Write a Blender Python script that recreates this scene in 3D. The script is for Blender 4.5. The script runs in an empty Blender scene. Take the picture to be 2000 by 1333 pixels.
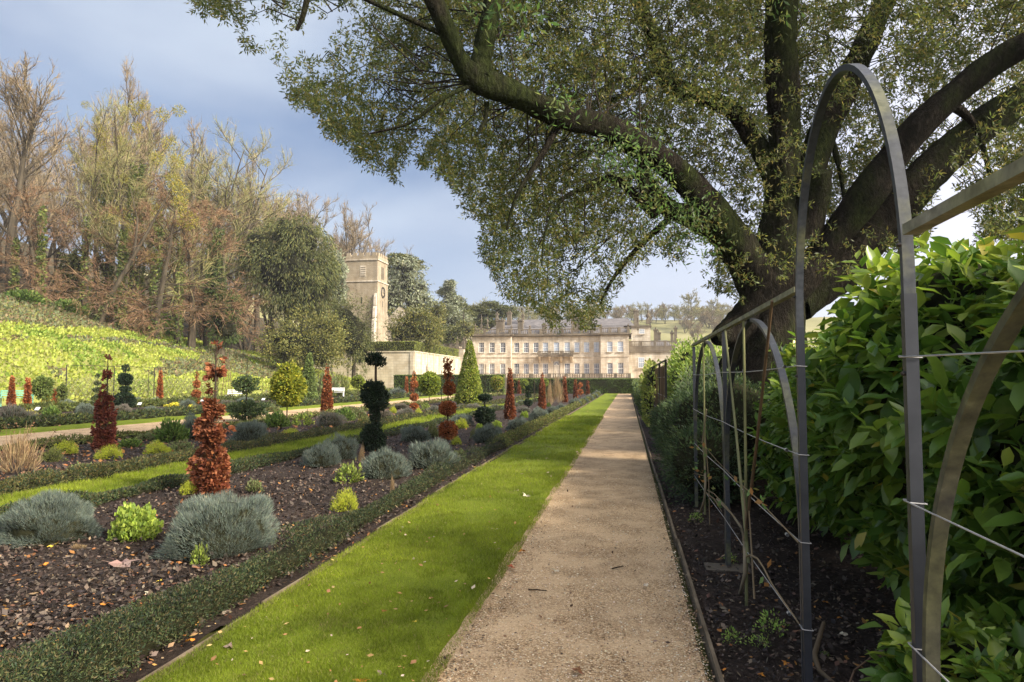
import bpy, math
import numpy as np
# ------------------------------------------------------------------ camera, sky, sun, exposure
scn = bpy.context.scene
TH, PSI, CH = math.radians(3.2846), math.radians(9.5653), 1.6
cd = bpy.data.cameras.new("camera"); cam = bpy.data.objects.new("camera", cd); scn.collection.objects.link(cam)
cd.lens = 24.0; cd.sensor_width = 36.0; cd.clip_start = 0.05; cd.clip_end = 3000
cam.location = (0, 0, CH); cam.rotation_euler = (math.radians(90) + TH, 0, PSI)
scn.camera = cam
SUN_EL, SUN_AZ = math.radians(30), math.radians(110)       # azimuth measured clockwise from +Y
world = bpy.data.worlds.new("World"); scn.world = world; world.use_nodes = True
wn, wl = world.node_tree.nodes, world.node_tree.links
wn.clear()
wo = wn.new("ShaderNodeOutputWorld"); wb = wn.new("ShaderNodeBackground"); wb.inputs[1].default_value = 0.10
sky = wn.new("ShaderNodeTexSky"); sky.sky_type = 'NISHITA'; sky.sun_disc = False
sky.sun_elevation = SUN_EL; sky.sun_rotation = SUN_AZ
wtc = wn.new("ShaderNodeTexCoord"); wmp = wn.new("ShaderNodeMapping"); wmp.inputs['Scale'].default_value = (1.0, 1.0, 2.6)
wmp.inputs['Location'].default_value = (4.0, 9.0, 1.0)
n1 = wn.new("ShaderNodeTexNoise"); n1.inputs['Scale'].default_value = 2.0; n1.inputs['Detail'].default_value = 5; n1.inputs['Roughness'].default_value = 0.38
n1.inputs['Distortion'].default_value = 0.25
n2 = wn.new("ShaderNodeTexNoise"); n2.inputs['Scale'].default_value = 3.2; n2.inputs['Detail'].default_value = 7; n2.inputs['Roughness'].default_value = 0.5
rp = wn.new("ShaderNodeValToRGB"); rp.color_ramp.elements[0].position = 0.40; rp.color_ramp.elements[1].position = 0.60
rp.color_ramp.elements[0].color = (1.2, 1.68, 2.6, 1); rp.color_ramp.elements[1].color = (2.6, 2.95, 3.55, 1)
r2 = wn.new("ShaderNodeValToRGB"); r2.color_ramp.elements[0].position = 0.34; r2.color_ramp.elements[1].position = 0.7
r2.color_ramp.elements[0].color = (0.83, 0.85, 0.9, 1); r2.color_ramp.elements[1].color = (1.1, 1.1, 1.08, 1)
mul = wn.new("ShaderNodeMix"); mul.data_type = 'RGBA'; mul.blend_type = 'MULTIPLY'; mul.inputs[0].default_value = 1.0
# thin veil of bright cloud towards the sun
dot = wn.new("ShaderNodeVectorMath"); dot.operation = 'DOT_PRODUCT'
dot.inputs[1].default_value = (0.92, -0.1, 0.38)
mr = wn.new("ShaderNodeMapRange"); mr.inputs[1].default_value = -0.3; mr.inputs[2].default_value = 0.65
mr.inputs[3].default_value = 0.0; mr.inputs[4].default_value = 0.92; mr.interpolation_type = 'SMOOTHSTEP'
mxs = wn.new("ShaderNodeMix"); mxs.data_type = 'RGBA'; mxs.inputs[7].default_value = (5.6, 5.5, 6.1, 1)
mx = wn.new("ShaderNodeMix"); mx.data_type = 'RGBA'; mx.inputs[0].default_value = 0.9
sep = wn.new("ShaderNodeSeparateXYZ")
hz = wn.new("ShaderNodeMapRange"); hz.inputs[1].default_value = 0.06; hz.inputs[2].default_value = 0.30; hz.inputs[3].default_value = 0.4; hz.inputs[4].default_value = 0.0
mxh = wn.new("ShaderNodeMix"); mxh.data_type = 'RGBA'; mxh.inputs[7].default_value = (2.6, 3.1, 4.1, 1)
wl.new(wtc.outputs['Generated'], wmp.inputs['Vector']); wl.new(wmp.outputs[0], n1.inputs['Vector']); wl.new(wmp.outputs[0], n2.inputs['Vector'])
wl.new(n1.outputs['Fac'], rp.inputs[0]); wl.new(n2.outputs['Fac'], r2.inputs[0])
wl.new(rp.outputs[0], mul.inputs[6]); wl.new(r2.outputs[0], mul.inputs[7])
wl.new(wtc.outputs['Generated'], dot.inputs[0]); wl.new(dot.outputs['Value'], mr.inputs[0])
wl.new(wtc.outputs['Generated'], sep.inputs[0]); wl.new(sep.outputs[2], hz.inputs[0])
wl.new(hz.outputs[0], mxh.inputs[0]); wl.new(mul.outputs[2], mxh.inputs[6])
wl.new(mr.outputs[0], mxs.inputs[0]); wl.new(mxh.outputs[2], mxs.inputs[6])
dot2 = wn.new("ShaderNodeVectorMath"); dot2.operation = 'DOT_PRODUCT'; wl.new(wtc.outputs['Generated'], dot2.inputs[0])
dot2.inputs[1].default_value = (math.sin(SUN_AZ) * math.cos(SUN_EL), math.cos(SUN_AZ) * math.cos(SUN_EL), math.sin(SUN_EL))
mr2 = wn.new("ShaderNodeMapRange"); mr2.interpolation_type = 'SMOOTHSTEP'; mr2.inputs[1].default_value = 0.55; mr2.inputs[2].default_value = 1.0; wl.new(dot2.outputs['Value'], mr2.inputs[0])
mxg = wn.new("ShaderNodeMix"); mxg.data_type = 'RGBA'; mxg.inputs[7].default_value = (17, 15.5, 13.5, 1); wl.new(mr2.outputs[0], mxg.inputs[0]); wl.new(mxs.outputs[2], mxg.inputs[6])
wl.new(sky.outputs[0], mx.inputs[6]); wl.new(mxg.outputs[2], mx.inputs[7])
wl.new(mx.outputs[2], wb.inputs[0]); wl.new(wb.outputs[0], wo.inputs[0])
sd = bpy.data.lights.new("sun", 'SUN'); sd.energy = 3.7; sd.angle = math.radians(10.0); sd.color = (1.0, 0.89, 0.74)
so = bpy.data.objects.new("sun", sd); scn.collection.objects.link(so); so.location = (30, -5, 40)
so.rotation_euler = (math.radians(90) - SUN_EL, 0, math.radians(180) - SUN_AZ)
so['kind'] = 'structure'
scn.view_settings.view_transform = 'Standard'; scn.view_settings.look = 'None'
scn.view_settings.exposure = 1.22; scn.view_settings.gamma = 1; scn.view_settings.use_curve_mapping = False
scn.cycles.max_bounces = 6; scn.cycles.diffuse_bounces = 3; scn.cycles.glossy_bounces = 2; scn.cycles.transmission_bounces = 3; scn.cycles.transparent_max_bounces = 4

# ------------------------------------------------------------------ geometry of the view (used to read positions off the photograph)
s_, c_ = math.sin, math.cos
RT = np.array([c_(PSI), s_(PSI), 0.0]); FW = np.array([-s_(PSI) * c_(TH), c_(PSI) * c_(TH), s_(TH)]); UP = np.array([s_(PSI) * s_(TH), -c_(PSI) * s_(TH), c_(TH)])
CAM = np.array([0, 0, CH])
def ray(x, y): return (x - 1000) / 1333 * RT - (y - 666.5) / 1333 * UP + FW
def G(x, y, z=0.0):
    d = ray(x, y); return CAM + d * ((z - CH) / d[2])
def AX(x, y, X):
    d = ray(x, y); return CAM + d * (X / d[0])
def AY(x, y, Y):
    d = ray(x, y); return CAM + d * (Y / d[1])
def AD(x, y, D): return CAM + ray(x, y) * D
def depth(p): return float((np.asarray(p) - CAM) @ FW)

# ------------------------------------------------------------------ helpers
C = scn.collection
RS = np.random.RandomState
def tag(o, label=None, cat=None, group=None, kind=None):
    if label: o['label'] = label
    if cat: o['category'] = cat
    if group: o['group'] = group
    if kind: o['kind'] = kind
    return o
def empty(name, loc, label, cat, group=None, rz=0.0):
    o = bpy.data.objects.new(name, None); C.objects.link(o); o.location = tuple(float(v) for v in loc); o.rotation_euler = (0, 0, rz)
    o.empty_display_size = 0.2
    return tag(o, label, cat, group)
class MB:
    """collects vertices and faces (quads and triangles) with a material index and a colour per face"""
    def __init__(s): s.v = []; s.f = []; s.n = 0
    def add(s, v, f, mi=0, col=None):
        v = np.asarray(v, float).reshape(-1, 3); f = np.asarray(f, int)
        if len(f) == 0: return s
        s.v.append(v)
        if col is None: col = np.ones((len(f), 3)) * 0.5
        col = np.asarray(col, float)
        if col.ndim == 1: col = np.tile(col, (len(f), 1))
        s.f.append((f + s.n, mi, col)); s.n += len(v); return s
    def box(s, x0, x1, y0, y1, z0, z1, mi=0, col=None):
        v = [(x, y, z) for z in (z0, z1) for y in (y0, y1) for x in (x0, x1)]
        return s.add(v, [(0, 2, 3, 1), (4, 5, 7, 6), (0, 1, 5, 4), (2, 6, 7, 3), (0, 4, 6, 2), (1, 3, 7, 5)], mi, col)
    def tube(s, pts, rad, n=6, mi=0, col=None, cap=True, lump=0.0, rs=None, sq=None, phase=0.0):
        pts = np.asarray(pts, float); m = len(pts); rad = np.broadcast_to(np.asarray(rad, float), (m,))
        t = np.gradient(pts, axis=0); t /= np.linalg.norm(t, axis=1, keepdims=True) + 1e-9
        ref = np.array([0, 0, 1.0]) if abs(t[0, 2]) < 0.9 else np.array([1.0, 0, 0])
        a = np.cross(t[0], ref); a /= np.linalg.norm(a)
        vs = []
        for i in range(m):
            a = a - t[i] * (a @ t[i]); a /= np.linalg.norm(a) + 1e-9
            b = np.cross(t[i], a)
            ang = np.arange(n) / n * 2 * math.pi + phase
            rr = rad[i] * np.ones(n)
            if lump: rr = rr * (1 + lump * (np.sin(ang * 3 + i * 0.35) * 0.5 + np.sin(ang * 7 + i * 0.9) * 0.25 + (rs.rand(n) - .5) * 0.7))
            vs.append(pts[i] + rr[:, None] * (np.cos(ang)[:, None] * a + np.sin(ang)[:, None] * b))
        v = np.concatenate(vs); f = []
        for i in range(m - 1):
            for k in range(n):
                f.append((i * n + k, i * n + (k + 1) % n, (i + 1) * n + (k + 1) % n, (i + 1) * n + k))
        s.add(v, f, mi, col)
        if cap and n in (3, 4): s.add(vs[-1], [tuple(range(n))], mi, col)
        elif cap:
            s.add(np.vstack([vs[-1], pts[-1:]]), [(k, (k + 1) % n, n) for k in range(n)], mi, col)
        return s
    def bar(s, pts, wdir, w, t, mi=0, col=None):
        """rectangular bar swept along pts; w across wdir, t across the other way"""
        pts = np.asarray(pts, float); wd = np.asarray(wdir, float); m = len(pts)
        tg = np.gradient(pts, axis=0); tg /= np.linalg.norm(tg, axis=1, keepdims=True)
        vs = []
        for i in range(m):
            b = np.cross(tg[i], wd); b /= np.linalg.norm(b)
            for (p, q) in ((-1, -1), (1, -1), (1, 1), (-1, 1)): vs.append(pts[i] + wd * w / 2 * p + b * t / 2 * q)
        f = []
        for i in range(m - 1):
            for k in range(4): f.append((i * 4 + k, i * 4 + (k + 1) % 4, i * 4 + 4 + (k + 1) % 4, i * 4 + 4 + k))
        f.append((3, 2, 1, 0)); f.append(((m - 1) * 4, (m - 1) * 4 + 1, (m - 1) * 4 + 2, (m - 1) * 4 + 3))
        return s.add(vs, f, mi, col)
    def mesh(s, name, mats, smooth=False):
        me = bpy.data.meshes.new(name)
        if not s.v: return me
        V = np.concatenate(s.v); me.vertices.add(len(V)); me.vertices.foreach_set("co", V.astype(np.float32).ravel())
        loops, starts, mis, cols = [], [], [], []; ls = 0
        for f, mi, col in s.f:
            k = f.shape[1]; loops.append(f.ravel()); starts.append(ls + np.arange(len(f)) * k); ls += f.size
            mis.append(np.full(len(f), mi)); cols.append(col)
        L = np.concatenate(loops); S = np.concatenate(starts); M = np.concatenate(mis); K = np.concatenate(cols)
        me.loops.add(len(L)); me.loops.foreach_set("vertex_index", L.astype(np.int32))
        me.polygons.add(len(S)); me.polygons.foreach_set("loop_start", S.astype(np.int32))
        me.polygons.foreach_set("material_index", M.astype(np.int32))
        me.polygons.foreach_set("use_smooth", np.full(len(S), bool(smooth)))
        me.update(calc_edges=True)
        a = me.attributes.new("col", 'FLOAT_COLOR', 'FACE')
        a.data.foreach_set("color", np.hstack([np.clip(K, 0, 1), np.ones((len(K), 1))]).astype(np.float32).ravel())
        for m in (mats if isinstance(mats, (list, tuple)) else [mats]): me.materials.append(m)
        return me
    def obj(s, name, mats, parent=None, smooth=False, loc=None, **kw):
        o = bpy.data.objects.new(name, s.mesh(name, mats, smooth)); C.objects.link(o)
        if parent is not None: o.parent = parent
        if loc is not None: o.location = tuple(float(v) for v in loc)
        return tag(o, **kw)
def inst(name, me, parent=None, loc=(0, 0, 0), rot=(0, 0, 0), scale=(1, 1, 1), **kw):
    o = bpy.data.objects.new(name, me); C.objects.link(o); o.location = tuple(float(v) for v in loc); o.rotation_euler = rot; o.scale = scale
    if parent is not None: o.parent = parent
    return tag(o, **kw)

def unit(v): return v / (np.linalg.norm(v, axis=-1, keepdims=True) + 1e-9)
def rdir(rs, n): return unit(rs.normal(size=(n, 3)))
_L = RS(7).rand(32, 32, 32)
def vnoise(P, sc=1.0, off=0.0):
    P = np.asarray(P, float) * sc + off + 100.0; i = np.floor(P).astype(int); f = P - i; f = f * f * (3 - 2 * f); r = 0
    for a in (0, 1):
        for b in (0, 1):
            for c in (0, 1):
                w = (f[:, 0] if a else 1 - f[:, 0]) * (f[:, 1] if b else 1 - f[:, 1]) * (f[:, 2] if c else 1 - f[:, 2])
                r = r + w * _L[(i[:, 0] + a) % 32, (i[:, 1] + b) % 32, (i[:, 2] + c) % 32]
    return r
def mixcol(rs, n, cols, jit=0.18):
    cols = np.asarray(cols, float); k = rs.randint(0, len(cols), n); c = cols[k]
    return np.clip(c * (1 + (rs.rand(n, 1) - .5) * 2 * jit) * (1 + (rs.rand(n, 3) - .5) * 0.12), 0, 1)
def leaves(mb, rs, P, D, size, wr, cols, mi=0, fold=0.12, jit=0.18, tri=False, side=None):
    """leaf-shaped faces at P pointing along D"""
    n = len(P); D = unit(D); size = np.broadcast_to(np.asarray(size, float), (n,))[:, None] * (0.75 + rs.rand(n, 1) * 0.5)
    S = unit(np.cross(D, rdir(rs, n))) if side is None else unit(side); U = np.cross(S, D)
    w = size * wr
    col = cols if (isinstance(cols, np.ndarray) and cols.shape == (n, 3)) else mixcol(rs, n, cols, jit)
    if tri:
        v = np.stack([P - S * w / 2, P + S * w / 2, P + D * size], 1).reshape(-1, 3)
        mb.add(v, np.arange(n * 3).reshape(-1, 3), mi, col)
    else:
        m = P + D * size * 0.45 - U * size * fold
        v = np.stack([P, m + S * w / 2 + U * size * fold, P + D * size, m - S * w / 2 + U * size * fold], 1).reshape(-1, 3)
        mb.add(v, np.arange(n * 4).reshape(-1, 4), mi, col)
def blob(mb, c, r, mi=0, col=(0.03, 0.03, 0.02), nu=12, nv=8, lump=0.12, seed=0, zmin=-1.0):
    """closed lumpy ellipsoid: the dense twigs inside a bush"""
    th = np.linspace(0, math.pi, nv + 1)[:, None]; ph = np.arange(nu)[None, :] / nu * 2 * math.pi
    d = np.stack([np.sin(th) * np.cos(ph), np.sin(th) * np.sin(ph), np.cos(th) * np.ones_like(ph)], -1).reshape(-1, 3)
    k = 1 + lump * (vnoise(d * 2.3 + seed * 3.7) - .5) * 2
    d = d * k[:, None]; d[:, 2] = np.maximum(d[:, 2], zmin)
    v = np.asarray(c) + d * np.asarray(r)
    f = [(i * nu + j, (i + 1) * nu + j, (i + 1) * nu + (j + 1) % nu, i * nu + (j + 1) % nu) for i in range(nv) for j in range(nu)]
    return mb.add(v, f, mi, col)

# ------------------------------------------------------------------ materials
def mat(name, rough=0.7, spec=0.3):
    m = bpy.data.materials.new(name); m.use_nodes = True; n = m.node_tree.nodes; b = n['Principled BSDF']
    b.inputs['Roughness'].default_value = rough; b.inputs['Specular IOR Level'].default_value = spec
    return m, n, m.node_tree.links, b
def coords(n, l, scale=(1, 1, 1), kind='Object'):
    t = n.new('ShaderNodeTexCoord'); mp = n.new('ShaderNodeMapping'); mp.inputs['Scale'].default_value = scale
    if kind == 'World':
        g = n.new('ShaderNodeNewGeometry'); l.new(g.outputs['Position'], mp.inputs['Vector'])
    else: l.new(t.outputs[kind], mp.inputs['Vector'])
    return mp.outputs[0]
def noise(n, l, co, scale, detail=4, rough=0.55, dist=0.0):
    x = n.new('ShaderNodeTexNoise'); x.inputs['Scale'].default_value = scale; x.inputs['Detail'].default_value = detail
    x.inputs['Roughness'].default_value = rough; x.inputs['Distortion'].default_value = dist; l.new(co, x.inputs['Vector']); return x.outputs['Fac']
def ramp(n, l, fac, stops):
    r = n.new('ShaderNodeValToRGB'); e = r.color_ramp.elements
    while len(e) < len(stops): e.new(0.5)
    for k, (p, c) in enumerate(stops): e[k].position = p; e[k].color = (*c, 1)
    l.new(fac, r.inputs[0]); return r.outputs[0]
def mix(n, l, a, b, fac=0.5, mode='MIX'):
    x = n.new('ShaderNodeMix'); x.data_type = 'RGBA'; x.blend_type = mode
    for sock, v in ((x.inputs[6], a), (x.inputs[7], b)):
        if isinstance(v, tuple): sock.default_value = (*v, 1)
        else: l.new(v, sock)
    if isinstance(fac, (int, float)): x.inputs[0].default_value = fac
    else: l.new(fac, x.inputs[0])
    return x.outputs[2]
def bump(n, l, b, h, strength=0.5, dist=0.02):
    x = n.new('ShaderNodeBump'); x.inputs['Strength'].default_value = strength; x.inputs['Distance'].default_value = dist
    l.new(h, x.inputs['Height']); l.new(x.outputs[0], b.inputs['Normal'])
def leafmat(name, rough=0.55, spec=0.3, trans=0.3, nscale=6.0):
    """takes each leaf's own colour, mottles it, lets some light through"""
    m, n, l, b = mat(name, rough, spec)
    a = n.new('ShaderNodeAttribute'); a.attribute_name = 'col'
    f = noise(n, l, coords(n, l), nscale, 3); k = ramp(n, l, f, [(0.3, (0.78, 0.8, 0.78)), (0.7, (1.18, 1.16, 1.1))])
    c = mix(n, l, a.outputs['Color'], k, 1.0, 'MULTIPLY'); l.new(c, b.inputs['Base Color'])
    if trans:
        t = n.new('ShaderNodeBsdfTranslucent'); mm = n.new('ShaderNodeMixShader'); mm.inputs[0].default_value = trans
        hs = n.new('ShaderNodeHueSaturation'); hs.inputs['Value'].default_value = 1.7; hs.inputs['Saturation'].default_value = 1.05
        l.new(c, hs.inputs['Color']); l.new(hs.outputs[0], t.inputs['Color'])
        l.new(b.outputs[0], mm.inputs[1]); l.new(t.outputs[0], mm.inputs[2]); l.new(mm.outputs[0], n['Material Output'].inputs['Surface'])
    return m
def simple(name, c1, c2, scale=4.0, rough=0.8, spec=0.2, bs=0.0, bd=0.01, kind='Object', detail=5, sc3=(1, 1, 1)):
    m, n, l, b = mat(name, rough, spec); co = coords(n, l, sc3, kind); f = noise(n, l, co, scale, detail, 0.6)
    l.new(ramp(n, l, f, [(0.32, c1), (0.68, c2)]), b.inputs['Base Color'])
    if bs: bump(n, l, b, noise(n, l, co, scale * 3, 4), bs, bd)
    return m
M = {}
M['leaf'] = leafmat('leaf_matte', 0.6, 0.25, 0.22)
M['oakleaf'] = leafmat('oak_leaf', 0.5, 0.4, 0.5, 1.5)
M['gloss'] = leafmat('laurel_leaf_glossy', 0.33, 0.4, 0.3, 3.0)
M['twig'] = leafmat('twig', 0.85, 0.1, 0.0, 2.0)
M['litter'] = leafmat('leaf_litter', 0.6, 0.25, 0.0, 20)
M['blade'] = leafmat('grass_blade', 0.55, 0.25, 0.35, 1.2)
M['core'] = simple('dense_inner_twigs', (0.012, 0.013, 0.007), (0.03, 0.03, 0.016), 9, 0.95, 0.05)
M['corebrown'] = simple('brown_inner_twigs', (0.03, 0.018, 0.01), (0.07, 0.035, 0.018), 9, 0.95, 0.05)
M['bark'] = simple('grey_bark', (0.035, 0.029, 0.021), (0.10, 0.083, 0.058), 3, 0.9, 0.1, 0.6, 0.05, sc3=(1, 1, 0.25))
M['metal'] = simple('grey_painted_steel', (0.014, 0.017, 0.024), (0.032, 0.036, 0.046), 7, 0.42, 0.5, 0.15, 0.002)
M['wire'] = simple('galvanised_wire', (0.28, 0.28, 0.28), (0.4, 0.4, 0.4), 30, 0.4, 0.5)
M['cane'] = simple('weathered_bamboo', (0.09, 0.1, 0.045), (0.24, 0.24, 0.11), 5, 0.6, 0.3, sc3=(1, 1, 0.3))
M['browncane'] = simple('brown_bamboo', (0.07, 0.045, 0.026), (0.14, 0.09, 0.05), 5, 0.6, 0.3, sc3=(1, 1, 0.3))
M['wood'] = simple('weathered_edging_timber', (0.10, 0.075, 0.05), (0.24, 0.19, 0.13), 8, 0.85, 0.15, 0.5, 0.004, sc3=(3, 0.4, 3))
M['benchgreen'] = simple('pale_green_paint', (0.12, 0.33, 0.24), (0.2, 0.45, 0.33), 6, 0.5, 0.4)
M['white'] = simple('white_paint', (0.66, 0.66, 0.64), (0.8, 0.8, 0.78), 5, 0.5, 0.4)
M['slate'] = simple('roof_slate', (0.10, 0.093, 0.095), (0.19, 0.175, 0.17), 1.2, 0.6, 0.4, 0.3, 0.05)
M['black'] = simple('black_iron', (0.015, 0.014, 0.013), (0.035, 0.03, 0.028), 8, 0.5, 0.4)
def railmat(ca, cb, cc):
    # steel rail mottled with pale lichen and algae
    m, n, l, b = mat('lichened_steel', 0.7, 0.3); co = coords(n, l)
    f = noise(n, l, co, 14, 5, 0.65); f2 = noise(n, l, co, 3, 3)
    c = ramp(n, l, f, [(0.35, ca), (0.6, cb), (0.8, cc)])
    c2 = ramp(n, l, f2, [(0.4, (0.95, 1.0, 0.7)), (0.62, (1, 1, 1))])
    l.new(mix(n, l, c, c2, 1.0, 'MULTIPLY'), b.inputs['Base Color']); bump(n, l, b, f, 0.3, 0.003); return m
M['rail'] = railmat((0.15, 0.14, 0.11), (0.28, 0.27, 0.215), (0.44, 0.44, 0.39)); M['brace'] = railmat((0.045, 0.043, 0.036), (0.10, 0.097, 0.07), (0.2, 0.2, 0.15))  # rail palette is paler: light on its top face put into the colour
def archmat():
    m, n, l, b = mat('steel_with_algae', 0.45, 0.45); co = coords(n, l)
    f = noise(n, l, co, 2.3, 5, 0.6); g = n.new('ShaderNodeNewGeometry'); sp = n.new('ShaderNodeSeparateXYZ'); l.new(g.outputs['Normal'], sp.inputs[0])
    ab = n.new('ShaderNodeMath'); ab.operation = 'ABSOLUTE'; l.new(sp.outputs[1], ab.inputs[0])
    k = n.new('ShaderNodeMath'); k.operation = 'MULTIPLY'; l.new(ab.outputs[0], k.inputs[0])
    rr = ramp(n, l, f, [(0.5, (0.05, 0.05, 0.05)), (0.62, (0.8, 0.8, 0.8))]); l.new(rr, k.inputs[1])
    fine = noise(n, l, co, 45, 4)
    steel = ramp(n, l, fine, [(0.3, (0.022, 0.027, 0.038)), (0.7, (0.048, 0.055, 0.072))])
    alg = ramp(n, l, fine, [(0.3, (0.09, 0.095, 0.04)), (0.7, (0.2, 0.2, 0.09))])
    l.new(mix(n, l, steel, alg, k.outputs[0]), b.inputs['Base Color']); return m
M['arch'] = archmat()
def gravelmat(name, scale=1.0):
    m, n, l, b = mat(name, 0.9, 0.15); co = coords(n, l, (1, 1, 1), 'World')
    v = n.new('ShaderNodeTexVoronoi'); v.inputs['Scale'].default_value = 85 * scale; l.new(co, v.inputs['Vector'])
    v2 = n.new('ShaderNodeTexVoronoi'); v2.inputs['Scale'].default_value = 33 * scale; l.new(co, v2.inputs['Vector'])
    sp = n.new('ShaderNodeSeparateColor'); l.new(v.outputs['Color'], sp.inputs[0])
    stone = ramp(n, l, sp.outputs[0], [(0.0, (0.22, 0.15, 0.085)), (0.3, (0.58, 0.42, 0.26)), (0.65, (0.76, 0.57, 0.36)), (1.0, (0.85, 0.74, 0.56))])
    gap = ramp(n, l, v.outputs['Distance'], [(0.25, (1, 1, 1)), (0.75, (0.4, 0.34, 0.28))])
    big = ramp(n, l, noise(n, l, co, 0.9, 5, 0.62), [(0.3, (0.66, 0.62, 0.57)), (0.7, (1.14, 1.1, 1.02))])
    c = mix(n, l, mix(n, l, stone, gap, 1.0, 'MULTIPLY'), big, 1.0, 'MULTIPLY')
    sand = ramp(n, l, noise(n, l, co, 260, 2), [(0.3, (0.52, 0.36, 0.21)), (0.7, (0.78, 0.58, 0.36))])
    fac = ramp(n, l, noise(n, l, co, 2.2, 4, 0.6), [(0.42, (0.12, 0.12, 0.12)), (0.62, (0.7, 0.7, 0.7))])
    l.new(mix(n, l, c, sand, fac), b.inputs['Base Color']); bump(n, l, b, v.outputs['Distance'], 0.6, -0.006); return m
M['gravel'] = gravelmat('honey_gravel'); M['gravel2'] = gravelmat('pale_gravel', 0.5)
def lawnmat():
    m, n, l, b = mat('lawn', 0.85, 0.1); co = coords(n, l, (1, 1, 1), 'World')
    a = ramp(n, l, noise(n, l, co, 1.6, 6, 0.65), [(0.28, (0.12, 0.155, 0.016)), (0.5, (0.175, 0.22, 0.02)), (0.75, (0.24, 0.28, 0.035))])
    f = ramp(n, l, noise(n, l, co, 90, 3, 0.7), [(0.3, (0.5, 0.55, 0.45)), (0.65, (1.15, 1.15, 1.1))])
    pt = ramp(n, l, noise(n, l, co, 0.85, 8, 0.75), [(0.56, (0, 0, 0)), (0.68, (.75, .75, .75))])
    l.new(mix(n, l, mix(n, l, a, f, 0.9, 'MULTIPLY'), (.11, .085, .04), pt), b.inputs['Base Color']); bump(n, l, b, noise(n, l, co, 120, 3), 0.8, 0.02); return m
M['lawn'] = lawnmat()
def soilmat():
    m, n, l, b = mat('dark_mulch', 0.9, 0.15); co = coords(n, l, (1, 1, 1), 'World')
    a = ramp(n, l, noise(n, l, co, 22, 6, 0.7), [(0.3, (0.018, 0.013, 0.011)), (0.55, (0.05, 0.038, 0.032)), (0.75, (0.11, 0.08, 0.065))])
    f = ramp(n, l, noise(n, l, co, 1.1, 4), [(0.35, (0.7, 0.68, 0.66)), (0.65, (1.25, 1.2, 1.15))])
    l.new(mix(n, l, a, f, 1.0, 'MULTIPLY'), b.inputs['Base Color']); bump(n, l, b, noise(n, l, co, 30, 6, 0.7), 1.0, 0.04); return m
M['soil'] = soilmat()
M['litterfloor'] = simple('woodland_leaf_litter', (0.035, 0.03, 0.018), (0.095, 0.08, 0.048), 0.5, 0.95, 0.05, 0.6, 0.2, 'World', 8)
M['banksoil'] = simple('bank_soil_and_moss', (0.17, 0.16, 0.06), (0.28, 0.31, 0.08), 0.35, 0.95, 0.05, 0.6, 0.15, 'World', 8)
M['pasture'] = simple('pale_winter_pasture', (0.2, 0.195, 0.085), (0.31, 0.29, 0.15), 0.05, 0.95, 0.05, 0.3, 0.4, 'World', 8)
M['rough_grass'] = simple('rough_ground', (0.06, 0.055, 0.025), (0.12, 0.13, 0.04), 0.6, 0.95, 0.05, 0.4, 0.1, 'World', 7)
def stonemat(name, base, dark, streak=1.0, blk=(0.9, 0.42)):
    # ashlar: block joints, block-to-block colour, rain streaks and lichen
    m, n, l, b = mat(name, 0.9, 0.15)
    g = n.new('ShaderNodeNewGeometry'); sp = n.new('ShaderNodeSeparateXYZ'); l.new(g.outputs['Position'], sp.inputs[0])
    ad = n.new('ShaderNodeMath'); l.new(sp.outputs[0], ad.inputs[0]); l.new(sp.outputs[1], ad.inputs[1])
    cb = n.new('ShaderNodeCombineXYZ'); l.new(ad.outputs[0], cb.inputs[0]); l.new(sp.outputs[2], cb.inputs[1])
    br = n.new('ShaderNodeTexBrick'); br.inputs['Scale'].default_value = 1.0; br.inputs['Brick Width'].default_value = blk[0]; br.inputs['Row Height'].default_value = blk[1]
    br.inputs['Mortar Size'].default_value = 0.018; l.new(cb.outputs[0], br.inputs['Vector'])
    br.inputs['Color1'].default_value = (*base, 1); br.inputs['Color2'].default_value = (base[0] * .84, base[1] * .8, base[2] * .74, 1); br.inputs['Mortar'].default_value = (*[x * .6 for x in base], 1)
    w = coords(n, l, (1, 1, 0.16), 'World'); w2 = coords(n, l, (1, 1, 1), 'World')
    st = ramp(n, l, noise(n, l, w, 0.9, 7, 0.65), [(0.42, (0, 0, 0)), (0.7, (1, 1, 1))])
    c = mix(n, l, br.outputs['Color'], dark, 0.0); mm = n.new('ShaderNodeMath'); mm.operation = 'MULTIPLY'; mm.inputs[1].default_value = 0.75 * streak
    l.new(st, mm.inputs[0]); c = mix(n, l, br.outputs['Color'], dark, mm.outputs[0])
    bl = ramp(n, l, noise(n, l, w2, 0.45, 6, 0.6), [(0.35, (0.82, 0.78, 0.72)), (0.65, (1.08, 1.06, 1.02))])
    l.new(mix(n, l, c, bl, 1.0, 'MULTIPLY'), b.inputs['Base Color']); bump(n, l, b, noise(n, l, w2, 6, 5), 0.4, 0.05); return m
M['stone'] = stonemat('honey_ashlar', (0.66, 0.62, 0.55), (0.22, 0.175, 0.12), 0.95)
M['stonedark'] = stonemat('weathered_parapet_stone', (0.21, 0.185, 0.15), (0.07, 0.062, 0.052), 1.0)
M['tower'] = stonemat('old_rubble_stone', (0.42, 0.37, 0.29), (0.17, 0.145, 0.11), 0.8, (0.5, 0.24))
M['wallstone'] = stonemat('pale_terrace_ashlar', (0.64, 0.59, 0.48), (0.22, 0.18, 0.12), 0.6)
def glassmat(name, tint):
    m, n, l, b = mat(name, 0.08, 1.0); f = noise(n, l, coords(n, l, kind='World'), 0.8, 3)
    l.new(ramp(n, l, f, [(0.3, tuple(x * .6 for x in tint)), (0.7, tint)]), b.inputs['Base Color']); b.inputs['Metallic'].default_value = 0.12; return m
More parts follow.
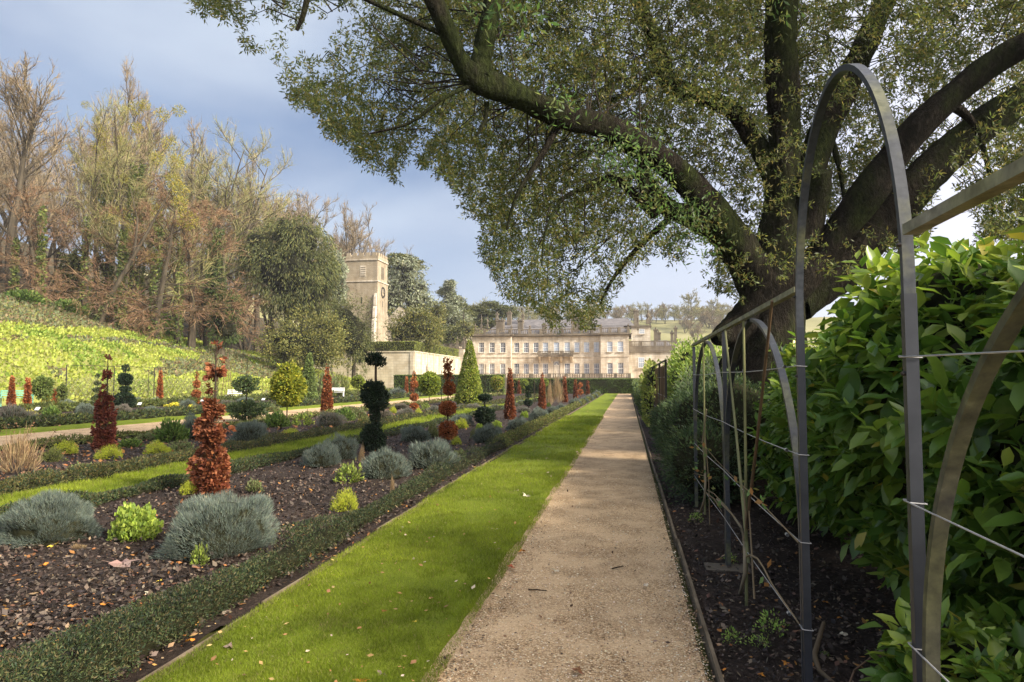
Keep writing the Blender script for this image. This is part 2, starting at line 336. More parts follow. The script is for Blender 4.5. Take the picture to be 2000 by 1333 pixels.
M['glass'] = glassmat('window_glass', (0.07, 0.085, 0.13)); M['skyglass'] = glassmat('sky_reflection_glass', (0.42, 0.5, 0.62))  # second glass has a pale sky reflection put into its colour
def oakbark():
    m, n, l, b = mat('holm_oak_bark', 0.95, 0.06); co = coords(n, l, (1, 1, 0.4))
    v = n.new('ShaderNodeTexVoronoi'); v.inputs['Scale'].default_value = 34; l.new(co, v.inputs['Vector'])
    f = noise(n, l, co, 9, 9, 0.78, 1.2)
    c = ramp(n, l, f, [(0.3, (0.008, 0.007, 0.006)), (0.52, (0.026, 0.022, 0.017)), (0.72, (0.085, 0.072, 0.055))])
    ms = ramp(n, l, noise(n, l, co, 1.1, 6, 0.6), [(0.44, (0, 0, 0)), (0.6, (0.9, 0.9, 0.9))])
    moss = ramp(n, l, noise(n, l, co, 20, 4), [(0.3, (0.012, 0.018, 0.007)), (0.7, (0.052, 0.066, 0.02))])
    l.new(mix(n, l, c, moss, ms), b.inputs['Base Color'])
    ad = n.new('ShaderNodeMath'); ad.operation = 'MULTIPLY_ADD'; ad.inputs[1].default_value = 0.25; l.new(v.outputs['Distance'], ad.inputs[0]); l.new(f, ad.inputs[2]); bump(n, l, b, ad.outputs[0], 1.0, 0.13); return m
M['oakbark'] = oakbark()
M['scar'] = simple('bare_pale_wood', (0.14, 0.10, 0.065), (0.26, 0.2, 0.13), 6, 0.85, 0.1, 0.5, 0.01, sc3=(4, 4, 0.4))

# ------------------------------------------------------------------ terrain
def sst(t): t = np.clip(t, 0, 1); return t * t * (3 - 2 * t)
def zf(X, Y):
    X = np.asarray(X, float); Y = np.asarray(Y, float)
    H = np.interp(Y, [0, 30, 59, 95, 148, 210], [13.5, 12.0, 9.9, 6.3, 3.4, 2.5])
    z = H * np.clip((-38 - X) / 24, 0, 1) ** 0.9 + 0.36 * np.clip(-66 - X, 0, 110) * 1.0
    hill = 36 * sst((Y - 215) / 190) + 6 * sst((Y - 420) / 300)
    z = np.maximum(z, hill) + 0.0
    P = np.stack([X.ravel(), Y.ravel(), np.zeros(X.size)], 1)
    bumpy = (vnoise(P, 0.11) - .5).reshape(X.shape) * np.where((X < -40) | (Y > 230), 1.0, 0.0)
    return z + bumpy * np.where(X < -64, 1.6, 0.9)
def grid(xs, ys, fn, dz=0.0):
    X, Y = np.meshgrid(xs, ys); Z = fn(X, Y) + dz; v = np.stack([X, Y, Z], -1).reshape(-1, 3); nx = len(xs)
    i = (np.arange(len(ys) - 1)[:, None] * nx + np.arange(nx - 1)[None, :]).ravel()
    return v, np.stack([i, i + 1, i + 1 + nx, i + nx], 1)
def sheet(name, xs, ys, m, fn=None, dz=0.0, smooth=True, **kw):
    v, f = grid(xs, ys, fn or (lambda a, b: a * 0), dz); return MB().add(v, f).obj(name, m, smooth=smooth, **kw)
YE = 82.0
def EDGE(Y): return .15 * np.clip((10.5 - np.asarray(Y, float)) / 7.0, 0, 1)     # the near lawn narrows slightly towards the camera
sheet('ground', [-600, -300, -38.0, 0, 300, 600], [-60, 0, 60, 120, 215, 420, 900], M['rough_grass'], lambda a, b: a * 0 - 0.06, kind='structure')
sheet('bank', np.arange(-66, -37.4, 1.0), np.arange(20, 231, 1.5), M['banksoil'], zf, kind='structure')
sheet('woodland_floor', np.arange(-260, -65.9, 3.0), np.arange(10, 260, 3.0), M['litterfloor'], zf, kind='structure')
sheet('hill', np.concatenate([np.arange(-400, 400, 12.0)]), np.arange(212, 820, 8.0), M['pasture'], zf, 0.05, kind='structure')
def lumpy(amp, sc):
    def f(X, Y):
        P = np.stack([X.ravel(), Y.ravel(), np.zeros(X.size)], 1); return (vnoise(P, sc).reshape(X.shape) - .5) * amp + (vnoise(P, sc * 3.1).reshape(X.shape) - .5) * amp * .5
    return f
ynear = np.concatenate([np.arange(-3, 14, 0.07), np.arange(14, 30, 0.3), np.arange(30, YE + .5, 1.2)])
sheet('soil_bed', np.arange(-6.95, -2.6, 0.07), ynear, M['soil'], lumpy(0.05, 3.5), 0.0, kind='structure')
sheet('soil_bed', np.arange(-13.7, -8.35, 0.2), ynear[::2], M['soil'], lumpy(0.06, 2.5), 0.0, kind='structure')
sheet('soil_bed', np.arange(-38.4, -19.6, 0.5), np.arange(-3, YE + 18, 1.0), M['soil'], lumpy(0.06, 0.9), 0.0, kind='structure')
sheet('soil_bed', np.concatenate([np.arange(0.48, 3.5, 0.06), np.arange(3.5, 14, .5)]), ynear, M['soil'], lumpy(0.05, 3.5), -0.01, kind='structure')
sheet('gravel_path', np.arange(-1.12, 0.48, 0.08), ynear, M['gravel'], lumpy(0.012, 2.5), 0.005, kind='structure')
sheet('wide_gravel_path', np.arange(-17.8, -14.4, 0.3), np.arange(-3, YE + 3, 1.0), M['gravel2'], lumpy(0.01, 1), 0.0, kind='structure')
def lawn(x0, x1, m, y1=YE):
    xs = np.linspace(x0, x1, 24); fn = lambda X, Y: lumpy(0.03, 2.2)(X, Y) + 0.03 - 0.07 * (np.abs((X - (x0 + x1) / 2) / ((x1 - x0) / 2)) > 0.999)
    v, f = grid(xs, ynear, fn); t = (v[:, 0] - x0) / (x1 - x0); v[:, 0] += (EDGE(v[:, 1]) if x1 == -1.04 else 0) * (1 - t); z0_ = v * [0, 1, 0]
    v[:, 0] += (vnoise(z0_, 1.9, x0) - .5) * .05 * (1 - t) + ((vnoise(z0_, 1.3, x1) - .5) * .04 + (vnoise(z0_, 6, x1) - .5) * .015) * t
    return MB().add(v, f).obj('lawn_strip', m, smooth=True, kind='structure')
for a, b_ in ((-2.66, -1.04), (-8.3, -7.08), (-14.5, -13.72), (-19.6, -17.8)): lawn(a, b_, M['lawn'])
# cross path and lawn at the far end of the beds
sheet('far_lawn', [-33, -20, -8, 1.2], [YE + .4, YE + 1.2, YE + 2.4], M['lawn'], None, 0.02, kind='structure')

# grass blades on the lawns, pebbles on the path, chips and leaves on the beds
rs = RS(3)
def dsty(rs, n, y0, y1, p=1.0):
    """Y positions thinning with distance"""
    u = rs.rand(n); return (y0 ** -p + u * (y1 ** -p - y0 ** -p)) ** (-1 / p)
def grass(x0, x1, y0, y1, n, h, name, seed):
    rs = RS(seed); Y = dsty(rs, n, y0, y1, 0.8); X = x0 + rs.rand(n) * (x1 - x0); P = np.stack([X, Y, np.full(n, 0.028)], 1)
    if x1 == -1.0: P[:, 0] += EDGE(Y) * np.clip((x1 - X) / (x1 - x0), 0, 1)
    P[:, 2] += (vnoise(np.stack([X, Y, X * 0], 1), 2.2) - .5) * 0.03
    D = rdir(rs, n) * 0.75 + np.array([0, 0, 1.0]); sz = h * (0.6 + Y / 9.0)
    t = vnoise(P, 1.5)[:, None]; t2 = vnoise(P, 7.0)[:, None]
    col = np.array([.125, .172, .014]) * (1 - t) + np.array([.265, .315, .032]) * t; col = col * (0.65 + 0.7 * rs.rand(n, 1)) * (0.75 + .5 * t2)
    bare_ = vnoise(P, 1.15, 4) * .6 + vnoise(P, 3.7, 2) * .4; keep = (bare_ < .63) | (rs.rand(n) < .25); P, D, sz, col, n = P[keep], D[keep], sz[keep], col[keep], int(keep.sum())
    dry = rs.rand(n) < 0.05; col[dry] = np.array([.32, .27, .12]) * (0.6 + rs.rand(dry.sum(), 1) * .6)
    mb = MB(); leaves(mb, rs, P, D, sz, 0.10, col, tri=True)
    return mb.obj(name, M['blade'], kind='stuff', label='short mown grass of the lawn strip', cat='grass')
g = grass(-2.66, -1.0, 2.6, 30, 200000, 0.026, 'grass', 11); g['label'] = 'bright green mown grass of the strip beside the gravel path'
g = grass(-8.3, -7.08, 6.0, 40, 50000, 0.04, 'grass', 12); g['label'] = 'green mown grass strip between the near bed and the second bed'
rs = RS(5)
# pebbles
n = 16000; Y = dsty(rs, n, 2.7, 12, 1.3); X = -1.0 + rs.rand(n) * 1.44; X[:4000] = np.where(rs.rand(4000) < .5, -1.0 + np.abs(rs.normal(size=4000)) * 0.10, 0.42 - np.abs(rs.normal(size=4000)) * .08)
X = np.clip(X, -1.03, 0.46)
sz = (0.0028 + 0.0045 * rs.rand(n) ** 2) * (0.8 + Y * 0.06)
oc = np.array([(1, 0, 0), (-1, 0, 0), (0, 1, 0), (0, -1, 0), (0, 0, .7), (0, 0, -.7)], float)
of = np.array([(0, 2, 4), (2, 1, 4), (1, 3, 4), (3, 0, 4)])
v = np.stack([X, Y, np.full(n, 0.009)], 1)[:, None, :] + (oc[None] * (0.7 + 0.6 * rs.rand(n, 6, 3))) * sz[:, None, None]
f = (np.arange(n)[:, None, None] * 6 + of[None]).reshape(-1, 3)
cc = np.repeat(mixcol(rs, n, [(.6, .44, .27), (.7, .56, .4), (.42, .28, .16), (.55, .38, .22), (.22, .15, .1), (.78, .7, .56)], .25), 4, 0)
MB().add(v.reshape(-1, 3), f, 0, cc).obj('loose_pebbles', M['litter'], kind='stuff', label='loose honey coloured pebbles on the gravel path', cat='gravel')
def scatter(name, x0, x1, y0, y1, n, size, cols, seed, label, wr=0.6, p=1.0, z=0.012, flat=0.35, size_y=8.0, cat='leaf litter'):
    rs = RS(seed); Y = dsty(rs, n, y0, y1, p); X = x0 + rs.rand(n) * (x1 - x0)
    P = np.stack([X, Y, z + rs.rand(n) * 0.02], 1); k = vnoise(P, 1.3); keep = rs.rand(n) < (0.35 + 1.1 * k); P = P[keep]; n = len(P)
    D = rdir(rs, n); D[:, 2] *= flat; S = np.cross(unit(D), unit(np.array([0, 0, 1.0]) + rdir(rs, n) * flat * 1.3))
    mb = MB(); leaves(mb, rs, P, D, size * (0.5 + rs.rand(n) ** 2 * 1.2) * (0.8 + P[:, 1] / size_y * .3), wr, cols, side=S, fold=0.08, jit=.3)
    return mb.obj(name, M['litter'], kind='stuff', label=label, cat=cat)
CHIP = [(.036, .028, .024), (.06, .045, .037), (.026, .021, .02), (.10, .075, .06), (.045, .032, .028), (.15, .115, .09)]
FALL = [(.26, .11, .04), (.18, .09, .055), (.32, .15, .05), (.11, .07, .055), (.24, .17, .10), (.14, .075, .055), (.38, .2, .06)]
scatter('bark_mulch', -6.7, -2.7, 3.0, 30, 42000, 0.035, CHIP, 21, 'dark bark mulch covering the near bed', cat='mulch', flat=0.6)
scatter('leaf_litter', -6.7, -2.62, 3.0, 26, 5200, 0.036, FALL, 22, 'brown and orange fallen leaves scattered over the near bed')
scatter('bark_mulch', 0.5, 4.0, 2.5, 20, 26000, 0.032, CHIP, 23, 'dark bark mulch under the trellis beside the path', cat='mulch', flat=0.6)
scatter('leaf_litter', 0.48, 4.0, 2.5, 18, 3600, 0.036, FALL + [(.1, .07, .05)] * 4, 24, 'fallen leaves on the dark soil under the trellis')
scatter('bark_mulch', -13.4, -8.6, 6, 40, 14000, 0.06, CHIP + FALL[:3], 25, 'dark mulch and leaves on the second bed', cat='mulch', flat=.6)
scatter('leaf_litter', -2.6, -1.05, 2.7, 40, 420, 0.030, [(.35, .2, .08), (.5, .4, .3), (.25, .13, .06), (.45, .3, .12)], 26, 'small dry leaf fragments on the near lawn strip', z=0.05)
scatter('leaf_litter', -1.0, 0.42, 2.7, 30, 420, 0.022, [(.2, .11, .06), (.08, .05, .035), (.4, .3, .2), (.13, .08, .05)], 27, 'small dry leaf fragments on the gravel path', z=0.012)

for k_, (xa, xb) in enumerate(((-1.06, -.86), (.34, .47))):
    scatter('leaf_litter', xa, xb, 2.7, 40, 1100, 0.020, [(.13, .085, .05), (.2, .13, .07), (.08, .06, .045), (.26, .17, .1), (.3, .24, .15)], 28 + k_, ['leaf crumbs and debris drifted along the left edge of the gravel path', 'leaf crumbs and debris drifted along the board at the right edge of the path'][k_], z=0.014)
# ------------------------------------------------------------------ fallen leaves one can pick out, twigs on the path
def leafshape(seed, lobes=False):
    rs = RS(seed); n = 14; a = np.linspace(0, 2 * math.pi, n, endpoint=False)
    r = (0.5 + 0.16 * np.cos(a * 5) * (1.6 if lobes else .4)) * (0.9 + rs.rand(n) * .2); v = np.stack([np.cos(a) * r, np.sin(a) * r * .8, 0.13 * np.cos(2 * a) + rs.rand(n) * .07], 1)
    v = np.vstack([v, [[0, 0, 0.0]]]); mb = MB(); mb.add(v, [(k, (k + 1) % n, n) for k in range(n)], 0); mb.tube([(-.45, 0, .03), (-.8, .05, .08)], [.02, .012], 3, 0); return mb
LEAFCOL = {'orange': (.5, .2, .03), 'brown': (.2, .09, .045), 'pale': (.6, .52, .4), 'red': (.36, .1, .05), 'yellow': (.55, .42, .06), 'purple grey': (.22, .15, .14)}
_lm = {}
def fallen(x, y, wpx, colr, label, seed=0, lobes=True, z=0.03):
    key = (colr, seed % 3, lobes)
    if key not in _lm:
        mb = leafshape(seed % 3 + 5, lobes); mb.f = [(f, mi, mixcol(RS(seed), len(f), [LEAFCOL[colr]], .15)) for f, mi, _ in mb.f]; _lm[key] = mb.mesh('fallen_leaf', M['litter'])
    p = G(x, y, z); s = wpx * depth(p) / 1333; r = RS(int(x + y))
    inst('fallen_leaf', _lm[key], None, p, (r.uniform(-.3, .3), r.uniform(-.3, .3), r.rand() * 6.28), (s, s, s), label=label, cat='fallen leaf', group='fallen leaves large enough to pick out')
for a in [(1128, 1310, 26, 'brown', 'curled brown leaf lying at the near end of the gravel path'), (202, 1240, 30, 'orange', 'large rust orange leaf resting against the near box edging'),
          (262, 1232, 22, 'brown', 'brown leaf caught in the near edging right of the large orange leaf'), (240, 1100, 46, 'purple grey', 'wide curled purple grey leaf in front of the lime green heuchera'),
          (40, 1295, 44, 'purple grey', 'crumpled purple grey leaf at the near left corner of the bed'), (103, 1066, 15, 'yellow', 'yellow orange leaf under the left lavender mound'), (85, 1104, 18, 'orange', 'orange leaf on the soil below the left lavender mound'),
          (243, 1196, 15, 'orange', 'bright orange leaf alone in the middle of the near soil'), (205, 1180, 14, 'orange', 'small orange leaf left of the lone bright one on the near soil'), (142, 1183, 14, 'orange', 'pale orange leaf among the mulch near the left edge'),
          (312, 1134, 10, 'yellow', 'small yellow orange leaf between the heuchera and the near edging'), (290, 1158, 13, 'pale', 'tan leaf on the mulch above the near edging'), (370, 1252, 22, 'orange', 'orange leaf under the near edging by the lawn'),
          (448, 1264, 24, 'purple grey', 'dark curled leaf lying on the near lawn'), (578, 1184, 9, 'orange', 'orange leaf on the lawn close to the timber edge'), (750, 1193, 10, 'red', 'red brown leaf in the middle of the near lawn'),
          (810, 1214, 11, 'yellow', 'yellow leaf on the near lawn right of the red brown one'), (865, 1115, 11, 'orange', 'tan orange leaf on the lawn halfway to the path'), (966, 1034, 13, 'pale', 'pale leaf on the lawn beside the bare patch'),
          (1008, 959, 9, 'pale', 'small white leaf on the lawn beyond the bare patch'), (1028, 968, 16, 'pale', 'long whitish leaf lying on the lawn near the path'), (1020, 926, 9, 'pale', 'whitish leaf in the sunny part of the lawn'),
          (1085, 1114, 12, 'pale', 'pale leaf in the middle of the path beside the short twig'), (1260, 1144, 15, 'pale', 'white star shaped leaf on the right side of the path'), (998, 1107, 15, 'red', 'pinkish leaf at the left edge of the path'), (1020, 1076, 15, 'orange', 'ochre leaf at the left edge of the path beyond the pinkish one'),
          (705, 1330, 26, 'orange', 'orange brown leaf at the near edge of the lawn'), (745, 1315, 16, 'purple grey', 'small grey leaf close to the near end of the lawn'),
          (1612, 1176, 12, 'orange', 'orange leaf on the soil right of the arch post'), (1640, 1207, 12, 'orange', 'small orange leaf in front of the yellow one on the shaded soil'), (1698, 1212, 13, 'yellow', 'yellow leaf on the shaded soil below the laurel'),
          (1645, 1240, 22, 'pale', 'pale torn leaf on the shaded soil between the arch posts'), (1722, 1293, 24, 'purple grey', 'grey brown star shaped leaf between the arch posts'), (1486, 1318, 15, 'orange', 'orange leaf at the foot of the arch post'),
          (1412, 1308, 11, 'orange', 'orange leaf on the soil beside the path board'), (1535, 1295, 14, 'orange', 'orange leaf left of the arch post foot')]:
    fallen(a[0], a[1], a[2], a[3], a[4], seed=int(a[0]))
for (x, y, x2, y2, lab) in [(1032, 1152, 1068, 1154, 'short straight dark twig lying on the gravel path'), (1195, 1111, 1218, 1106, 'dark twig on the path right of the pale leaf')]:
    a, b_ = G(x, y, 0.018), G(x2, y2, 0.02); MB().tube([a - [0, 0, 0], (a + b_) / 2 + [0, 0.004, .002], b_], [0.005, .006, 0.003], 5, 0, (.03, .022, .016)).obj('twig', M['twig'], label=lab, cat='twig')

# ------------------------------------------------------------------ low clipped edging hedges along the beds
def hedge_line(x0, x1, y0, y1, n, h, seed, label, group, cols, lsz=0.03, gaps=(), top=0.0, p=1.0, rough=1.0, cat='hedge'):
    rs = RS(seed); o = empty('edging_hedge', ((x0 + x1) / 2, (y0 + y1) / 2, 0), label, cat, group)
    w = x1 - x0; xc = (x0 + x1) / 2
    ys = np.concatenate([np.arange(max(y0, -2), min(y1, 30), 0.25), np.arange(30, y1 + 1, 1.5)]) if y1 > 30 else np.arange(y0, y1 + .1, .25)
    wf = lambda Y: 1 + rough * (vnoise(np.stack([Y * 0 + seed, Y, Y * 0], 1), 1.6) - .5) * 0.9
    # inner twigs: a lumpy rounded strip
    prof = [(-.42, 0), (-.46, .45), (-.3, .8), (0, .88), (.3, .8), (.46, .45), (.42, 0)]; v = []; k = wf(ys)
    for i, yy in enumerate(ys):
        for (a, b_) in prof: v.append((xc + (float(EDGE(yy)) if x1 == -2.86 else 0) + a * w * min(k[i], 1.15) * .74, yy, b_ * h * min(k[i], 1.0) * .70))
    q = len(prof); f = [(i * q + j, (i + 1) * q + j, (i + 1) * q + j + 1, i * q + j + 1) for i in range(len(ys) - 1) for j in range(q - 1)]
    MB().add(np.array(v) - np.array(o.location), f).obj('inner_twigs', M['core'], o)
    Y = dsty(rs, n, max(y0, 2.2), y1, p); t = rs.rand(n) * math.pi
    kk = wf(Y); X = xc + (EDGE(Y) if x1 == -2.86 else 0) + np.cos(t) * w / 2 * kk * (0.8 + .3 * rs.rand(n)); Z = np.abs(np.sin(t)) ** .6 * h * kk * (0.75 + .38 * rs.rand(n)); low = rs.rand(n) < .3; Z[low] *= rs.rand(low.sum())
    P = np.stack([X, Y, Z], 1) - np.array(o.location)
    nrm = np.stack([np.cos(t), 0 * t, np.sin(t)], 1); D = nrm * .8 + rdir(rs, n) * 1.1 + [0, 0, .3]; gk = vnoise(P, 4.5, seed) > .24; P, D = P[gk], D[gk]; n = len(P); Y = Y[gk]
    mb = MB(); tn = vnoise(P, 2.6)[:, None]; col = mixcol(rs, n, cols, .25) * (0.7 + .6 * tn)
    leaves(mb, rs, P, D, lsz * (0.7 + Y / 16.0), 0.30, col, jit=.3); mb.obj('foliage', M['leaf'], o, kind='stuff'); return o
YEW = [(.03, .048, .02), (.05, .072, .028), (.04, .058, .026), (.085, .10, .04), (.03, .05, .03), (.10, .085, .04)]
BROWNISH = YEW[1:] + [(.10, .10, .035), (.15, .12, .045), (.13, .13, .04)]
SUNNY = [(.09, .11, .03), (.13, .15, .04), (.07, .09, .03), (.16, .13, .05), (.19, .2, .06)]  # sunlight on the farther hedges put into the leaf colours
EG = 'low clipped edging hedges along the beds'
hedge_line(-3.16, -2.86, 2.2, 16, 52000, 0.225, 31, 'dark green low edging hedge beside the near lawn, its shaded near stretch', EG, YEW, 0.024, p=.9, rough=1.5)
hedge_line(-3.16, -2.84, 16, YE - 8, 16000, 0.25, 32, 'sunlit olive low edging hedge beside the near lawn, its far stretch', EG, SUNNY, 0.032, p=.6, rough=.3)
hedge_line(-7.05, -6.65, 6.5, YE - 8, 26000, 0.145, 33, 'low edging hedge on the far side of the near bed, against the second lawn strip', EG, YEW, 0.034)
hedge_line(-8.75, -8.34, 8.0, YE - 8, 30000, 0.225, 34, 'low edging hedge along the near side of the second bed', EG, BROWNISH, 0.036, rough=.8)
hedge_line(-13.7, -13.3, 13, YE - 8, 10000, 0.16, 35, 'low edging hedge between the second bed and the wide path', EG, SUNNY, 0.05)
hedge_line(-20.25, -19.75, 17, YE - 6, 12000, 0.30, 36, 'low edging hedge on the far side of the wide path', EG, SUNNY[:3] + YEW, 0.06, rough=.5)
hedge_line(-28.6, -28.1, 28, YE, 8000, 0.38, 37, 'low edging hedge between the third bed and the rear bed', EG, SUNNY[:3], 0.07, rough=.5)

# timber edging boards
def boards(name, x, t, h, y0, y1, step, label, m):
    o = empty(name, (x, y0, 0), label, 'edging'); me = MB().box(-t / 2, t / 2, 0.004, step - .006, -0.05, h).mesh('board', m); k = 0
    r = RS(4)
    for yy in np.arange(y0, y1, step): inst('board', me, o, (r.uniform(-.006, .006) + (float(EDGE(yy + 1.0)) if x < 0 else 0), yy - y0, r.uniform(-.006, .004)), (0, r.uniform(-.04, .04), r.uniform(-.003, .003)))
boards('path_edging', 0.465, 0.022, 0.045, 2.2, YE - 1, 2.4, 'thin weathered timber board edging the right side of the gravel path', M['wood'])
boards('lawn_edging', -2.69, 0.016, 0.028, 2.2, YE - 8, 2.4, 'thin timber board between the lawn strip and the dark edging hedge', M['wood'])

# ------------------------------------------------------------------ garden plants: prototypes
def mound(seed, n, cols, ln=0.08, wd=0.10, lump=.34):
    """dome of upright grey needles, unit radius and height"""
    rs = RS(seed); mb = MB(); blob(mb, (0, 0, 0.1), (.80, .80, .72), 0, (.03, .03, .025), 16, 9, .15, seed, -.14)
    d = rdir(rs, n); d[:, 2] = np.abs(d[:, 2]); k = 1 + lump * (vnoise(d * 2.6 + seed * 2.1) - .5) * 2; k2 = (0.72 + .28 * rs.rand(n) ** .5)
    P = d * (k * k2)[:, None]; P[:, 2] = P[:, 2] * .9 + .03
    gk = (vnoise(P, 5.5) * .6 + vnoise(P, 11) * .4) > .36; P, d = P[gk], d[gk]; n = len(P)
    D = d + rdir(rs, n) * .55 + np.array([0, 0, .5]); t = vnoise(P, 4.0)[:, None]
    col = mixcol(rs, n, cols, .22) * (.72 + .55 * t)
    leaves(mb, rs, P, D, ln, wd, col, 1, tri=True); return mb.mesh('lavender_bush', [M['core'], M['leaf']])
GREY = [(.13, .165, .145), (.17, .21, .185), (.10, .125, .105), (.2, .225, .17), (.12, .15, .14)]
MAUVE = [(.17, .145, .125), (.21, .18, .16), (.14, .12, .10), (.18, .18, .13)]
P_mound = {'near': [mound(41, 34000, GREY, .095, .085), mound(42, 34000, GREY, .095, .085)], 'mid': [mound(43, 7000, GREY, .16, .12), mound(44, 7000, GREY, .16, .12), mound(46, 7000, GREY, .15, .12, .3)], 'far': [mound(45, 1600, GREY, .25, .16)],
           'mmid': [mound(47, 5000, MAUVE, .17, .12), mound(48, 5000, MAUVE + GREY[:1], .17, .12)], 'mfar': [mound(49, 1400, MAUVE + GREY[:2], .25, .16)]}
BED = {1: 'near bed', 2: 'second bed', 3: 'bed beyond the wide path'}
ORD = ['first', 'second', 'third', 'fourth', 'fifth', 'sixth', 'seventh', 'eighth', 'ninth', 'tenth', 'eleventh', 'twelfth', 'thirteenth', 'fourteenth', 'fifteenth', 'sixteenth', 'seventeenth', 'eighteenth', 'nineteenth', 'twentieth', 'twenty-first', 'twenty-second', 'twenty-third', 'twenty-fourth', 'twenty-fifth', 'twenty-sixth', 'twenty-seventh', 'twenty-eighth', 'twenty-ninth', 'thirtieth']
def bed_of(x): return 1 if x > -8 else 2 if x > -15.5 else 3
def spot(x, yb, w, yt):
    """ground point, width and height in metres of a plant whose front foot is at pixel (x,yb)"""
    p = G(x, yb, 0.0); d = depth(p); W = w * d / 1333; el = (yb - 743) / 1333
    c = p + unit(np.array([p[0], p[1], 0])) * W * .42; H = max((yb - yt) * d / 1333 - W * el * .35, W * .22); return c, W, H
lav = [  # x, y base, width, y top, colour, own label
 (95, 1066, 194, 966, 'g', 'big grey green lavender mound cut by the left edge of the photo'), (435, 1092, 226, 958, 'g', 'largest blue grey lavender mound, spilling towards the near edging hedge'),
 (752, 938, 90, 876, 'g', 'grey lavender mound right in front of the dark yew topiary'), (842, 918, 86, 861, 'g', 'rounded grey green lavender mound right of the one in front of the yew topiary'),
 (628, 914, 74, 868, 'g', 'grey lavender mound left of the dark yew topiary, the front one of an overlapping pair'), (664, 900, 68, 851, 'g', 'grey lavender mound left of the dark yew topiary, the rear one of an overlapping pair'),
 (812, 864, 54, 832, 'g', 'grey mound between the yew topiary and the orange beech balls'), (955, 867, 60, 832, 'g', 'grey lavender mound in front of the small dark yew with a stake'), (1013, 842, 47, 815, 'g', 'flattened grey brown mound at the foot of the tall copper cone'),
 (901, 833, 44, 811, 'g', 'grey mound just right of the orange beech balls'), (1054, 823, 39, 797, 'g', None), (1081, 813, 33, 795, 'g', None), (1096, 803, 18, 789, 'g', None), (1123, 794, 24, 779, 'g', None), (1140, 788, 19, 776, 'g', None), (1151, 783, 17, 772, 'g', None), (1161, 778, 15, 768, 'g', None), (1166, 773, 12, 764, 'g', None),
 (486, 864, 72, 820, 'g', 'large grey mound in the second bed right of the tall ragged copper beech'), (645, 836, 50, 807, 'm', None), (751, 819, 38, 800, 'm', None), (794, 815, 35, 799, 'm', None), (782, 799, 36, 788, 'm', None), (850, 806, 30, 794, 'm', None), (687, 806, 42, 793, 'm', None), (377, 856, 50, 815, 'g', 'grey mound half hidden behind the tall ragged copper beech'),
 (897, 800, 34, 789, 'm', None), (925, 803, 34, 790, 'm', None), (968, 801, 30, 790, 'm', None), (1000, 795, 26, 785, 'm', None), (1020, 790, 22, 781, 'g', None), (1060, 783, 18, 775, 'g', None),(1023, 806, 30, 794, 'm', None),
 (28, 836, 66, 795, 'm', 'wide mauve grey mound at the left edge beyond the wide path'), (132, 799, 38, 780, 'g', None), (167, 811, 37, 790, 'g', None), (235, 809, 40, 789, 'm', None), (179, 791, 26, 784, 'g', None), (269, 786, 18, 776, 'g', None), (302, 791, 32, 779, 'g', None), (300, 809, 38, 793, 'g', None), (366, 800, 33, 782, 'g', None), (372, 782, 18, 774, 'g', None),
 (445, 796, 36, 783, 'm', None), (402, 784, 40, 775, 'g', None), (480, 787, 30, 777, 'g', None), (600, 791, 36, 780, 'g', None), (641, 788, 30, 779, 'g', None), (684, 785, 26, 773, 'g', None), (777, 774, 32, 760, 'g', None), (806, 766, 22, 757, 'g', None), (560, 790, 30, 780, 'g', None), (722, 780, 26, 771, 'g', None)]
cnt = {}
for i, (x, yb, w, yt, c, lab) in sorted(enumerate(lav), key=lambda q: q[1][0]):
    p, W, H = spot(x, yb, w, yt); b = bed_of(p[0]); key = (b, c); cnt[key] = cnt.get(key, 0) + 1
    kind = ('m' if c == 'm' else '') + ('near' if w > 150 else 'mid' if w > 32 else 'far'); kind = {'mnear': 'mmid'}.get(kind, kind)
    pr = P_mound[kind]; me = pr[i % len(pr)]
    lab = lab or '%s %s mound counted from the left in the %s' % (ORD[cnt[key] - 1], 'grey green lavender' if c == 'g' else 'mauve grey clipped', BED[b])
    inst('lavender_bush', me, None, p, (0, 0, i * 1.3), (W / 2 * (1 + .10 * math.sin(i * 2.7)), W / 2 * (1 - .1 * math.sin(i * 1.9)), H * (1.0 + .10 * math.sin(i * 3.1))), label=lab, cat='lavender bush', group='grey lavender mounds in the beds')

# beech cones with copper leaves
COPPER = [(.19, .062, .03), (.25, .09, .042), (.13, .042, .025), (.16, .052, .03), (.32, .13, .06), (.21, .075, .03)]
ORANGEY = [(.33, .115, .04), (.27, .085, .032), (.38, .15, .055), (.22, .07, .028)]
def pleaf(mb, rs, P, D, size, cols, wr=.62, mi=0, j=.2): leaves(mb, rs, P, D, size, wr, cols, mi, jit=j)
def cone_mesh(seed, n, lsz, tiers=None, cols=COPPER, ragged=.25, core=True):
    """unit cone of leaves, radius 1 at the foot, height 1"""
    rs = RS(seed); mb = MB(); z = 1 - rs.rand(n) ** .62; th = rs.rand(n) * 2 * math.pi
    r = (1 - z) ** .85 * .93 + .06; r = np.where(z < .06, r * .8, r)
    if tiers is not None: zi, ri = zip(*tiers); r = np.interp(z, zi, ri); keep = rs.rand(n) < np.clip(r * 2.2, .25, 1); z, th, r = z[keep], th[keep], r[keep]; n = len(z)
    P0 = np.stack([np.cos(th), np.sin(th), z * 4], 1); k = 1 + ragged * (vnoise(P0, 1.9, seed * 1.7) - .5) * 2.2
    rr = r * k * (.55 + .45 * rs.rand(n) ** .4); return_P = np.stack([np.cos(th) * rr, np.sin(th) * rr, z], 1)
    return rs, mb, return_P, th
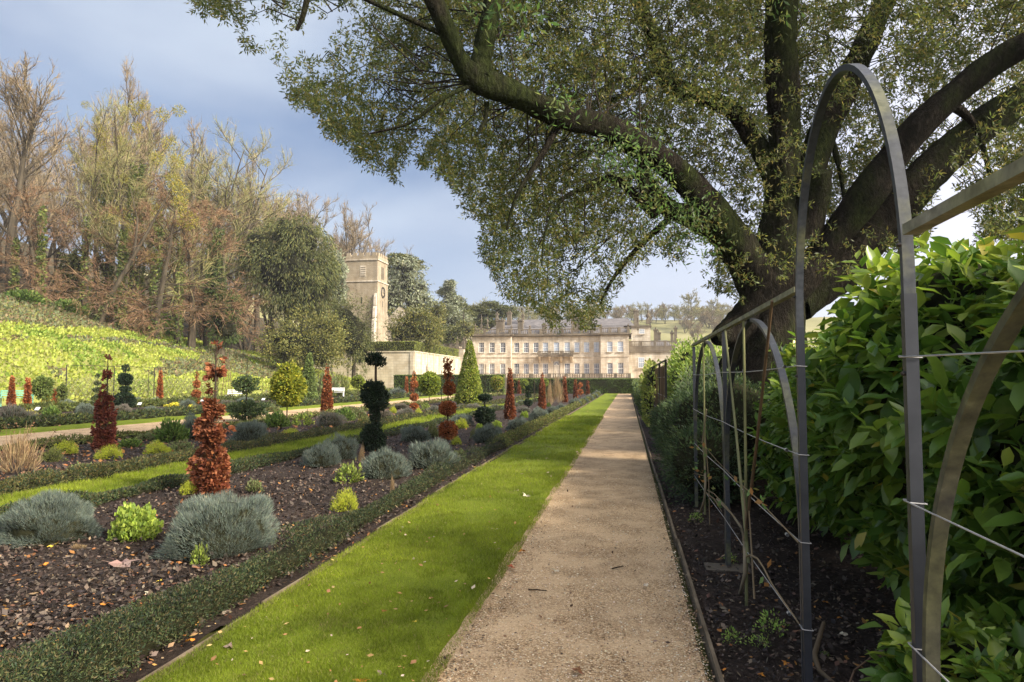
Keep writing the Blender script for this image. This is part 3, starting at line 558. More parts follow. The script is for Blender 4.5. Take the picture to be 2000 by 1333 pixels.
def beech_cone(name, x, yb, w, yt, n, lsz, label, seed, tiers=None, cols=COPPER, group='copper beech cones in the beds', cat='topiary tree', ragged=.25, stem=True, stake=False, mcore='corebrown', fol='foliage', wr=.62, gap=0):
    p = G(x, yb, 0); d = depth(p); W = w * d / 1333; H = (yb - yt) * d / 1333; p = p + unit(np.array([p[0], p[1], 0])) * W * .3
    W *= .92 if name == 'clipped_pyramid' else .58
    rs, mb, P, th = cone_mesh(seed, n, lsz, tiers, cols, ragged)
    P = P * [W / 2, W / 2, H]; D = np.stack([np.cos(th), np.sin(th), .15 + 0 * th], 1) + rdir(rs, len(P)) * .9
    o = empty(name, p, label, cat, group)
    if gap:
        k = vnoise(P, 5.2) * .6 + vnoise(P, 11) * .4 > gap + (.24 if gap > .4 else .05) * (P[:, 2] / H) ** 1.3; P, D = P[k], D[k]
    cl = mixcol(rs, len(P), cols, .22) * (.75 + .5 * vnoise(P, 3.0)[:, None]); pleaf(mb, rs, P, D, lsz, cl, wr)
    mb.obj(fol, M['leaf'], o, kind='stuff')
    s = MB().tube([(0, 0, -.02), (0.01, 0, H * .5), (0, 0, H * .97)], [.03 * min(1, W), .02, .008], 6, 0, (.05, .04, .03)); 
    if tiers is None and mcore:
        s.tube([(0, 0, .03), (0, 0, H * .2), (0, 0, H * .85)], [W * .33, W * .28, .01], 10, 1, (.03, .02, .015), lump=.2, rs=rs)
    elif mcore:
        rs2 = RS(seed + 5)
        for q in range(60):
            zz = rs2.rand() ** 1.3 * H * .95; a = rs2.rand() * 6.28; r = np.interp(zz / H, *zip(*tiers)) * W / 2 * .85
            s.tube([(0, 0, zz * .96), (math.cos(a) * r * .5, math.sin(a) * r * .5, zz), (math.cos(a) * r, math.sin(a) * r, zz + .05)], [.008, .005, .002], 3, 0, (.09, .06, .045))
    s.obj('stem', [M['twig'], M['corebrown'] if mcore == 'corebrown' else M['core']], o)
    return o
TB1 = [(0, .75), (.03, .95), (.16, 1.0), (.27, .85), (.30, .45), (.33, .75), (.40, .85), (.47, .72), (.5, .35), (.56, .55), (.62, .45), (.68, .35), (.75, .42), (.85, .38), (.93, .3), (1, .06)]
beech_cone('copper_beech', 415, 968, 108, 660, 10500, .072, 'tall ragged copper beech with tiers of rust brown leaves behind the largest lavender mound', 51, TB1, ragged=.5, gap=.44)
TB2 = [(0, .8), (.04, 1.0), (.10, .7), (.13, .6), (.16, .9), (.26, 1.0), (.42, .85), (.5, .72), (.62, .5), (.72, .3), (.85, .22), (.95, .13), (1, .03)]
beech_cone('copper_beech', 205, 880, 58, 690, 8500, .07, 'dark red copper beech cone with a thin drawn-out tip beside the wide path', 52, TB2, cols=[(.19, .055, .038), (.15, .042, .032), (.24, .08, .042), (.11, .03, .025)], ragged=.45, gap=.415)
beech_cone('copper_beech', 638, 808, 29, 712, 2600, .11, 'copper beech column with a feathery tip right of the golden bay ball', 53, [(0, .8), (.04, 1), (.3, .85), (.55, .75), (.72, .6), (.8, .2), (.93, .12), (1, .04)], cols=ORANGEY + COPPER, ragged=.4, gap=.33)
beech_cone('copper_beech', 996, 820, 36, 719, 3000, .08, 'dense slender copper beech cone standing before the middle of the house', 54)
beech_cone('copper_beech', 1059, 800, 20, 727, 1700, .10, 'copper beech cone below the balcony, third in line towards the house', 55, [(0, .85), (.1, 1), (.4, .8), (.65, .7), (.75, .3), (.92, .2), (1, .05)])
beech_cone('copper_beech', 1103, 786, 14, 736, 1200, .13, 'leaning copper beech cone in front of the end hedge', 56)
beech_cone('copper_beech', 1124, 779, 10, 743, 700, .15, 'small dark copper beech cone right of the leaning one', 57)
beech_cone('copper_beech', 1148, 773, 8, 743, 600, .17, 'smallest copper beech cone nearest to the end hedge', 58)
beech_cone('copper_beech', 1014, 770, 8, 743, 500, .18, 'thin distant copper beech cone behind the slender one', 59)
beech_cone('copper_beech', 1041, 768, 7, 745, 400, .18, 'tiny distant copper beech cone in front of the end hedge', 60)
beech_cone('copper_beech', 312, 785, 17, 723, 1400, .14, 'orange copper cone standing alone at the foot of the bank', 61, cols=ORANGEY)
beech_cone('copper_beech', 22, 797, 20, 735, 1500, .13, 'left one of two copper cones in front of the green bench', 62, cols=ORANGEY)
beech_cone('copper_beech', 53, 802, 18, 738, 1500, .13, 'right one of two copper cones in front of the green bench', 63, cols=ORANGEY)
beech_cone('copper_beech', 794, 771, 7, 736, 350, .2, 'left one of two small copper cones by the terrace wall', 64, cols=ORANGEY)
beech_cone('copper_beech', 805, 774, 7, 738, 350, .2, 'right one of two small copper cones by the terrace wall', 65)
beech_cone('copper_beech', 106, 794, 15, 760, 700, .13, 'squat orange brown cone beside the golden one', 66, cols=ORANGEY)
GOLD = [(.33, .27, .04), (.25, .23, .04), (.4, .3, .05)]
beech_cone('golden_conifer', 89, 795, 27, 764, 1500, .09, 'squat golden brown conifer near the green bench', 67, cols=GOLD, group=None, cat='conifer', mcore='core', wr=.3)
HOLLY = [(.17, .23, .035), (.26, .3, .05), (.11, .16, .03), (.34, .36, .08)]
beech_cone('clipped_pyramid', 917, 792, 66, 664, 9000, .11, 'tall clipped yellow green holly pyramid in front of the left end of the house', 68, cols=HOLLY, group='clipped green pyramids', cat='topiary', ragged=.05, mcore='core', wr=.7)
beech_cone('clipped_pyramid', 603, 784, 36, 690, 3500, .16, 'smaller green pyramid behind the golden bay ball', 69, cols=[(.15, .2, .06), (.2, .25, .08), (.1, .14, .05)], group='clipped green pyramids', cat='topiary', ragged=.06, mcore='core', wr=.7)

def ball_tree(name, x, yb, parts, cols, label, seed, lsz, stem=None, group=None, stake=None, cat='topiary tree', mfol='leaf', stemr=.022):
    """parts: (dx px, y centre, rx px, ry px, number of leaves, ragged); a clipped head or several on one stem"""
    p = G(x, yb, 0); d = depth(p); o = empty(name, p, label, cat, group); u = d / 1333; rs = RS(seed); top = 0
    for (dx, yc, rx, ry, n, rag) in parts:
        c = np.array([dx * u, 0, (yb - yc) * u]); r = np.array([rx * .84, rx * .84, ry * .92]) * u; top = max(top, c[2])
        mb = MB(); blob(mb, c, r * (.78 - rag * .35), 0, (.02, .02, .01), 12, 8, .1, seed)
        dd = rdir(rs, n); k = (1 + rag * 1.6 * (vnoise(dd * 2.4 + seed) - .45) * 2) * (.78 + .25 * rs.rand(n)); P = c + dd * r * k[:, None]; P[:, 2] = np.maximum(P[:, 2], .01)
        cl = mixcol(rs, n, cols, .2) * (.75 + .5 * vnoise(P, 5.0)[:, None]); leaves(mb, rs, P, dd + rdir(rs, n) * .9, lsz, .5, cl, 1)
        mb.obj('foliage', [M['core'], M[mfol]], o)
    MB().tube([(0, 0, -.03), (.01, 0, top * .5), (parts[-1][0] * u if False else 0, 0, top)], [stemr * 1.2, stemr, stemr * .7], 7, 0, (.07, .05, .035)).obj('stem', M['twig'], o)
    if stake:
        h = (yb - stake) * u; MB().tube([(.03, -.02, -.03), (.03, -.02, h)], [.012, .012], 5, 0, (.03, .025, .02)).obj('stake', M['twig'], o)
    return o
BAYG = [(.22, .25, .03), (.42, .40, .05), (.13, .175, .03), (.3, .31, .04)]
ball_tree('bay_ball_tree', 560, 826, [(2, 757, 37, 37, 5200, .07), (2, 724, 22, 14, 600, .4)], BAYG, 'golden green ball of leaves on a thin stem in the second bed', 71, .12, group='ball headed small trees')
BAY2 = [(.17, .22, .03), (.27, .31, .05), (.09, .13, .02)]
ball_tree('bay_ball_tree', 838, 796, [(1, 750, 23, 23, 2200, .07)], BAY2, 'leafy green ball tree in front of the terrace wall', 72, .15, group='ball headed small trees')
ball_tree('bay_ball_tree', 699, 780, [(0, 746, 13, 13, 900, .04)], BAY2, 'small clipped ball tree left of the dark yew topiary', 73, .15, group='ball headed small trees')
ball_tree('bay_ball_tree', 971, 780, [(0, 748, 15.5, 14.5, 1500, .02)], BAY2 + [(.35, .27, .06)], 'smooth round ball tree right of the tall pyramid', 74, .12, group='ball headed small trees')
ball_tree('bay_ball_tree', 1024, 771, [(0, 750, 9, 9, 700, .03)], BAY2, 'small ball tree behind the slender copper cone', 75, .15, group='ball headed small trees')
ball_tree('bay_ball_tree', 1062, 769, [(3, 747, 7, 7, 500, .03)], BAY2, 'tiny pale ball tree behind the third copper cone', 76, .15, group='ball headed small trees')
ball_tree('bay_ball_tree', 809, 770, [(0, 742, 8, 8, 400, .06)], BAY2, 'tiny pale ball tree by the terrace wall behind the tiered beech', 77, .15, group='ball headed small trees')
TG = 'beech balls in tiers on one stem'
ball_tree('tiered_beech', 874, 866, [(1, 842, 19, 16, 1500, .15), (0, 799, 17, 12, 1200, .15), (3, 760, 11, 11, 700, .25), (1, 732, 7, 9, 240, .6), (-1, 712, 6, 9, 220, .6)], ORANGEY, 'orange beech clipped into balls on one stem, in the near bed', 81, .07, group=TG, stemr=.015)
ball_tree('tiered_beech', 809, 800, [(0, 794, 9, 5, 400, .1), (0, 776, 8, 6, 500, .15), (0, 751, 6, 6, 300, .3), (0, 735, 3, 8, 120, .5)], ORANGEY, 'smaller tiered orange beech in the second bed before the terrace wall', 82, .1, group=TG, stemr=.015)
ball_tree('tiered_beech', 383, 790, [(0, 785, 6, 4, 300, .1), (0, 770, 8, 7, 500, .15), (0, 751, 6, 6, 300, .2), (0, 735, 2, 7, 80, .5)], ORANGEY, 'distant tiered beech before the lattice fence', 83, .13, group=TG, stemr=.02)
ball_tree('tiered_beech', 1134, 776, [(0, 766, 5, 5, 200, .2), (0, 752, 4, 4, 150, .3)], ORANGEY, 'tiny tiered beech beside the smallest copper cone', 84, .15, group=TG, stemr=.02)
DYEW = [(.018, .034, .018), (.03, .05, .026), (.014, .026, .014)]
TY = 'dark yew topiary'
ball_tree('yew_topiary', 732, 884, [(-2, 856, 23, 27, 4200, .25), (0, 772, 25, 26, 5200, .3), (0, 812, 9, 22, 900, .25), (0, 702, 15, 10, 1400, .6)], DYEW, 'tall black green yew topiary with a flat umbrella top', 91, .055, group=TY, stemr=.035)
ball_tree('yew_topiary', 946, 832, [(0, 812, 19, 16, 2600, .22), (1, 777, 12, 6, 800, .2)], DYEW, 'small dark yew with two tiers and a tall stake', 92, .075, group=TY, stake=712)
ball_tree('yew_topiary', 1032, 803, [(0, 787, 8, 5, 500, .2), (0, 772, 5, 3, 200, .3), (0, 757, 4, 3, 150, .3)], DYEW, 'thin dark tiered yew between two copper cones', 93, .09, group=TY, stake=740)
ball_tree('yew_topiary', 243, 803, [(0, 782, 20, 15, 1800, .12), (1, 760, 10, 3, 400, .1), (0, 741, 13, 11, 900, .1), (0, 719, 5, 5, 160, .3)], DYEW, 'dark green topiary with a ball above a dome, beyond the wide path', 94, .12, group=TY)
ball_tree('yew_topiary', 189, 790, [(0, 778, 9, 5, 400, .2), (0, 762, 7, 4, 250, .2), (0, 749, 5, 3, 150, .2), (0, 735, 3, 3, 100, .2)], [(.05, .07, .03), (.08, .1, .04)], 'thin tiered dark topiary behind the dark red cone', 95, .12, group=TY)
RYEW = [(.04, .07, .03), (.06, .09, .035), (.09, .12, .05)]
ball_tree('spreading_yew', 480, 822, [(0, 802, 33, 14, 2600, .55), (-2, 752, 22, 13, 1300, .5)], RYEW, 'loose spreading yew with a second tier on its stake left of the golden ball', 96, .10, group=None, stake=702, cat='yew')
ball_tree('young_juniper', 82, 800, [(0, 757, 18, 20, 1800, .3)], [(.09, .13, .03), (.14, .18, .05)], 'rounded green conifer behind the golden brown one', 97, .14, cat='shrub')
ball_tree('young_juniper', 121, 796, [(0, 768, 8, 18, 700, .2)], [(.1, .13, .04), (.14, .17, .05)], 'narrow olive conifer right of the squat orange cone', 98, .14, cat='shrub')
for (x, yb, yt, lab) in [(948, 800, 712, None), (862, 790, 724, 'thin dark stake left of the tall pyramid, tallest of the bare stakes'), (513, 778, 722, 'bare stake standing beside the white bench'), (1044, 790, 742, 'short bare stake in front of the end hedge'), (289, 783, 722, 'bare dark stake beside the distant orange cone')]:
    if lab is None: continue
    p = G(x, yb, 0); h = (yb - yt) * depth(p) / 1333; MB().tube([(0, 0, -.05), (0, 0, h)], [.022, .018], 5, 0, (.05, .04, .03)).obj('garden_stake', M['twig'], loc=p, label=lab, cat='stake', group='bare stakes in the beds')

# low perennials and little shrubs
def clump_mesh(seed, n, lsz, cols, wr=.5, lump=.35, core=True, up=.4, m='leaf', flat=1.0):
    rs = RS(seed); mb = MB()
    if core: blob(mb, (0, 0, .05), (.6, .6, .5), 0, (.03, .03, .02), 10, 6, .2, seed, -.1)
    d = rdir(rs, n); d[:, 2] = np.abs(d[:, 2]) * flat; k = (1 + lump * (vnoise(d * 3 + seed) - .5) * 2) * (.5 + .5 * rs.rand(n) ** .5)
    P = d * k[:, None]; leaves(mb, rs, P, d + rdir(rs, n) * .7 + [0, 0, up], lsz, wr, mixcol(rs, n, cols, .2) * (.7 + .6 * vnoise(P, 3.5)[:, None]), 1)
    return mb.mesh('plant', [M['core'], M[m]])
LIME = [(.38, .42, .04), (.3, .36, .04), (.45, .46, .06)]; HEU = [(.24, .32, .05), (.3, .38, .07), (.17, .24, .05)]; GRN = [(.08, .14, .03), (.12, .19, .04), (.06, .10, .025), (.17, .23, .06)]
OLV = [(.13, .15, .05), (.18, .2, .06), (.1, .11, .04)]; YEL = [(.55, .5, .05), (.6, .55, .08)]; FRESH = [(.14, .18, .07), (.19, .23, .10), (.17, .15, .08)]
P_cl = {'lime': clump_mesh(101, 2600, .2, LIME, .12, .4), 'heu': clump_mesh(102, 1500, .155, HEU, 1.05, .35, up=.6), 'green': clump_mesh(103, 900, .3, GRN, .45, .35), 'olive': clump_mesh(104, 1400, .2, OLV, .3, .5),
        'yellow': clump_mesh(105, 500, .3, YEL, .5), 'fresh': clump_mesh(106, 700, .3, FRESH, .4, .5), 'airy': clump_mesh(107, 420, .26, OLV + HEU, .5, .6, core=False), 'straw': clump_mesh(108, 900, .45, [(.28, .2, .11), (.4, .3, .17), (.2, .13, .08)], .06, .5, core=False, up=1.0)}
low = [(266, 1060, 104, 984, 'heu', 'lime green heuchera with lobed leaves between the two big lavender mounds', 'perennial'), (675, 1003, 62, 960, 'lime', 'small feathery yellow green juniper on the dark soil of the near bed', 'juniper'),
 (682, 947, 66, 903, 'airy', 'loose olive leaved shrublet behind the small yellow green juniper', 'shrub'), (497, 962, 34, 938, 'fresh', 'grassy green tuft behind the largest lavender mound', 'perennial'), (372, 968, 44, 938, 'lime', 'lime tuft at the foot of the tall ragged copper beech', 'perennial'), (768, 935, 18, 915, 'olive', 'olive tuft between the two lavender mounds beside the yew', 'perennial'),
 (901, 838, 34, 819, 'lime', 'lime green clump right of the beech balls', 'perennial'), (892, 870, 24, 854, 'lime', 'lime clump in front of the lowest beech ball', 'perennial'), (846, 855, 30, 832, 'olive', 'olive grass clump left of the beech balls', 'perennial'), (925, 858, 17, 841, 'olive', 'small olive tuft left of the mound with the staked yew behind', 'perennial'), (897, 895, 28, 878, 'fresh', 'green leafy clump below the lime one on the near bed', 'perennial'),
 (970, 836, 26, 822, 'heu', 'bright leafy clump right of the small dark yew', 'perennial'), (937, 840, 20, 828, 'heu', 'bright leafy clump in front of the small dark yew', 'perennial'), (1024, 817, 20, 804, 'heu', 'bright green clump right of the slender copper cone', 'perennial'), (992, 858, 18, 845, 'heu', 'low bright clump beside the near edging hedge', 'perennial'), (1072, 795, 10, 787, 'green', 'small green clump at the foot of the third copper cone', 'perennial'),
 (214, 899, 58, 872, 'lime', 'yellow green juniper in front of the dark red copper cone', 'juniper'), (307, 890, 58, 864, 'lime', 'yellow green juniper between the dark red cone and the tall ragged beech', 'juniper'), (127, 889, 54, 863, 'lime', 'yellow green juniper left of the dark red copper cone', 'juniper'), (100, 905, 50, 878, 'olive', 'olive clump below the left yellow green juniper', 'perennial'), (355, 884, 52, 862, 'fresh', 'leafy green patch left of the tall ragged beech', 'perennial'), (255, 876, 52, 858, 'green', 'dark leafed low clump right of the dark red cone', 'perennial'), (284, 862, 40, 846, 'fresh', 'pale green patch behind the dark leafed low clump', 'perennial'),
 (335, 864, 66, 822, 'green', 'glossy dark green shrub beside the wide path left of the ragged beech', 'shrub'), (165, 925, 60, 905, 'fresh', 'thin green tuft behind the edging of the second bed', 'perennial'),
 (540, 836, 50, 806, 'green', 'green leafy shrub at the foot of the golden ball tree', 'shrub'), (592, 832, 50, 804, 'airy', 'yellow green leafy patch right of the golden ball tree', 'shrub'), (568, 852, 42, 838, 'lime', 'low lime clump before the golden ball tree', 'perennial'), (672, 823, 42, 798, 'green', 'dark green shrub left of the dark yew topiary in the second bed', 'shrub'), (702, 818, 32, 798, 'fresh', 'fresh green shrub touching the dark yew topiary', 'shrub'), (712, 828, 34, 814, 'olive', 'olive perennial patch behind the dark yew topiary', 'perennial'), (768, 808, 18, 795, 'lime', 'lime clump right of the dark yew topiary', 'perennial'), (818, 812, 18, 798, 'lime', 'lime clump between two mauve mounds', 'perennial'), (832, 802, 22, 786, 'airy', 'airy pale clump at the foot of the leafy ball tree', 'perennial'),
 (100, 818, 36, 795, 'green', 'round green shrub beyond the wide path near the plant label', 'shrub'), (147, 822, 40, 808, 'fresh', 'fresh green low patch beyond the wide path', 'perennial'), (60, 812, 28, 802, 'yellow', 'yellow patch beside the left plant label', 'perennial'), (372, 802, 20, 792, 'yellow', 'small bright yellow clump beside the grey mound', 'perennial'), (125, 818, 20, 810, 'yellow', 'yellow flowering patch right of the round green shrub', 'perennial'), (474, 790, 10, 784, 'yellow', 'tiny yellow clump near the white bench', 'perennial'), (340, 795, 34, 788, 'yellow', 'dull yellow patch behind the far edging', 'perennial'), (520, 806, 60, 790, 'fresh', 'green foliage patch along the wide path left of the golden ball', 'perennial'), (660, 775, 26, 764, 'olive', 'olive shrub near the small white bench', 'shrub'), (740, 775, 34, 752, 'olive', 'dark shrub at the foot of the terrace wall', 'shrub'),
 (640, 775, 60, 730, 'fresh', 'grey green loose shrub behind the copper column', 'shrub'), (665, 770, 40, 735, 'olive', 'olive shrub left of the small clipped ball tree', 'shrub'), (28, 775, 40, 700, 'straw', 'russet leaved shrub growing on the foot of the bank at the left edge', 'shrub'),
 (38, 930, 100, 845, 'straw', 'clump of dry brown grass stems at the left edge of the second bed', 'ornamental grass'), (1088, 790, 32, 735, 'straw', 'tall straw coloured grass plume before the balcony', 'ornamental grass'), (1073, 795, 18, 745, 'straw', 'thinner straw coloured grass left of the tall plume', 'ornamental grass'), (1012, 925, 8, 920, 'fresh', None, None),
 (1440, 870, 10, 860, 'heu', None, None), (690, 842, 22, 832, 'straw', 'small dry tuft in the second bed', 'ornamental grass'), (500, 1000, 20, 985, 'straw', None, None), (152, 1078, 44, 1062, 'straw', 'dead brown tuft in front of the left lavender mound', 'perennial'), (706, 905, 18, 870, 'straw', 'rust coloured dead stems beside the yew topiary', 'perennial'),
 (390, 1108, 40, 1062, 'airy', 'thin yellowing leaves in front of the largest lavender mound', 'perennial'), (766, 962, 12, 930, 'straw', 'dead upright stems before the lavender mound by the yew', 'perennial')]
for i, (x, yb, w, yt, k, lab, cat) in enumerate(low):
    if not lab: continue
    p, W, H = spot(x, yb, w, yt); nm = {'juniper': 'low_juniper', 'shrub': 'small_shrub', 'perennial': 'perennial_clump', 'ornamental grass': 'ornamental_grass'}[cat]
    inst(nm, P_cl[k], None, p, (0, 0, i * 2.1), (W * (.30 if k == 'straw' else .40), W * (.30 if k == 'straw' else .40), H * (.8 if k == 'straw' else .88)), label=lab, cat=cat, group={'juniper': 'feathery yellow green junipers', 'perennial': 'low perennials in the beds'}.get(cat))
# dry stalks at the left edge
rs = RS(110); o = empty('dry_stalks', G(30, 925), 'long bare bleached stalks leaning out of the dry grass at the left edge', 'dead plant'); base = np.array(o.location)
for k, (x0, y0, x1, y1) in enumerate([(20, 940, 85, 875), (20, 935, 75, 890), (10, 930, 60, 835), (25, 930, 62, 842), (5, 925, 30, 838), (40, 930, 110, 838), (15, 930, 12, 840), (85, 1050, 92, 985)]):
    D = depth(base); a, b_ = AD(x0, y0, D) - base, AD(x1, y1, D) - base; a[2] = max(a[2], 0)
    mb = MB().tube([a, (a + b_) / 2 + rs.normal(size=3) * .02, b_], [.009, .006, .003], 4, 0, (.36, .28, .18) if k < 2 else (.17, .11, .07)); n = 14
    if k >= 2: leaves(mb, rs, b_ + rs.normal(size=(n, 3)) * .05, rdir(rs, n), .035, .6, [(.14, .08, .05), (.2, .12, .07)])
    mb.obj('stalk', M['twig'], o)

# white plant labels, benches, cane obelisk
for k, (x, y, lab) in enumerate([(72, 812, 'white plant label on a stick near the left edge beyond the wide path'), (272, 800, 'white plant label beside the dark green topiary dome'), (395, 792, 'white plant label right of the tiered beech'), (514, 789, 'white plant label left of the golden ball tree')]):
    p = G(x, y, 0); o = empty('plant_label', p, lab, 'plant label', 'white plant labels on sticks'); MB().box(-.012, .012, -.012, .012, 0, .28).obj('stick', M['black'], o)
    v = np.array([(-.11, -.05, .25), (.11, -.05, .25), (.11, .07, .38), (-.11, .07, .38)]); MB().add(np.vstack([v, v - [0, -.01, .012]]), [(0, 1, 2, 3), (7, 6, 5, 4), (0, 4, 5, 1), (1, 5, 6, 2), (2, 6, 7, 3), (3, 7, 4, 0)]).obj('plate', M['white'], o)
def bench(p, W, m, label, rz, arms=True, seath=.42):
    o = empty('garden_bench', p, label, 'bench', None, rz)
    sl = MB().box(-W / 2, W / 2, -.04, .04, -.013, .013).mesh('slat', m)
    for k in range(4): inst('slat', sl, o, (0, -.2 + k * .11, seath))
    for k in range(3): inst('slat', sl, o, (0, .24 + k * .03, seath + .14 + k * .13), (math.radians(78), 0, 0))
    for sx in (-1, 1):
        x = sx * (W / 2 - .06)
        MB().box(x - .03, x + .03, -.24, -.18, 0, seath).obj('leg', m, o); MB().box(x - .03, x + .03, .2, .26, 0, seath + .45).obj('leg', m, o)
        if arms:
            t = np.linspace(-math.pi * .1, math.pi * 1.1, 12); MB().tube([(x, -.02 + math.cos(a) * .24, seath + .02 + math.sin(a) * .2) for a in t], .022, 6).obj('armrest', m, o, smooth=True)
    return o
bench(G(30, 795), 1.75, M['benchgreen'], 'pale green slatted bench with round iron arms behind two copper cones', math.radians(28), seath=.55)
bench(G(461, 783), 1.5, M['white'], 'white slatted bench in front of the lattice fence', math.radians(15), False)
bench(G(659, 775), 1.3, M['white'], 'small white bench right of the copper column', math.radians(15), False)
p = G(443, 783); H = 93 * depth(p) / 1333; o = empty('cane_obelisk', p, 'tall thin brown cane obelisk standing behind the ragged copper beech', 'obelisk')
for k in range(10):
    a = k / 10 * 6.283; MB().tube([(math.cos(a) * .5, math.sin(a) * .5, 0), (math.cos(a) * .03, math.sin(a) * .03, H)], .012, 4).obj('cane', M['browncane'], o)
for k in range(6):
    z = H * (.12 + k * .14); r = .5 * (1 - z / H) + .03; MB().tube([(math.cos(a) * r, math.sin(a) * r, z) for a in np.linspace(0, 6.283, 13)], .010, 4, cap=False).obj('hoop', M['browncane'], o)

# lattice fence with espaliers at the foot of the bank
def lattice(xa, xb, label, arch=True):
    A, B = G(xa, 786), G(xb, 779); A[0] = B[0] = (A[0] + B[0]) / 2
    A = np.array([-38.3, G(xa, 786)[1] * 38.3 / abs(G(xa, 786)[0]), 0]); B = np.array([-38.3, G(xb, 786)[1] * 38.3 / abs(G(xb, 786)[0]), 0])
    L = np.linalg.norm(B - A); u = (B - A) / L; o = empty('lattice_fence', A, label, 'fence', 'lattice fences of canes at the foot of the bank'); H = 1.75
    n = 0; cm = {}
    for q, x0 in enumerate(np.arange(-H, L, .55)):
        for sg in (1, -1):
            a0, a1 = (x0, x0 + H) if sg > 0 else (x0 + H, x0); t0, t1 = 0.0, 1.0
            lo, hi = max(0, min(a0, a1)), min(L, max(a0, a1))
            if hi - lo < .1: continue
            f = lambda s: (s - a0) / (a1 - a0) * H
            key = (round(hi - lo, 1), sg); pz, pq = f(lo), f(hi)
            MB().bar([u * lo + [sg * .015, 0, pz], u * hi + [sg * .015, 0, pq]], (1, 0, 0), .025, .035).obj('cane', M['cane'], o); n += 1
    for s in np.arange(0, L + .1, L / max(1, round(L / 5.5))): MB().tube([u * s, u * s + [0, 0, H + .9]], .035, 6).obj('post', M['black'], o)
    MB().bar([u * 0 + [0, 0, H + .9], u * L + [0, 0, H + .9]], (1, 0, 0), .03, .03).obj('top_rail', M['black'], o)
    rs = RS(int(xa)); n = int(L * 160); P = u * (rs.rand(n, 1) * L) + np.stack([rs.normal(size=n) * .12 - .12, rs.normal(size=n) * .05, rs.rand(n) * H], 1); mb = MB()
    leaves(mb, rs, P, rdir(rs, n), .16, .5, [(.3, .36, .1), (.22, .27, .08), (.16, .16, .06), (.38, .42, .14)]); mb.obj('climber', M['leaf'], o, kind='stuff')
lattice(128, 300, 'cane lattice fence behind the dark topiary dome, left stretch'); lattice(312, 425, 'cane lattice fence behind the tiered beech, right stretch')

# ------------------------------------------------------------------ ground cover of the bank
rs = RS(120); n = 82000
X = -38 - rs.rand(n) * 28.5; Y = 22 + rs.rand(n) ** 1.2 * 140; P0 = np.stack([X, Y, X * 0], 1)
reg = vnoise(P0, .16) * .6 + vnoise(P0, .45, 7) * .4; strp = vnoise(np.stack([X * .42 + Y * .10, Y * .035, X * 0], 1), 1.0, 3)
P = np.stack([X, Y, zf(X, Y) + rs.rand(n) * .42 * (vnoise(P0, .8) + .3)], 1)
L1 = mixcol(rs, n, [(.32, .37, .07), (.37, .41, .09), (.28, .34, .06), (.34, .38, .08)], .10)
L2 = mixcol(rs, n, [(.12, .14, .07), (.16, .15, .08), (.19, .14, .08), (.15, .18, .10)], .2); L3 = mixcol(rs, n, [(.16, .24, .04), (.26, .33, .06)], .2)
w = (strp * .65 + reg * .35); col = np.where((w > .53)[:, None], L2, L1); col = np.where((reg < .30)[:, None] | (X < -62.5)[:, None], L3, col)
mb = MB(); D = rdir(rs, n) * .8 + [0.5, 0, 1.0]; leaves(mb, rs, P, D, .27, .75, col); mb.obj('bank_ground_cover', M['leaf'], kind='stuff', label='yellow green low ground cover spread over the sloping bank', cat='ground cover')
for k, (x, y, wpx, hpx, lab) in enumerate([(322, 690, 50, 40, 'round bright green shrub on the crest of the bank, under the reddish trees'), (282, 688, 44, 28, 'smaller green shrub left of the round one on the bank crest'), (128, 650, 66, 24, 'bright green low shrub row on the bank crest left of the leaning tree'), (45, 638, 60, 22, 'green shrub on the bank crest near the left edge')]):
    D = 62 / abs((ray(x, y) / 1)[0]); d_ = ray(x, y); t = -62 / d_[0]; p = CAM + d_ * t; p[2] = float(zf(np.array([p[0]]), np.array([p[1]]))[0]) - .1; dd = depth(p)
    inst('bank_shrub', P_cl['green'] if k != 0 else clump_mesh(130, 2600, .16, [(.22, .38, .05), (.3, .46, .08), (.14, .26, .03)], .5), None, p, (0, 0, k), (wpx * dd / 2666, wpx * dd / 2666, hpx * dd / 1333), label=lab, cat='shrub', group='shrubs along the crest of the bank')

# ------------------------------------------------------------------ trellis with gothic arch beside the path
TX = 0.84; HR = 2.04
posts = [8.94, 6.20, 3.54]; PB = 2.22
tre = empty('rose_trellis', (TX, 3.54, 0), 'grey steel trellis with curved braces and wires in front of the oak trunk', 'trellis')
off = np.array([TX, 3.54, 0])
def tp(y, z, x=0): return np.array([TX + x, y, z]) - off
postm = MB().bar([(0, 0, -.1), (0, 0, HR - .012)], (1, 0, 0), .034, .028).mesh('post', M['metal'])
for y in (8.94, 6.20): inst('post', postm, tre, tp(y, 0))
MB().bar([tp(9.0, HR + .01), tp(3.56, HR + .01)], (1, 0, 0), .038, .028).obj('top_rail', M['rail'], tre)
def brace(y0, dirn, z0=.80, a=1.36, par=tre, offv=off, mt='arch'):
    t = np.linspace(0, math.pi / 2, 22); pts = [(TX + .0, y0 + dirn * (.035 + a * (1 - math.cos(q))), z0 + (HR - .03 - z0) * math.sin(q)) for q in t]
    pts = [(TX, y0 + dirn * .035, .02), (TX, y0 + dirn * .035, z0 * .5)] + pts; return MB().bar(np.array(pts) - offv, (1, 0, 0), .038, .02).obj('curved_brace', M[mt], par)
brace(8.94, -1); brace(6.20, 1); brace(6.20, -1); brace(3.54, 1)
wp = [.41, .82, 1.24, 1.67]
for z in wp:
    n = 12; MB().tube([tp(8.94 - (8.94 - 3.52) * k / n, z - .012 * math.sin(math.pi * ((k * 2) % n) / n), -.022) for k in range(n + 1)], .0028, 5, cap=False).obj('wire', M['wire'], tre)
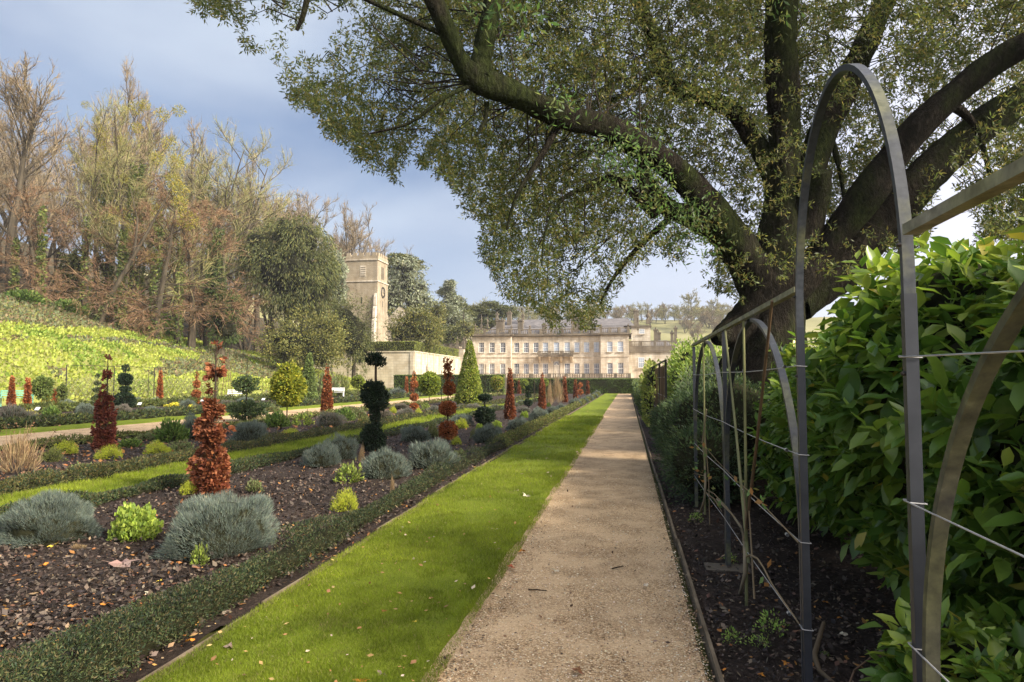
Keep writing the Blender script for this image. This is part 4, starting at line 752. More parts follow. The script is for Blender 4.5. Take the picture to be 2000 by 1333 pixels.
for k, (xb, yb, xt, yt, m_) in enumerate([(1462, 1100, 1416, 645, 'cane'), (1458, 1195, 1452, 628, 'cane'), (1452, 1080, 1508, 588, 'browncane'), (1377, 1005, 1373, 660, 'cane')]):
    a, b_ = AX(xb, yb, TX - .02), AX(xt, yt, TX - .05); a[2] = max(a[2], .0); MB().tube([a - off, (a + b_) / 2 - off + [0.005, 0, 0], b_ - off], [.012, .010, .008], 7, 0).obj('bamboo_cane', M[m_], tre, label='red brown bamboo cane leaning towards the arch' if m_ == 'browncane' else None)
for (y, z) in [(3.75, 1.67), (3.75, 1.24), (3.78, .80), (3.78, .40), (5.0, 1.67), (5.0, 1.24), (8.3, 1.24)]:
    MB().tube([tp(y - .012, z, -.03), tp(y + .016, z, -.03)], .009, 6, 0).obj('wire_clip', M['wire'], tre)
gate = empty('garden_arch', (TX, 2.22, 0), 'tall rounded steel arch with pale algae at its crown, spanning two tall posts', 'garden arch')
off2 = np.array([TX, 2.22, 0]); t = np.linspace(0, math.pi, 40); ym, ra = (2.22 + 3.54) / 2, (3.54 - 2.22) / 2
pts = [(TX, 3.54, -.1), (TX, 3.54, 1.0), (TX, 3.54, 1.85)] + [(TX, ym + ra * math.cos(q), 1.9 + .92 * math.sin(q)) for q in t] + [(TX, 2.22, 1.85), (TX, 2.22, 1.0), (TX, 2.22, -.1)]
MB().bar(np.array(pts[2:-2]) - off2, (1, 0, 0), .034, .022).obj('arch_bar', M['arch'], gate)
for y in (3.54, 2.22): MB().bar(np.array([(TX, y, -.1), (TX, y, 1.86)]) - off2, (1, 0, 0), .036, .028).obj('post', M['metal'], gate)
for y, oo, par in ((3.54, off2, gate), (2.22, off2, gate), (6.20, off, tre), (8.94, off, tre)):
    for z in (HR - .03, HR - .42): MB().tube(np.array([(TX - .018, y, z), (TX - .028, y, z)]) - oo, [.008, .006], 6, 0).obj('bolt', M['black'], par)
off3 = np.array([TX, 0.9, 0]); tr2 = empty('rose_trellis', off3, 'nearest trellis bay with lichened rail and curved brace at the right edge', 'trellis')
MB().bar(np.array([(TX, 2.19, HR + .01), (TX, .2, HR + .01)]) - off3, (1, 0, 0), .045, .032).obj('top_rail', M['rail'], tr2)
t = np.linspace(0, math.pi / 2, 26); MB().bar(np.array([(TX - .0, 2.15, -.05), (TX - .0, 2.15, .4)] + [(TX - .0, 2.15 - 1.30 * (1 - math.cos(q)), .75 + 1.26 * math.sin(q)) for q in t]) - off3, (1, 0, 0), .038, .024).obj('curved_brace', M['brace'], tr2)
for z in wp: MB().tube(np.array([(TX - .024, 2.24, z), (TX - .024, 1.4, z - .012), (TX - .024, .5, z)]) - off3, .0026, 5, cap=False).obj('wire', M['wire'], tr2)
for z in wp:
    for (y, oo, par) in ((3.54, off2, gate), (2.22, off2, gate)):
        MB().tube(np.array([(TX - .025, y - .02, z), (TX - .026, y + .02, z + .003), (TX + .022, y + .02, z), (TX + .024, y - .02, z - .003), (TX - .025, y - .02, z)]) - oo, .0022, 4, cap=False).obj('wire_tie', M['wire'], par)
def slab(px, py, lab, w=.28, d=.3):
    p = G(px, py, 0); MB().box(-w / 2, w / 2, -d / 2, d / 2, -.03, .018).obj('stone_slab', M['stonedark'], loc=p, label=lab, cat='stone slab')
slab(1420, 1112, 'mossy flat stone at the foot of the middle trellis post', .36, .24)

# climbing roses trained on the wires
def rose(name, stems, label, seed, lv):
    rs = RS(seed); base = AX(stems[0][0][0][0], stems[0][0][0][1], TX - .03); base[2] = 0; o = empty(name, base, label, 'rose', 'bare climbing roses trained on the trellis wires')
    for k, (pts, r) in enumerate(stems):
        P = np.array([AX(x, y, TX - .035 + .015 * math.sin(i * 2.1 + k)) for i, (x, y) in enumerate(pts)]) - base; P[0, 2] = max(P[0, 2], -.02)
        MB().tube(P, np.linspace(r, r * .55, len(P)), 7, 0, (.2, .155, .10) if k != 0 else (.24, .2, .14), lump=.25, rs=rs).obj('stem', M['twig'], o, smooth=True)
    P = np.array([AX(x, y, TX - .06) for (x, y) in lv]) - base; mb = MB(); Q = np.repeat(P, 3, 0) + rs.normal(size=(len(P) * 3, 3)) * .025
    leaves(mb, rs, Q, rdir(rs, len(Q)) + [0, 0, -.2], .05, .62, [(.1, .2, .06), (.16, .24, .08), (.2, .22, .06), (.3, .16, .06)]); mb.obj('leaves', M['leaf'], o)
rose('climbing_rose', [([(1440, 1195), (1444, 1165), (1455, 1120), (1455, 1075), (1453, 1050), (1447, 1030), (1430, 1005), (1400, 975)], .014), ([(1453, 1090), (1465, 1084), (1480, 1092), (1492, 1110), (1507, 1140), (1530, 1175), (1548, 1200), (1560, 1218)], .007), ([(1455, 1060), (1456, 1000), (1452, 960), (1455, 940)], .006), ([(1447, 1028), (1420, 992), (1395, 965), (1382, 958)], .007), ([(1473, 1170), (1468, 1080), (1462, 985)], .007), ([(1560, 1060), (1520, 1018), (1480, 975), (1440, 940), (1400, 900), (1368, 862)], .004)],
     'bare rose stem with crooked trunk between the middle trellis post and the arch', 141, [(1475, 965), (1478, 970), (1493, 983), (1440, 935), (1437, 945), (1385, 880), (1360, 870), (1405, 985), (1500, 1130)])
rose('climbing_rose', [([(1356, 1035), (1368, 1000), (1376, 975), (1378, 940), (1376, 900), (1372, 862), (1380, 800)], .012), ([(1378, 962), (1395, 975), (1410, 1000)], .007), ([(1376, 930), (1355, 925), (1345, 932)], .004), ([(1386, 1025), (1384, 940), (1377, 850)], .006)],
     'slimmer rose with a few green leaves by the farther trellis post', 142, [(1355, 868), (1362, 872), (1372, 868), (1350, 862), (1352, 910), (1362, 918), (1375, 925), (1383, 935), (1348, 930), (1385, 955), (1360, 940), (1404, 984)])
for k, (x, y, w, lab) in enumerate([(1505, 1235, 58, 'fern-like seedling with two sprays left of the arch post, the largest'), (1432, 1255, 40, 'small green seedling closest to the path board'), (1483, 1262, 36, 'small green seedling between the other two near the arch post'), (1612, 1282, 16, 'tiny green seedling right of the arch post'), (1358, 1018, 26, 'small green plant at the foot of the farther rose'), (1452, 1150, 10, None), (1425, 1098, 26, 'green weeds growing against the middle trellis post')]):
    if not lab: continue
    p = G(x, y); u = depth(p) / 1333; inst('seedling', clump_mesh(150 + k, 160, .22, [(.2, .32, .06), (.28, .42, .09), (.36, .45, .12)], .55, .6, core=False, up=.2), None, p, (0, 0, k), (w * u / 2, w * u / 2, w * u * .55), label=lab, cat='seedling', group='green seedlings under the trellis')
# fallen hoop of old cane and a root by the arch foot
o = MB().tube([G(1568, 1215, .12) + [.12, 0, 0], G(1590, 1280, .05), G(1600, 1310, .02), G(1640, 1345, .01)], [.012, .016, .014, .01], 7, 0, (.12, .09, .06)).obj('bent_root', M['twig'], smooth=True, label='bent grey root curving from the foot of the arch post', cat='root')
o = MB().tube([G(1655, 1345, .0), G(1668, 1310, .03), G(1700, 1285, .05), G(1740, 1278, .05), G(1775, 1290, .01)], .005, 6, 0, (.2, .13, .09)).obj('hose', M['twig'], smooth=True, label='thin brown stem arching over the soil between the arch posts', cat='stem')

# ------------------------------------------------------------------ cherry laurel
def laurel_leaf(w=.42, seg=5, curl=.12):
    """folded glossy leaf of unit length along +Y with a short stalk"""
    t = np.linspace(0, 1, seg + 1); prof = np.sin(np.pi * np.clip(t * .94 + .04, 0, 1)) ** .8 * w / 2; prof[-1] = .006; prof[0] = .01
    v = []; f = []
    for i, (a, p) in enumerate(zip(t, prof)):
        zc = -curl * (a ** 2) + .03 * math.sin(i * 2.2); y = .08 + a * .92
        v += [(-p, y, zc + p * .35), (0, y, zc), (p, y, zc + p * .35)]
    for i in range(seg): f += [(i * 3, i * 3 + 1, i * 3 + 4, i * 3 + 3), (i * 3 + 1, i * 3 + 2, i * 3 + 5, i * 3 + 4)]
    return np.array(v), np.array(f)
LV, LF = laurel_leaf(); LV3, LF3 = laurel_leaf(.46, 3)
def frames(D, rs, roll=.5):
    """rotation matrices with Y along D, Z roughly upward"""
    D = unit(D); up = np.array([0, 0, 1.0]) + rdir(rs, len(D)) * roll; X = unit(np.cross(D, up)); Z = np.cross(X, D); return np.stack([X, D, Z], 2)
LCOL = [(.085, .165, .025), (.12, .21, .03), (.06, .125, .02), (.155, .24, .038)]; LTOPLIT = [(.20, .29, .04), (.26, .33, .055)]  # second list: light on the laurel's top put into the leaf colour
lmesh = []
for k, c in enumerate(LCOL + LTOPLIT + [(.42, .36, .06)]):
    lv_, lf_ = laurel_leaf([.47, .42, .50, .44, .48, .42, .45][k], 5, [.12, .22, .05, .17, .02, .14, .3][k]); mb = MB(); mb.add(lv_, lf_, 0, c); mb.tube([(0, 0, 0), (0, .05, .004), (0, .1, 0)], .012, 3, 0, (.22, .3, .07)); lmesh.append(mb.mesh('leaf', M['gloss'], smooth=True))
def laurel(label, ells, n_sh, size, seed, n_parts, loc, near=True):
    rs = RS(seed); o = empty('laurel_bush', loc, label, 'laurel bush'); loc = np.array(loc, float)
    core = MB()
    for (c, r) in ells: blob(core, np.array(c) - loc, np.array(r) * .66, 0, (.02, .03, .01), 14, 10, .1, seed)
    core.obj('inner_branches', M['core'], o, kind='stuff')
    wts = np.array([r[0] * r[1] + r[1] * r[2] + r[0] * r[2] for c, r in ells]); wts /= wts.sum(); A = []; Dn = []
    pick = rs.choice(len(ells), n_sh, p=wts)
    d = rdir(rs, n_sh); cc = np.array([e[0] for e in ells])[pick]; rr = np.array([e[1] for e in ells])[pick]
    k = 1 + .22 * (vnoise(cc + d * rr, 1.6) - .5) * 2; P = cc + d * rr * (k * (.78 + .26 * rs.rand(n_sh)))[:, None]
    keep = (P[:, 2] > .12) & ((d[:, 0] < .35) | (rs.rand(n_sh) < .25)) & ((d[:, 1] < .5) | (rs.rand(n_sh) < .3))
    for (c, r) in ells: keep &= (((P - np.array(c)) / (np.array(r) * .74)) ** 2).sum(1) > 1
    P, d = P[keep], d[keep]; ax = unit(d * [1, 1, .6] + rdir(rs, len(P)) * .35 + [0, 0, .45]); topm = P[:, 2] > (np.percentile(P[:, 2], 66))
    # each shoot carries a whorl of leaves
    m = 8; Ps = np.repeat(P, m, 0); ax = np.repeat(ax, m, 0); q = np.tile(np.arange(m), len(P)); ph = q * 2.4 + np.repeat(rs.rand(len(P)) * 6.28, m)
    a = unit(np.cross(ax, [0.3, .2, 1.0])); b_ = np.cross(ax, a); tilt = (.35 + .1 * q)[:, None]
    D = ax * (1.1 - tilt) + (np.cos(ph)[:, None] * a + np.sin(ph)[:, None] * b_) * (.55 + tilt * .6); Ps = Ps - ax * (q * .022)[:, None] * size / .12; D[:, 2] += .1
    R = frames(D, rs, .45); sz = size * (.5 + .75 * rs.rand(len(Ps))) * np.where(q < 2, .75, 1.0)
    ci = rs.randint(0, 4, len(Ps)); new = (np.repeat(topm, m) & (rs.rand(len(Ps)) < .5)) | (rs.rand(len(Ps)) < .05); ci = np.where(new, 4 + rs.randint(0, 2, len(Ps)), ci); ci = np.where(rs.rand(len(Ps)) < .012, 6, ci)  # new picks the lit-looking colours, mostly for leaves near the top
    # the leaves that show largest become parts
    V = Ps - CAM; dz = V @ FW; px = 1000 + 1333 * (V @ RT) / dz; py = 666.5 - 1333 * (V @ UP) / dz; vis = (dz > .5) & (px > 0) & (px < 2000) & (py > 0) & (py < 1333)
    facing = -(np.repeat(d, m, 0) * unit(V)).sum(1); score = np.where(vis & (facing > .1), sz / np.maximum(dz, .3) * (facing > .1), 0); order = np.argsort(-score)[:n_parts]; isp = np.zeros(len(Ps), bool); isp[order] = score[order] > 0
    import mathutils
    for i in np.where(isp)[0]:
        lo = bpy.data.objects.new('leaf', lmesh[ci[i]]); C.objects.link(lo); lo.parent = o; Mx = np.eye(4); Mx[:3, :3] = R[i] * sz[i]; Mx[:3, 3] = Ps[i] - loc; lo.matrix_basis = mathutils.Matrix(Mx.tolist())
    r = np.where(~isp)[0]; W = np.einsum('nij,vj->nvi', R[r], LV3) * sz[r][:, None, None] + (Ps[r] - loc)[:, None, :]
    F = (np.arange(len(r))[:, None, None] * len(LV3) + LF3[None]).reshape(-1, 4); pal = np.array(LCOL + LTOPLIT + [(.42, .36, .06)])[ci[r]] * (.8 + .4 * rs.rand(len(r), 1)); MB().add(W.reshape(-1, 3), F, 0, np.repeat(pal, len(LF3), 0)).obj('foliage', M['gloss'], o, smooth=True, kind='stuff')
    return o
laurel('big glossy cherry laurel with large leaves behind the steel arch', [((2.4, 3.5, 1.2), (.98, 1.15, 1.15)), ((2.85, 2.3, 1.2), (1.08, 1.0, 1.15)), ((2.2, 4.8, 1.25), (.92, 1.1, 1.15)), ((2.05, 6.0, 1.15), (.75, 1.0, 1.05)), ((2.25, 5.2, 1.95), (.72, 1.2, .62)), ((2.65, 3.7, 2.05), (.85, 1.1, .62)), ((3.2, 2.6, 2.1), (.9, 1.0, .6)), ((3.7, 4.2, 1.7), (1.1, 1.5, 1.2))], 3900, .20, 161, 300, (2.8, 3.6, 0))
laurel('darker laurel in deep shade between the oak trunk and the big laurel', [((2.1, 7.5, 1.0), (.75, 1.1, 1.0)), ((2.7, 8.8, 1.1), (1.0, 1.3, 1.2))], 1500, .16, 162, 90, (2.6, 7.2, 0))
laurel('low laurel shoots with big pale leaves in the lower right corner', [(tuple(AD(1935, 1345, 2.75)), (.42, .42, .26))], 260, .14, 163, 60, (float(AD(1935, 1345, 2.75)[0]), float(AD(1935, 1345, 2.75)[1]), 0))

# yews and shrubs along the right side of the path
def shrub(name, ells, n, lsz, cols, label, seed, cat='shrub', group=None, wr=.3, core='core', m='leaf', up=.4, rag=.35):
    rs = RS(seed); loc = np.array([ells[0][0][0], ells[0][0][1], 0.0]); o = empty(name, loc, label, cat, group); mb = MB(); cb = MB()
    tot = sum(r[0] * r[2] for c, r in ells)
    for k, (c, r) in enumerate(ells):
        c = np.array(c) - loc; r = np.array(r, float); blob(cb, c, r * .8, 0, (.02, .02, .01), 12, 8, .2, seed + k); nn = int(n * r[0] * r[2] / tot); d = rdir(rs, nn)
        P = c + d * r * ((1 + rag * (vnoise(d * 2.5 + seed + k) - .5) * 2) * (.75 + .3 * rs.rand(nn)))[:, None]; ok = P[:, 2] > .02; P, d = P[ok], d[ok]
        leaves(mb, rs, P, d + rdir(rs, len(P)) * .8 + [0, 0, up], lsz, wr, mixcol(rs, len(P), cols, .2) * (.65 + .7 * vnoise(P + loc, 2.2)[:, None]))
    cb.obj('inner_branches', M[core], o, kind='stuff'); mb.obj('foliage', M[m], o, kind='stuff'); return o
DK = [(.045, .075, .035), (.06, .1, .04), (.035, .06, .03), (.09, .13, .05)]; LT = [(.13, .18, .05), (.19, .24, .07), (.1, .13, .04)]
shrub('yew_shrub', [((1.02, 9.4, .5), (.55, .7, .6)), ((1.12, 10.7, .78), (.62, .9, .78)), ((.98, 12.2, .72), (.55, .9, .7))], 18000, .07, DK, 'feathery dark green yew bush bulging over the path edge left of the trellis', 171, 'yew', wr=.22)
shrub('yew_shrub', [((1.5, 10.2, 1.0), (.6, .9, .75)), ((1.55, 12.5, 1.05), (.6, 1.2, .75))], 12000, .06, DK + LT[:1], 'paler feathery yew behind the dark one at the trellis end', 172, 'yew', wr=.22)
shrub('yew_shrub', [((.95, 17.5, .5), (.4, 1.4, .55))], 5000, .08, DK, 'narrow dark bush before the brown slatted screen', 173, 'yew', wr=.25)
shrub('hedge_shrub', [((.85, 25.5, .75), (.36, 3.2, .8)), ((.8, 33, .7), (.34, 4.5, .75)), ((.8, 42, .7), (.34, 5.0, .72)), ((.8, 54, .75), (.34, 8, .8)), ((.85, 70, .8), (.36, 10, .85))], 14000, .10, DK[:3] + LT, 'long narrow informal hedge along the far right side of the path', 174, 'hedge', wr=.4)
shrub('climber', [((.78, 22.0, 1.7), (.22, 3.0, .42)), ((.76, 26.5, 1.35), (.2, 2.6, .6)), ((.72, 24, .9), (.2, 1.6, .9))], 3600, .10, [(.3, .36, .08), (.4, .42, .12), (.2, .26, .06)], 'pale yellow green climber spilling over the far end of the brown screen', 175, 'climber', wr=.6, rag=.6)
shrub('green_shrub', [((3.0, 22, 1.4), (1.3, 2.0, 1.3)), ((2.6, 27, 1.5), (1.2, 2, 1.4)), ((2.9, 19, 1.0), (1.0, 1.5, 1.0))], 9000, .13, [(.22, .32, .05), (.3, .38, .08), (.14, .22, .04)], 'bright green rounded shrubs behind the end of the trellis', 176, wr=.45)
shrub('variegated_shrub', [((2.2, 16, .95), (.9, 1.3, .95)), ((2.0, 19, 1.0), (.7, 1.3, .9))], 6500, .10, [(.34, .42, .2), (.44, .5, .3), (.2, .3, .1)], 'pale variegated shrub between the brown screen and the trellis', 177, wr=.45)
shrub('green_shrub', [((3.4, 34, 1.6), (1.4, 3, 1.6)), ((4.0, 45, 1.7), (1.6, 4, 1.7)), ((2.4, 40, 1.1), (.9, 4, 1.1))], 6000, .18, [(.2, .28, .05), (.13, .18, .04), (.26, .3, .08)], 'farther green shrubs right of the long hedge', 178, wr=.45)
shrub('dark_shrub', [((3.4, 11.2, 1.0), (1.3, 1.3, 1.2)), ((4.6, 9, 1.2), (1.6, 2, 1.4)), ((6.5, 14, 1.6), (2.5, 3, 1.6)), ((5.5, 6, 1.1), (1.6, 2.5, 1.3))], 12000, .12, DK, 'mass of dark shrubs in the shade behind the oak trunk', 179, wr=.4)
# second screen of brown slats
scr = empty('slatted_screen', (TX, 20, 0), 'dark post and weathered brown cane screen beyond the first trellis', 'screen'); rs = RS(180)
cm = [MB().tube([(0, 0, 0), (.01 * (k - 1), .01, 1.0), (0, 0, 1.93)], [.017, .015, .013], 5).mesh('cane', M['browncane']) for k in range(3)]
for k, y in enumerate(np.arange(15.8, 24.4, .3)): inst('cane', cm[k % 3], scr, (rs.normal() * .012, y - 20, 0), (rs.normal() * .02, 0, rs.rand() * 6))
for y in (15.4, 18.4, 21.4, 24.4, 27.4): MB().bar([(0, y - 20, -.1), (0, y - 20, HR)], (1, 0, 0), .045, .045).obj('post', M['black'], scr)
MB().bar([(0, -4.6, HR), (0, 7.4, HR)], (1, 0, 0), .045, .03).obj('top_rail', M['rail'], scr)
for z in wp[1:]: MB().tube([(-.02, -4.6, z), (-.02, 7.4, z)], .004, 4).obj('wire', M['wire'], scr)

# ------------------------------------------------------------------ holm oak
OD = 12.0; ob = AD(1492, 820, OD); ob[2] = 0; oak = empty('holm_oak', ob, 'huge evergreen holm oak with mossy spreading limbs, its trunk rising behind the laurel', 'tree')
rs = RS(190); mb = MB(); LIMB = []
def limb(pts, n=14, lump=.13, mi=0, col=(.1, .1, .1)):
    """pts: (px, py, radius px, depth)"""
    P = np.array([AD(x, y, D) for x, y, r, D in pts]); R = np.array([r * D / 1333 for x, y, r, D in pts]); seg = np.linspace(0, len(P) - 1, (len(P) - 1) * 5 + 1)
    # Catmull-Rom
    out = []; rad = []
    for s in seg:
        i = min(int(s), len(P) - 2); t = s - i; p0, p1, p2, p3 = P[max(i - 1, 0)], P[i], P[i + 1], P[min(i + 2, len(P) - 1)]
        out.append(.5 * ((2 * p1) + (p2 - p0) * t + (2 * p0 - 5 * p1 + 4 * p2 - p3) * t * t + (3 * p1 - 3 * p2 + p3 - p0) * t ** 3)); rad.append(R[i] * (1 - t) + R[i + 1] * t)
    out = np.array(out); rad = np.array(rad); rad = rad * (1 + .10 * (vnoise(out, 2.3) - .5) * 2)
    mb.tube(out - ob, rad, n, mi, col, lump=lump, rs=rs); LIMB.extend(list(out[rad > .13])) ; return out
limb([(1478, 930, 118, 12), (1478, 860, 100, 12), (1486, 760, 84, 12), (1506, 660, 64, 12), (1516, 560, 53, 12), (1522, 480, 42, 12), (1527, 400, 34, 12), (1530, 300, 31, 12), (1529, 200, 30, 11.8), (1526, 90, 29, 11.6), (1527, -40, 32, 11.4), (1500, -250, 24, 11)], 22)
limb([(1395, 662, 12, 11.6), (1418, 655, 24, 11.7), (1450, 640, 40, 11.9), (1490, 600, 52, 12)], 12)      # root-like burr at the left
limb([(1505, 650, 40, 12), (1488, 575, 41, 12), (1462, 515, 39, 11.9), (1415, 445, 33, 11.7), (1360, 375, 27, 11.4), (1310, 325, 25, 11), (1250, 285, 24, 10.6), (1180, 248, 23, 10.2), (1100, 228, 24, 9.8), (1040, 200, 23, 9.6), (980, 175, 24, 9.4), (930, 155, 27, 9.2), (900, 120, 19, 9.1), (878, 70, 19, 9), (850, 10, 17, 8.9), (800, -80, 12, 8.7)], 18)
limb([(935, 155, 26, 9.2), (942, 110, 19, 9.3), (952, 60, 18, 9.4), (962, 0, 18, 9.5), (975, -90, 14, 9.6)], 14)
limb([(1490, 570, 30, 12), (1440, 495, 27, 12.2), (1395, 450, 23, 12.3), (1350, 425, 22, 12.5), (1310, 410, 18, 12.8), (1270, 370, 16, 13), (1255, 330, 14, 13.2)], 14)
limb([(1520, 380, 24, 12), (1500, 320, 21, 12.1), (1470, 270, 19, 12.2), (1430, 215, 18, 12.4), (1370, 190, 16, 12.6), (1310, 165, 17, 12.8), (1295, 120, 16, 13), (1270, 60, 14, 13), (1235, -20, 12, 13)], 14)
limb([(1540, 570, 40, 12), (1600, 507, 31, 12), (1650, 435, 30, 11.8), (1710, 355, 30, 11.5), (1780, 265, 27, 11.2), (1850, 195, 25, 11), (1930, 130, 23, 10.8), (2010, 85, 22, 10.5), (2150, 20, 22, 10)], 18)
limb([(1550, 590, 46, 12.2), (1640, 525, 42, 12.3), (1720, 440, 38, 12.3), (1800, 350, 36, 12.3), (1880, 280, 34, 12.2), (1960, 215, 31, 12), (2060, 150, 28, 12), (2220, 60, 26, 12)], 18)
limb([(1530, 460, 32, 12.2), (1568, 380, 29, 12.4), (1600, 280, 28, 12.6), (1640, 190, 25, 12.9), (1690, 90, 22, 13.2), (1730, 0, 20, 13.5), (1780, -110, 15, 13.8)], 14)
st = limb([(1568, 470, 30, 11.9), (1585, 410, 28, 11.8), (1596, 365, 27, 11.7), (1600, 335, 25, 11.6)], 14)
for pts in [[(1255, 300, 12, 10.8), (1256, 340, 12, 10.9), (1258, 378, 8, 11)], [(1130, 372, 5, 10.5), (1100, 388, 4, 10.4), (1078, 420, 3, 10.2), (1062, 470, 2, 10), (1058, 520, 1.5, 10)], [(950, 200, 5, 9.4), (948, 235, 4, 9.4), (930, 265, 2.5, 9.3)], [(1280, 420, 10, 11.5), (1200, 350, 8, 11), (1140, 370, 6, 10.5)],
            [(600, 0, 6, 9), (592, 30, 5, 9), (580, 60, 3, 9)], [(870, 70, 6, 9), (760, 20, 5, 8.8), (640, -30, 4, 9), (520, -60, 3, 9)], [(1290, 130, 7, 12.9), (1230, 180, 5, 12.6), (1180, 200, 3, 12.5)], [(1850, 200, 12, 11), (1900, 240, 7, 11.2), (1930, 330, 4, 11.4), (1940, 420, 2.5, 11.5)], [(1620, 260, 7, 12.6), (1640, 330, 5, 12.5), (1650, 400, 3, 12.4)], [(940, 160, 5, 9.2), (870, 190, 4, 9), (800, 240, 3, 9), (720, 262, 1.5, 9)],
            [(1330, 410, 8, 12.6), (1260, 470, 6, 12.8), (1200, 540, 4, 13), (1170, 600, 2, 13)], [(1100, 225, 8, 9.9), (1060, 300, 6, 9.8), (1010, 380, 4, 9.7), (990, 450, 2, 9.7)]]: limb(pts, 8)
mb.obj('trunk', M['oakbark'], oak, smooth=True)
POLY = np.array([(395, -700), (398, 5), (425, 40), (470, 92), (545, 105), (538, 160), (565, 195), (612, 212), (620, 245), (655, 255), (700, 290), (735, 328), (762, 362), (785, 300), (812, 262), (835, 312), (868, 325), (885, 385), (948, 428), (955, 505), (982, 562), (1022, 582), (1058, 628), (1085, 632), (1108, 592), (1140, 618), (1160, 636), (1205, 612), (1232, 560), (1245, 520), (1268, 528), (1300, 512), (1328, 478), (1365, 470), (1400, 520), (1445, 590), (1500, 545), (1600, 500), (1640, 545), (1720, 520), (1800, 470), (1870, 300), (1905, 470), (1990, 500), (2100, 520), (2500, 420), (2700, -100), (2500, -700)], float)
def inpoly(x, y, poly):
    r = np.zeros(len(x), bool); j = len(poly) - 1
    for i in range(len(poly)):
        xi, yi = poly[i]; xj, yj = poly[j]; c = ((yi > y) != (yj > y)) & (x < (xj - xi) * (y - yi) / (yj - yi + 1e-12) + xi); r ^= c; j = i
    return r
def twig_template(rs, n=11):
    ph = np.arange(n) * 2.4; t = np.linspace(0, 1, n); d = np.stack([np.cos(ph) * .8, np.sin(ph) * .8, .35 + .5 * t], 1); return np.stack([0 * t, 0 * t, t * .09], 1) + rs.normal(size=(n, 3)) * .02, unit(d)
def oakleaves(N, x0, x1, y0, y1, seed, lsz, thr, name, mult=1.0):
    rs = RS(seed); x = x0 + rs.rand(N) * (x1 - x0); y = y0 + rs.rand(N) * (y1 - y0); jx = (vnoise(np.stack([x, y, x * 0], 1), .018) - .5) * 60; jy = (vnoise(np.stack([x, y, x * 0 + 9], 1), .022) - .5) * 60
    ok = inpoly(x + jx, y + jy, POLY); x, y = x[ok], y[ok]; dx = (x - 1500) / 1333 * 12; D = 11.9 + (rs.rand(len(x)) - np.interp(x, [400, 800, 1300, 1900], [.4, .25, .18, .2])) * np.clip(6.0 - np.abs(dx) * .3, 3.0, 6) - np.clip((1500 - x) / 1100, 0, 1) * 1.8
    near = y < -120; D = np.where(near, D - rs.rand(len(x)) * 3.0, D)
    d = ((x - 1000) / 1333)[:, None] * RT - ((y - 666.5) / 1333)[:, None] * UP + FW; P = CAM + d * D[:, None]
    # clumps around branch ends with gaps between; fewer clumps towards the right, where the sky shows through
    k = vnoise(P, .55, 5) * .35 + vnoise(P, 1.2, 5) * .35 + vnoise(P, 2.6, 2) * .30; th = thr + np.interp(x, [400, 700, 1150, 1500, 1600, 1900, 2000], [.055, .05, -.055, -.075, -.03, .0, .0]); ok = k > th; P = P[ok]; dl = np.full(len(P), 9.0)
    for q in LIMB: dl = np.minimum(dl, np.linalg.norm(P - q, axis=1))
    P = P[dl > .5 + .5 * rs.rand(len(P))]; n = len(P)
    ax = unit(rdir(rs, n) + [0, 0, -.15]); a = unit(np.cross(ax, rdir(rs, n))); b_ = np.cross(ax, a); Bs = np.stack([a, b_, ax], 2)
    TP, TD = zip(*[twig_template(rs) for _ in range(6)]); ti = rs.randint(0, 6, n); TP, TD = np.array(TP)[ti], np.array(TD)[ti]
    Q = (np.einsum('nij,nkj->nki', Bs, TP) * 1.3 + P[:, None, :]).reshape(-1, 3); E = np.einsum('nij,nkj->nki', Bs, TD).reshape(-1, 3); m = len(Q)
    colr = mixcol(rs, m, [(.085, .11, .035), (.12, .145, .04), (.06, .085, .028), (.16, .17, .05), (.19, .165, .055)], .2) * (.7 + .6 * np.repeat(vnoise(P, .8), TP.shape[1])[:, None])
    if name == 'crown':
        LT = np.array(LIMB); LT = LT[LT[:, 2] > 3.4]; tm = MB(); rq = RS(77)
        for p in P[rq.choice(len(P), 520, replace=False)]:
            j = np.argmin(((LT - p) ** 2).sum(1) + rq.rand(len(LT)) * 7.0); a0 = LT[j]; L_ = np.linalg.norm(p - a0)
            if L_ > 2.4: a0 = p + (a0 - p) / L_ * 1.6; L_ = 1.6
            m1 = a0 * .66 + p * .34 + rq.normal(size=3) * .12 * L_ + [0, 0, .12 * L_]; m2 = a0 * .3 + p * .7 + rq.normal(size=3) * .09 * L_ + [0, 0, .10 * L_]; tm.tube(np.array([a0, m1, m2, p]) - ob, [.006 + .004 * L_, .004 + .003 * L_, .005, .002], 4, 0, (.03, .025, .02), cap=False)
        tm.obj('branches', M['twig'], oak)
    mb = MB(); leaves(mb, rs, Q - ob, E, lsz * np.repeat(np.clip(np.linalg.norm(P - CAM, axis=1) / 12.5, .72, 1.25), TP.shape[1]), .29, colr); mb.obj(name, M['oakleaf'], oak, kind='stuff'); return m
N1 = oakleaves(64000, 380, 2060, -60, 660, 191, .08, .465, 'crown')
N2 = oakleaves(7000, 380, 2700, -700, -60, 192, .18, .50, 'upper_crown')
N3 = oakleaves(2500, 2060, 2700, -60, 520, 193, .17, .5, 'outer_crown')
print('oak leaves', N1, N2, N3)
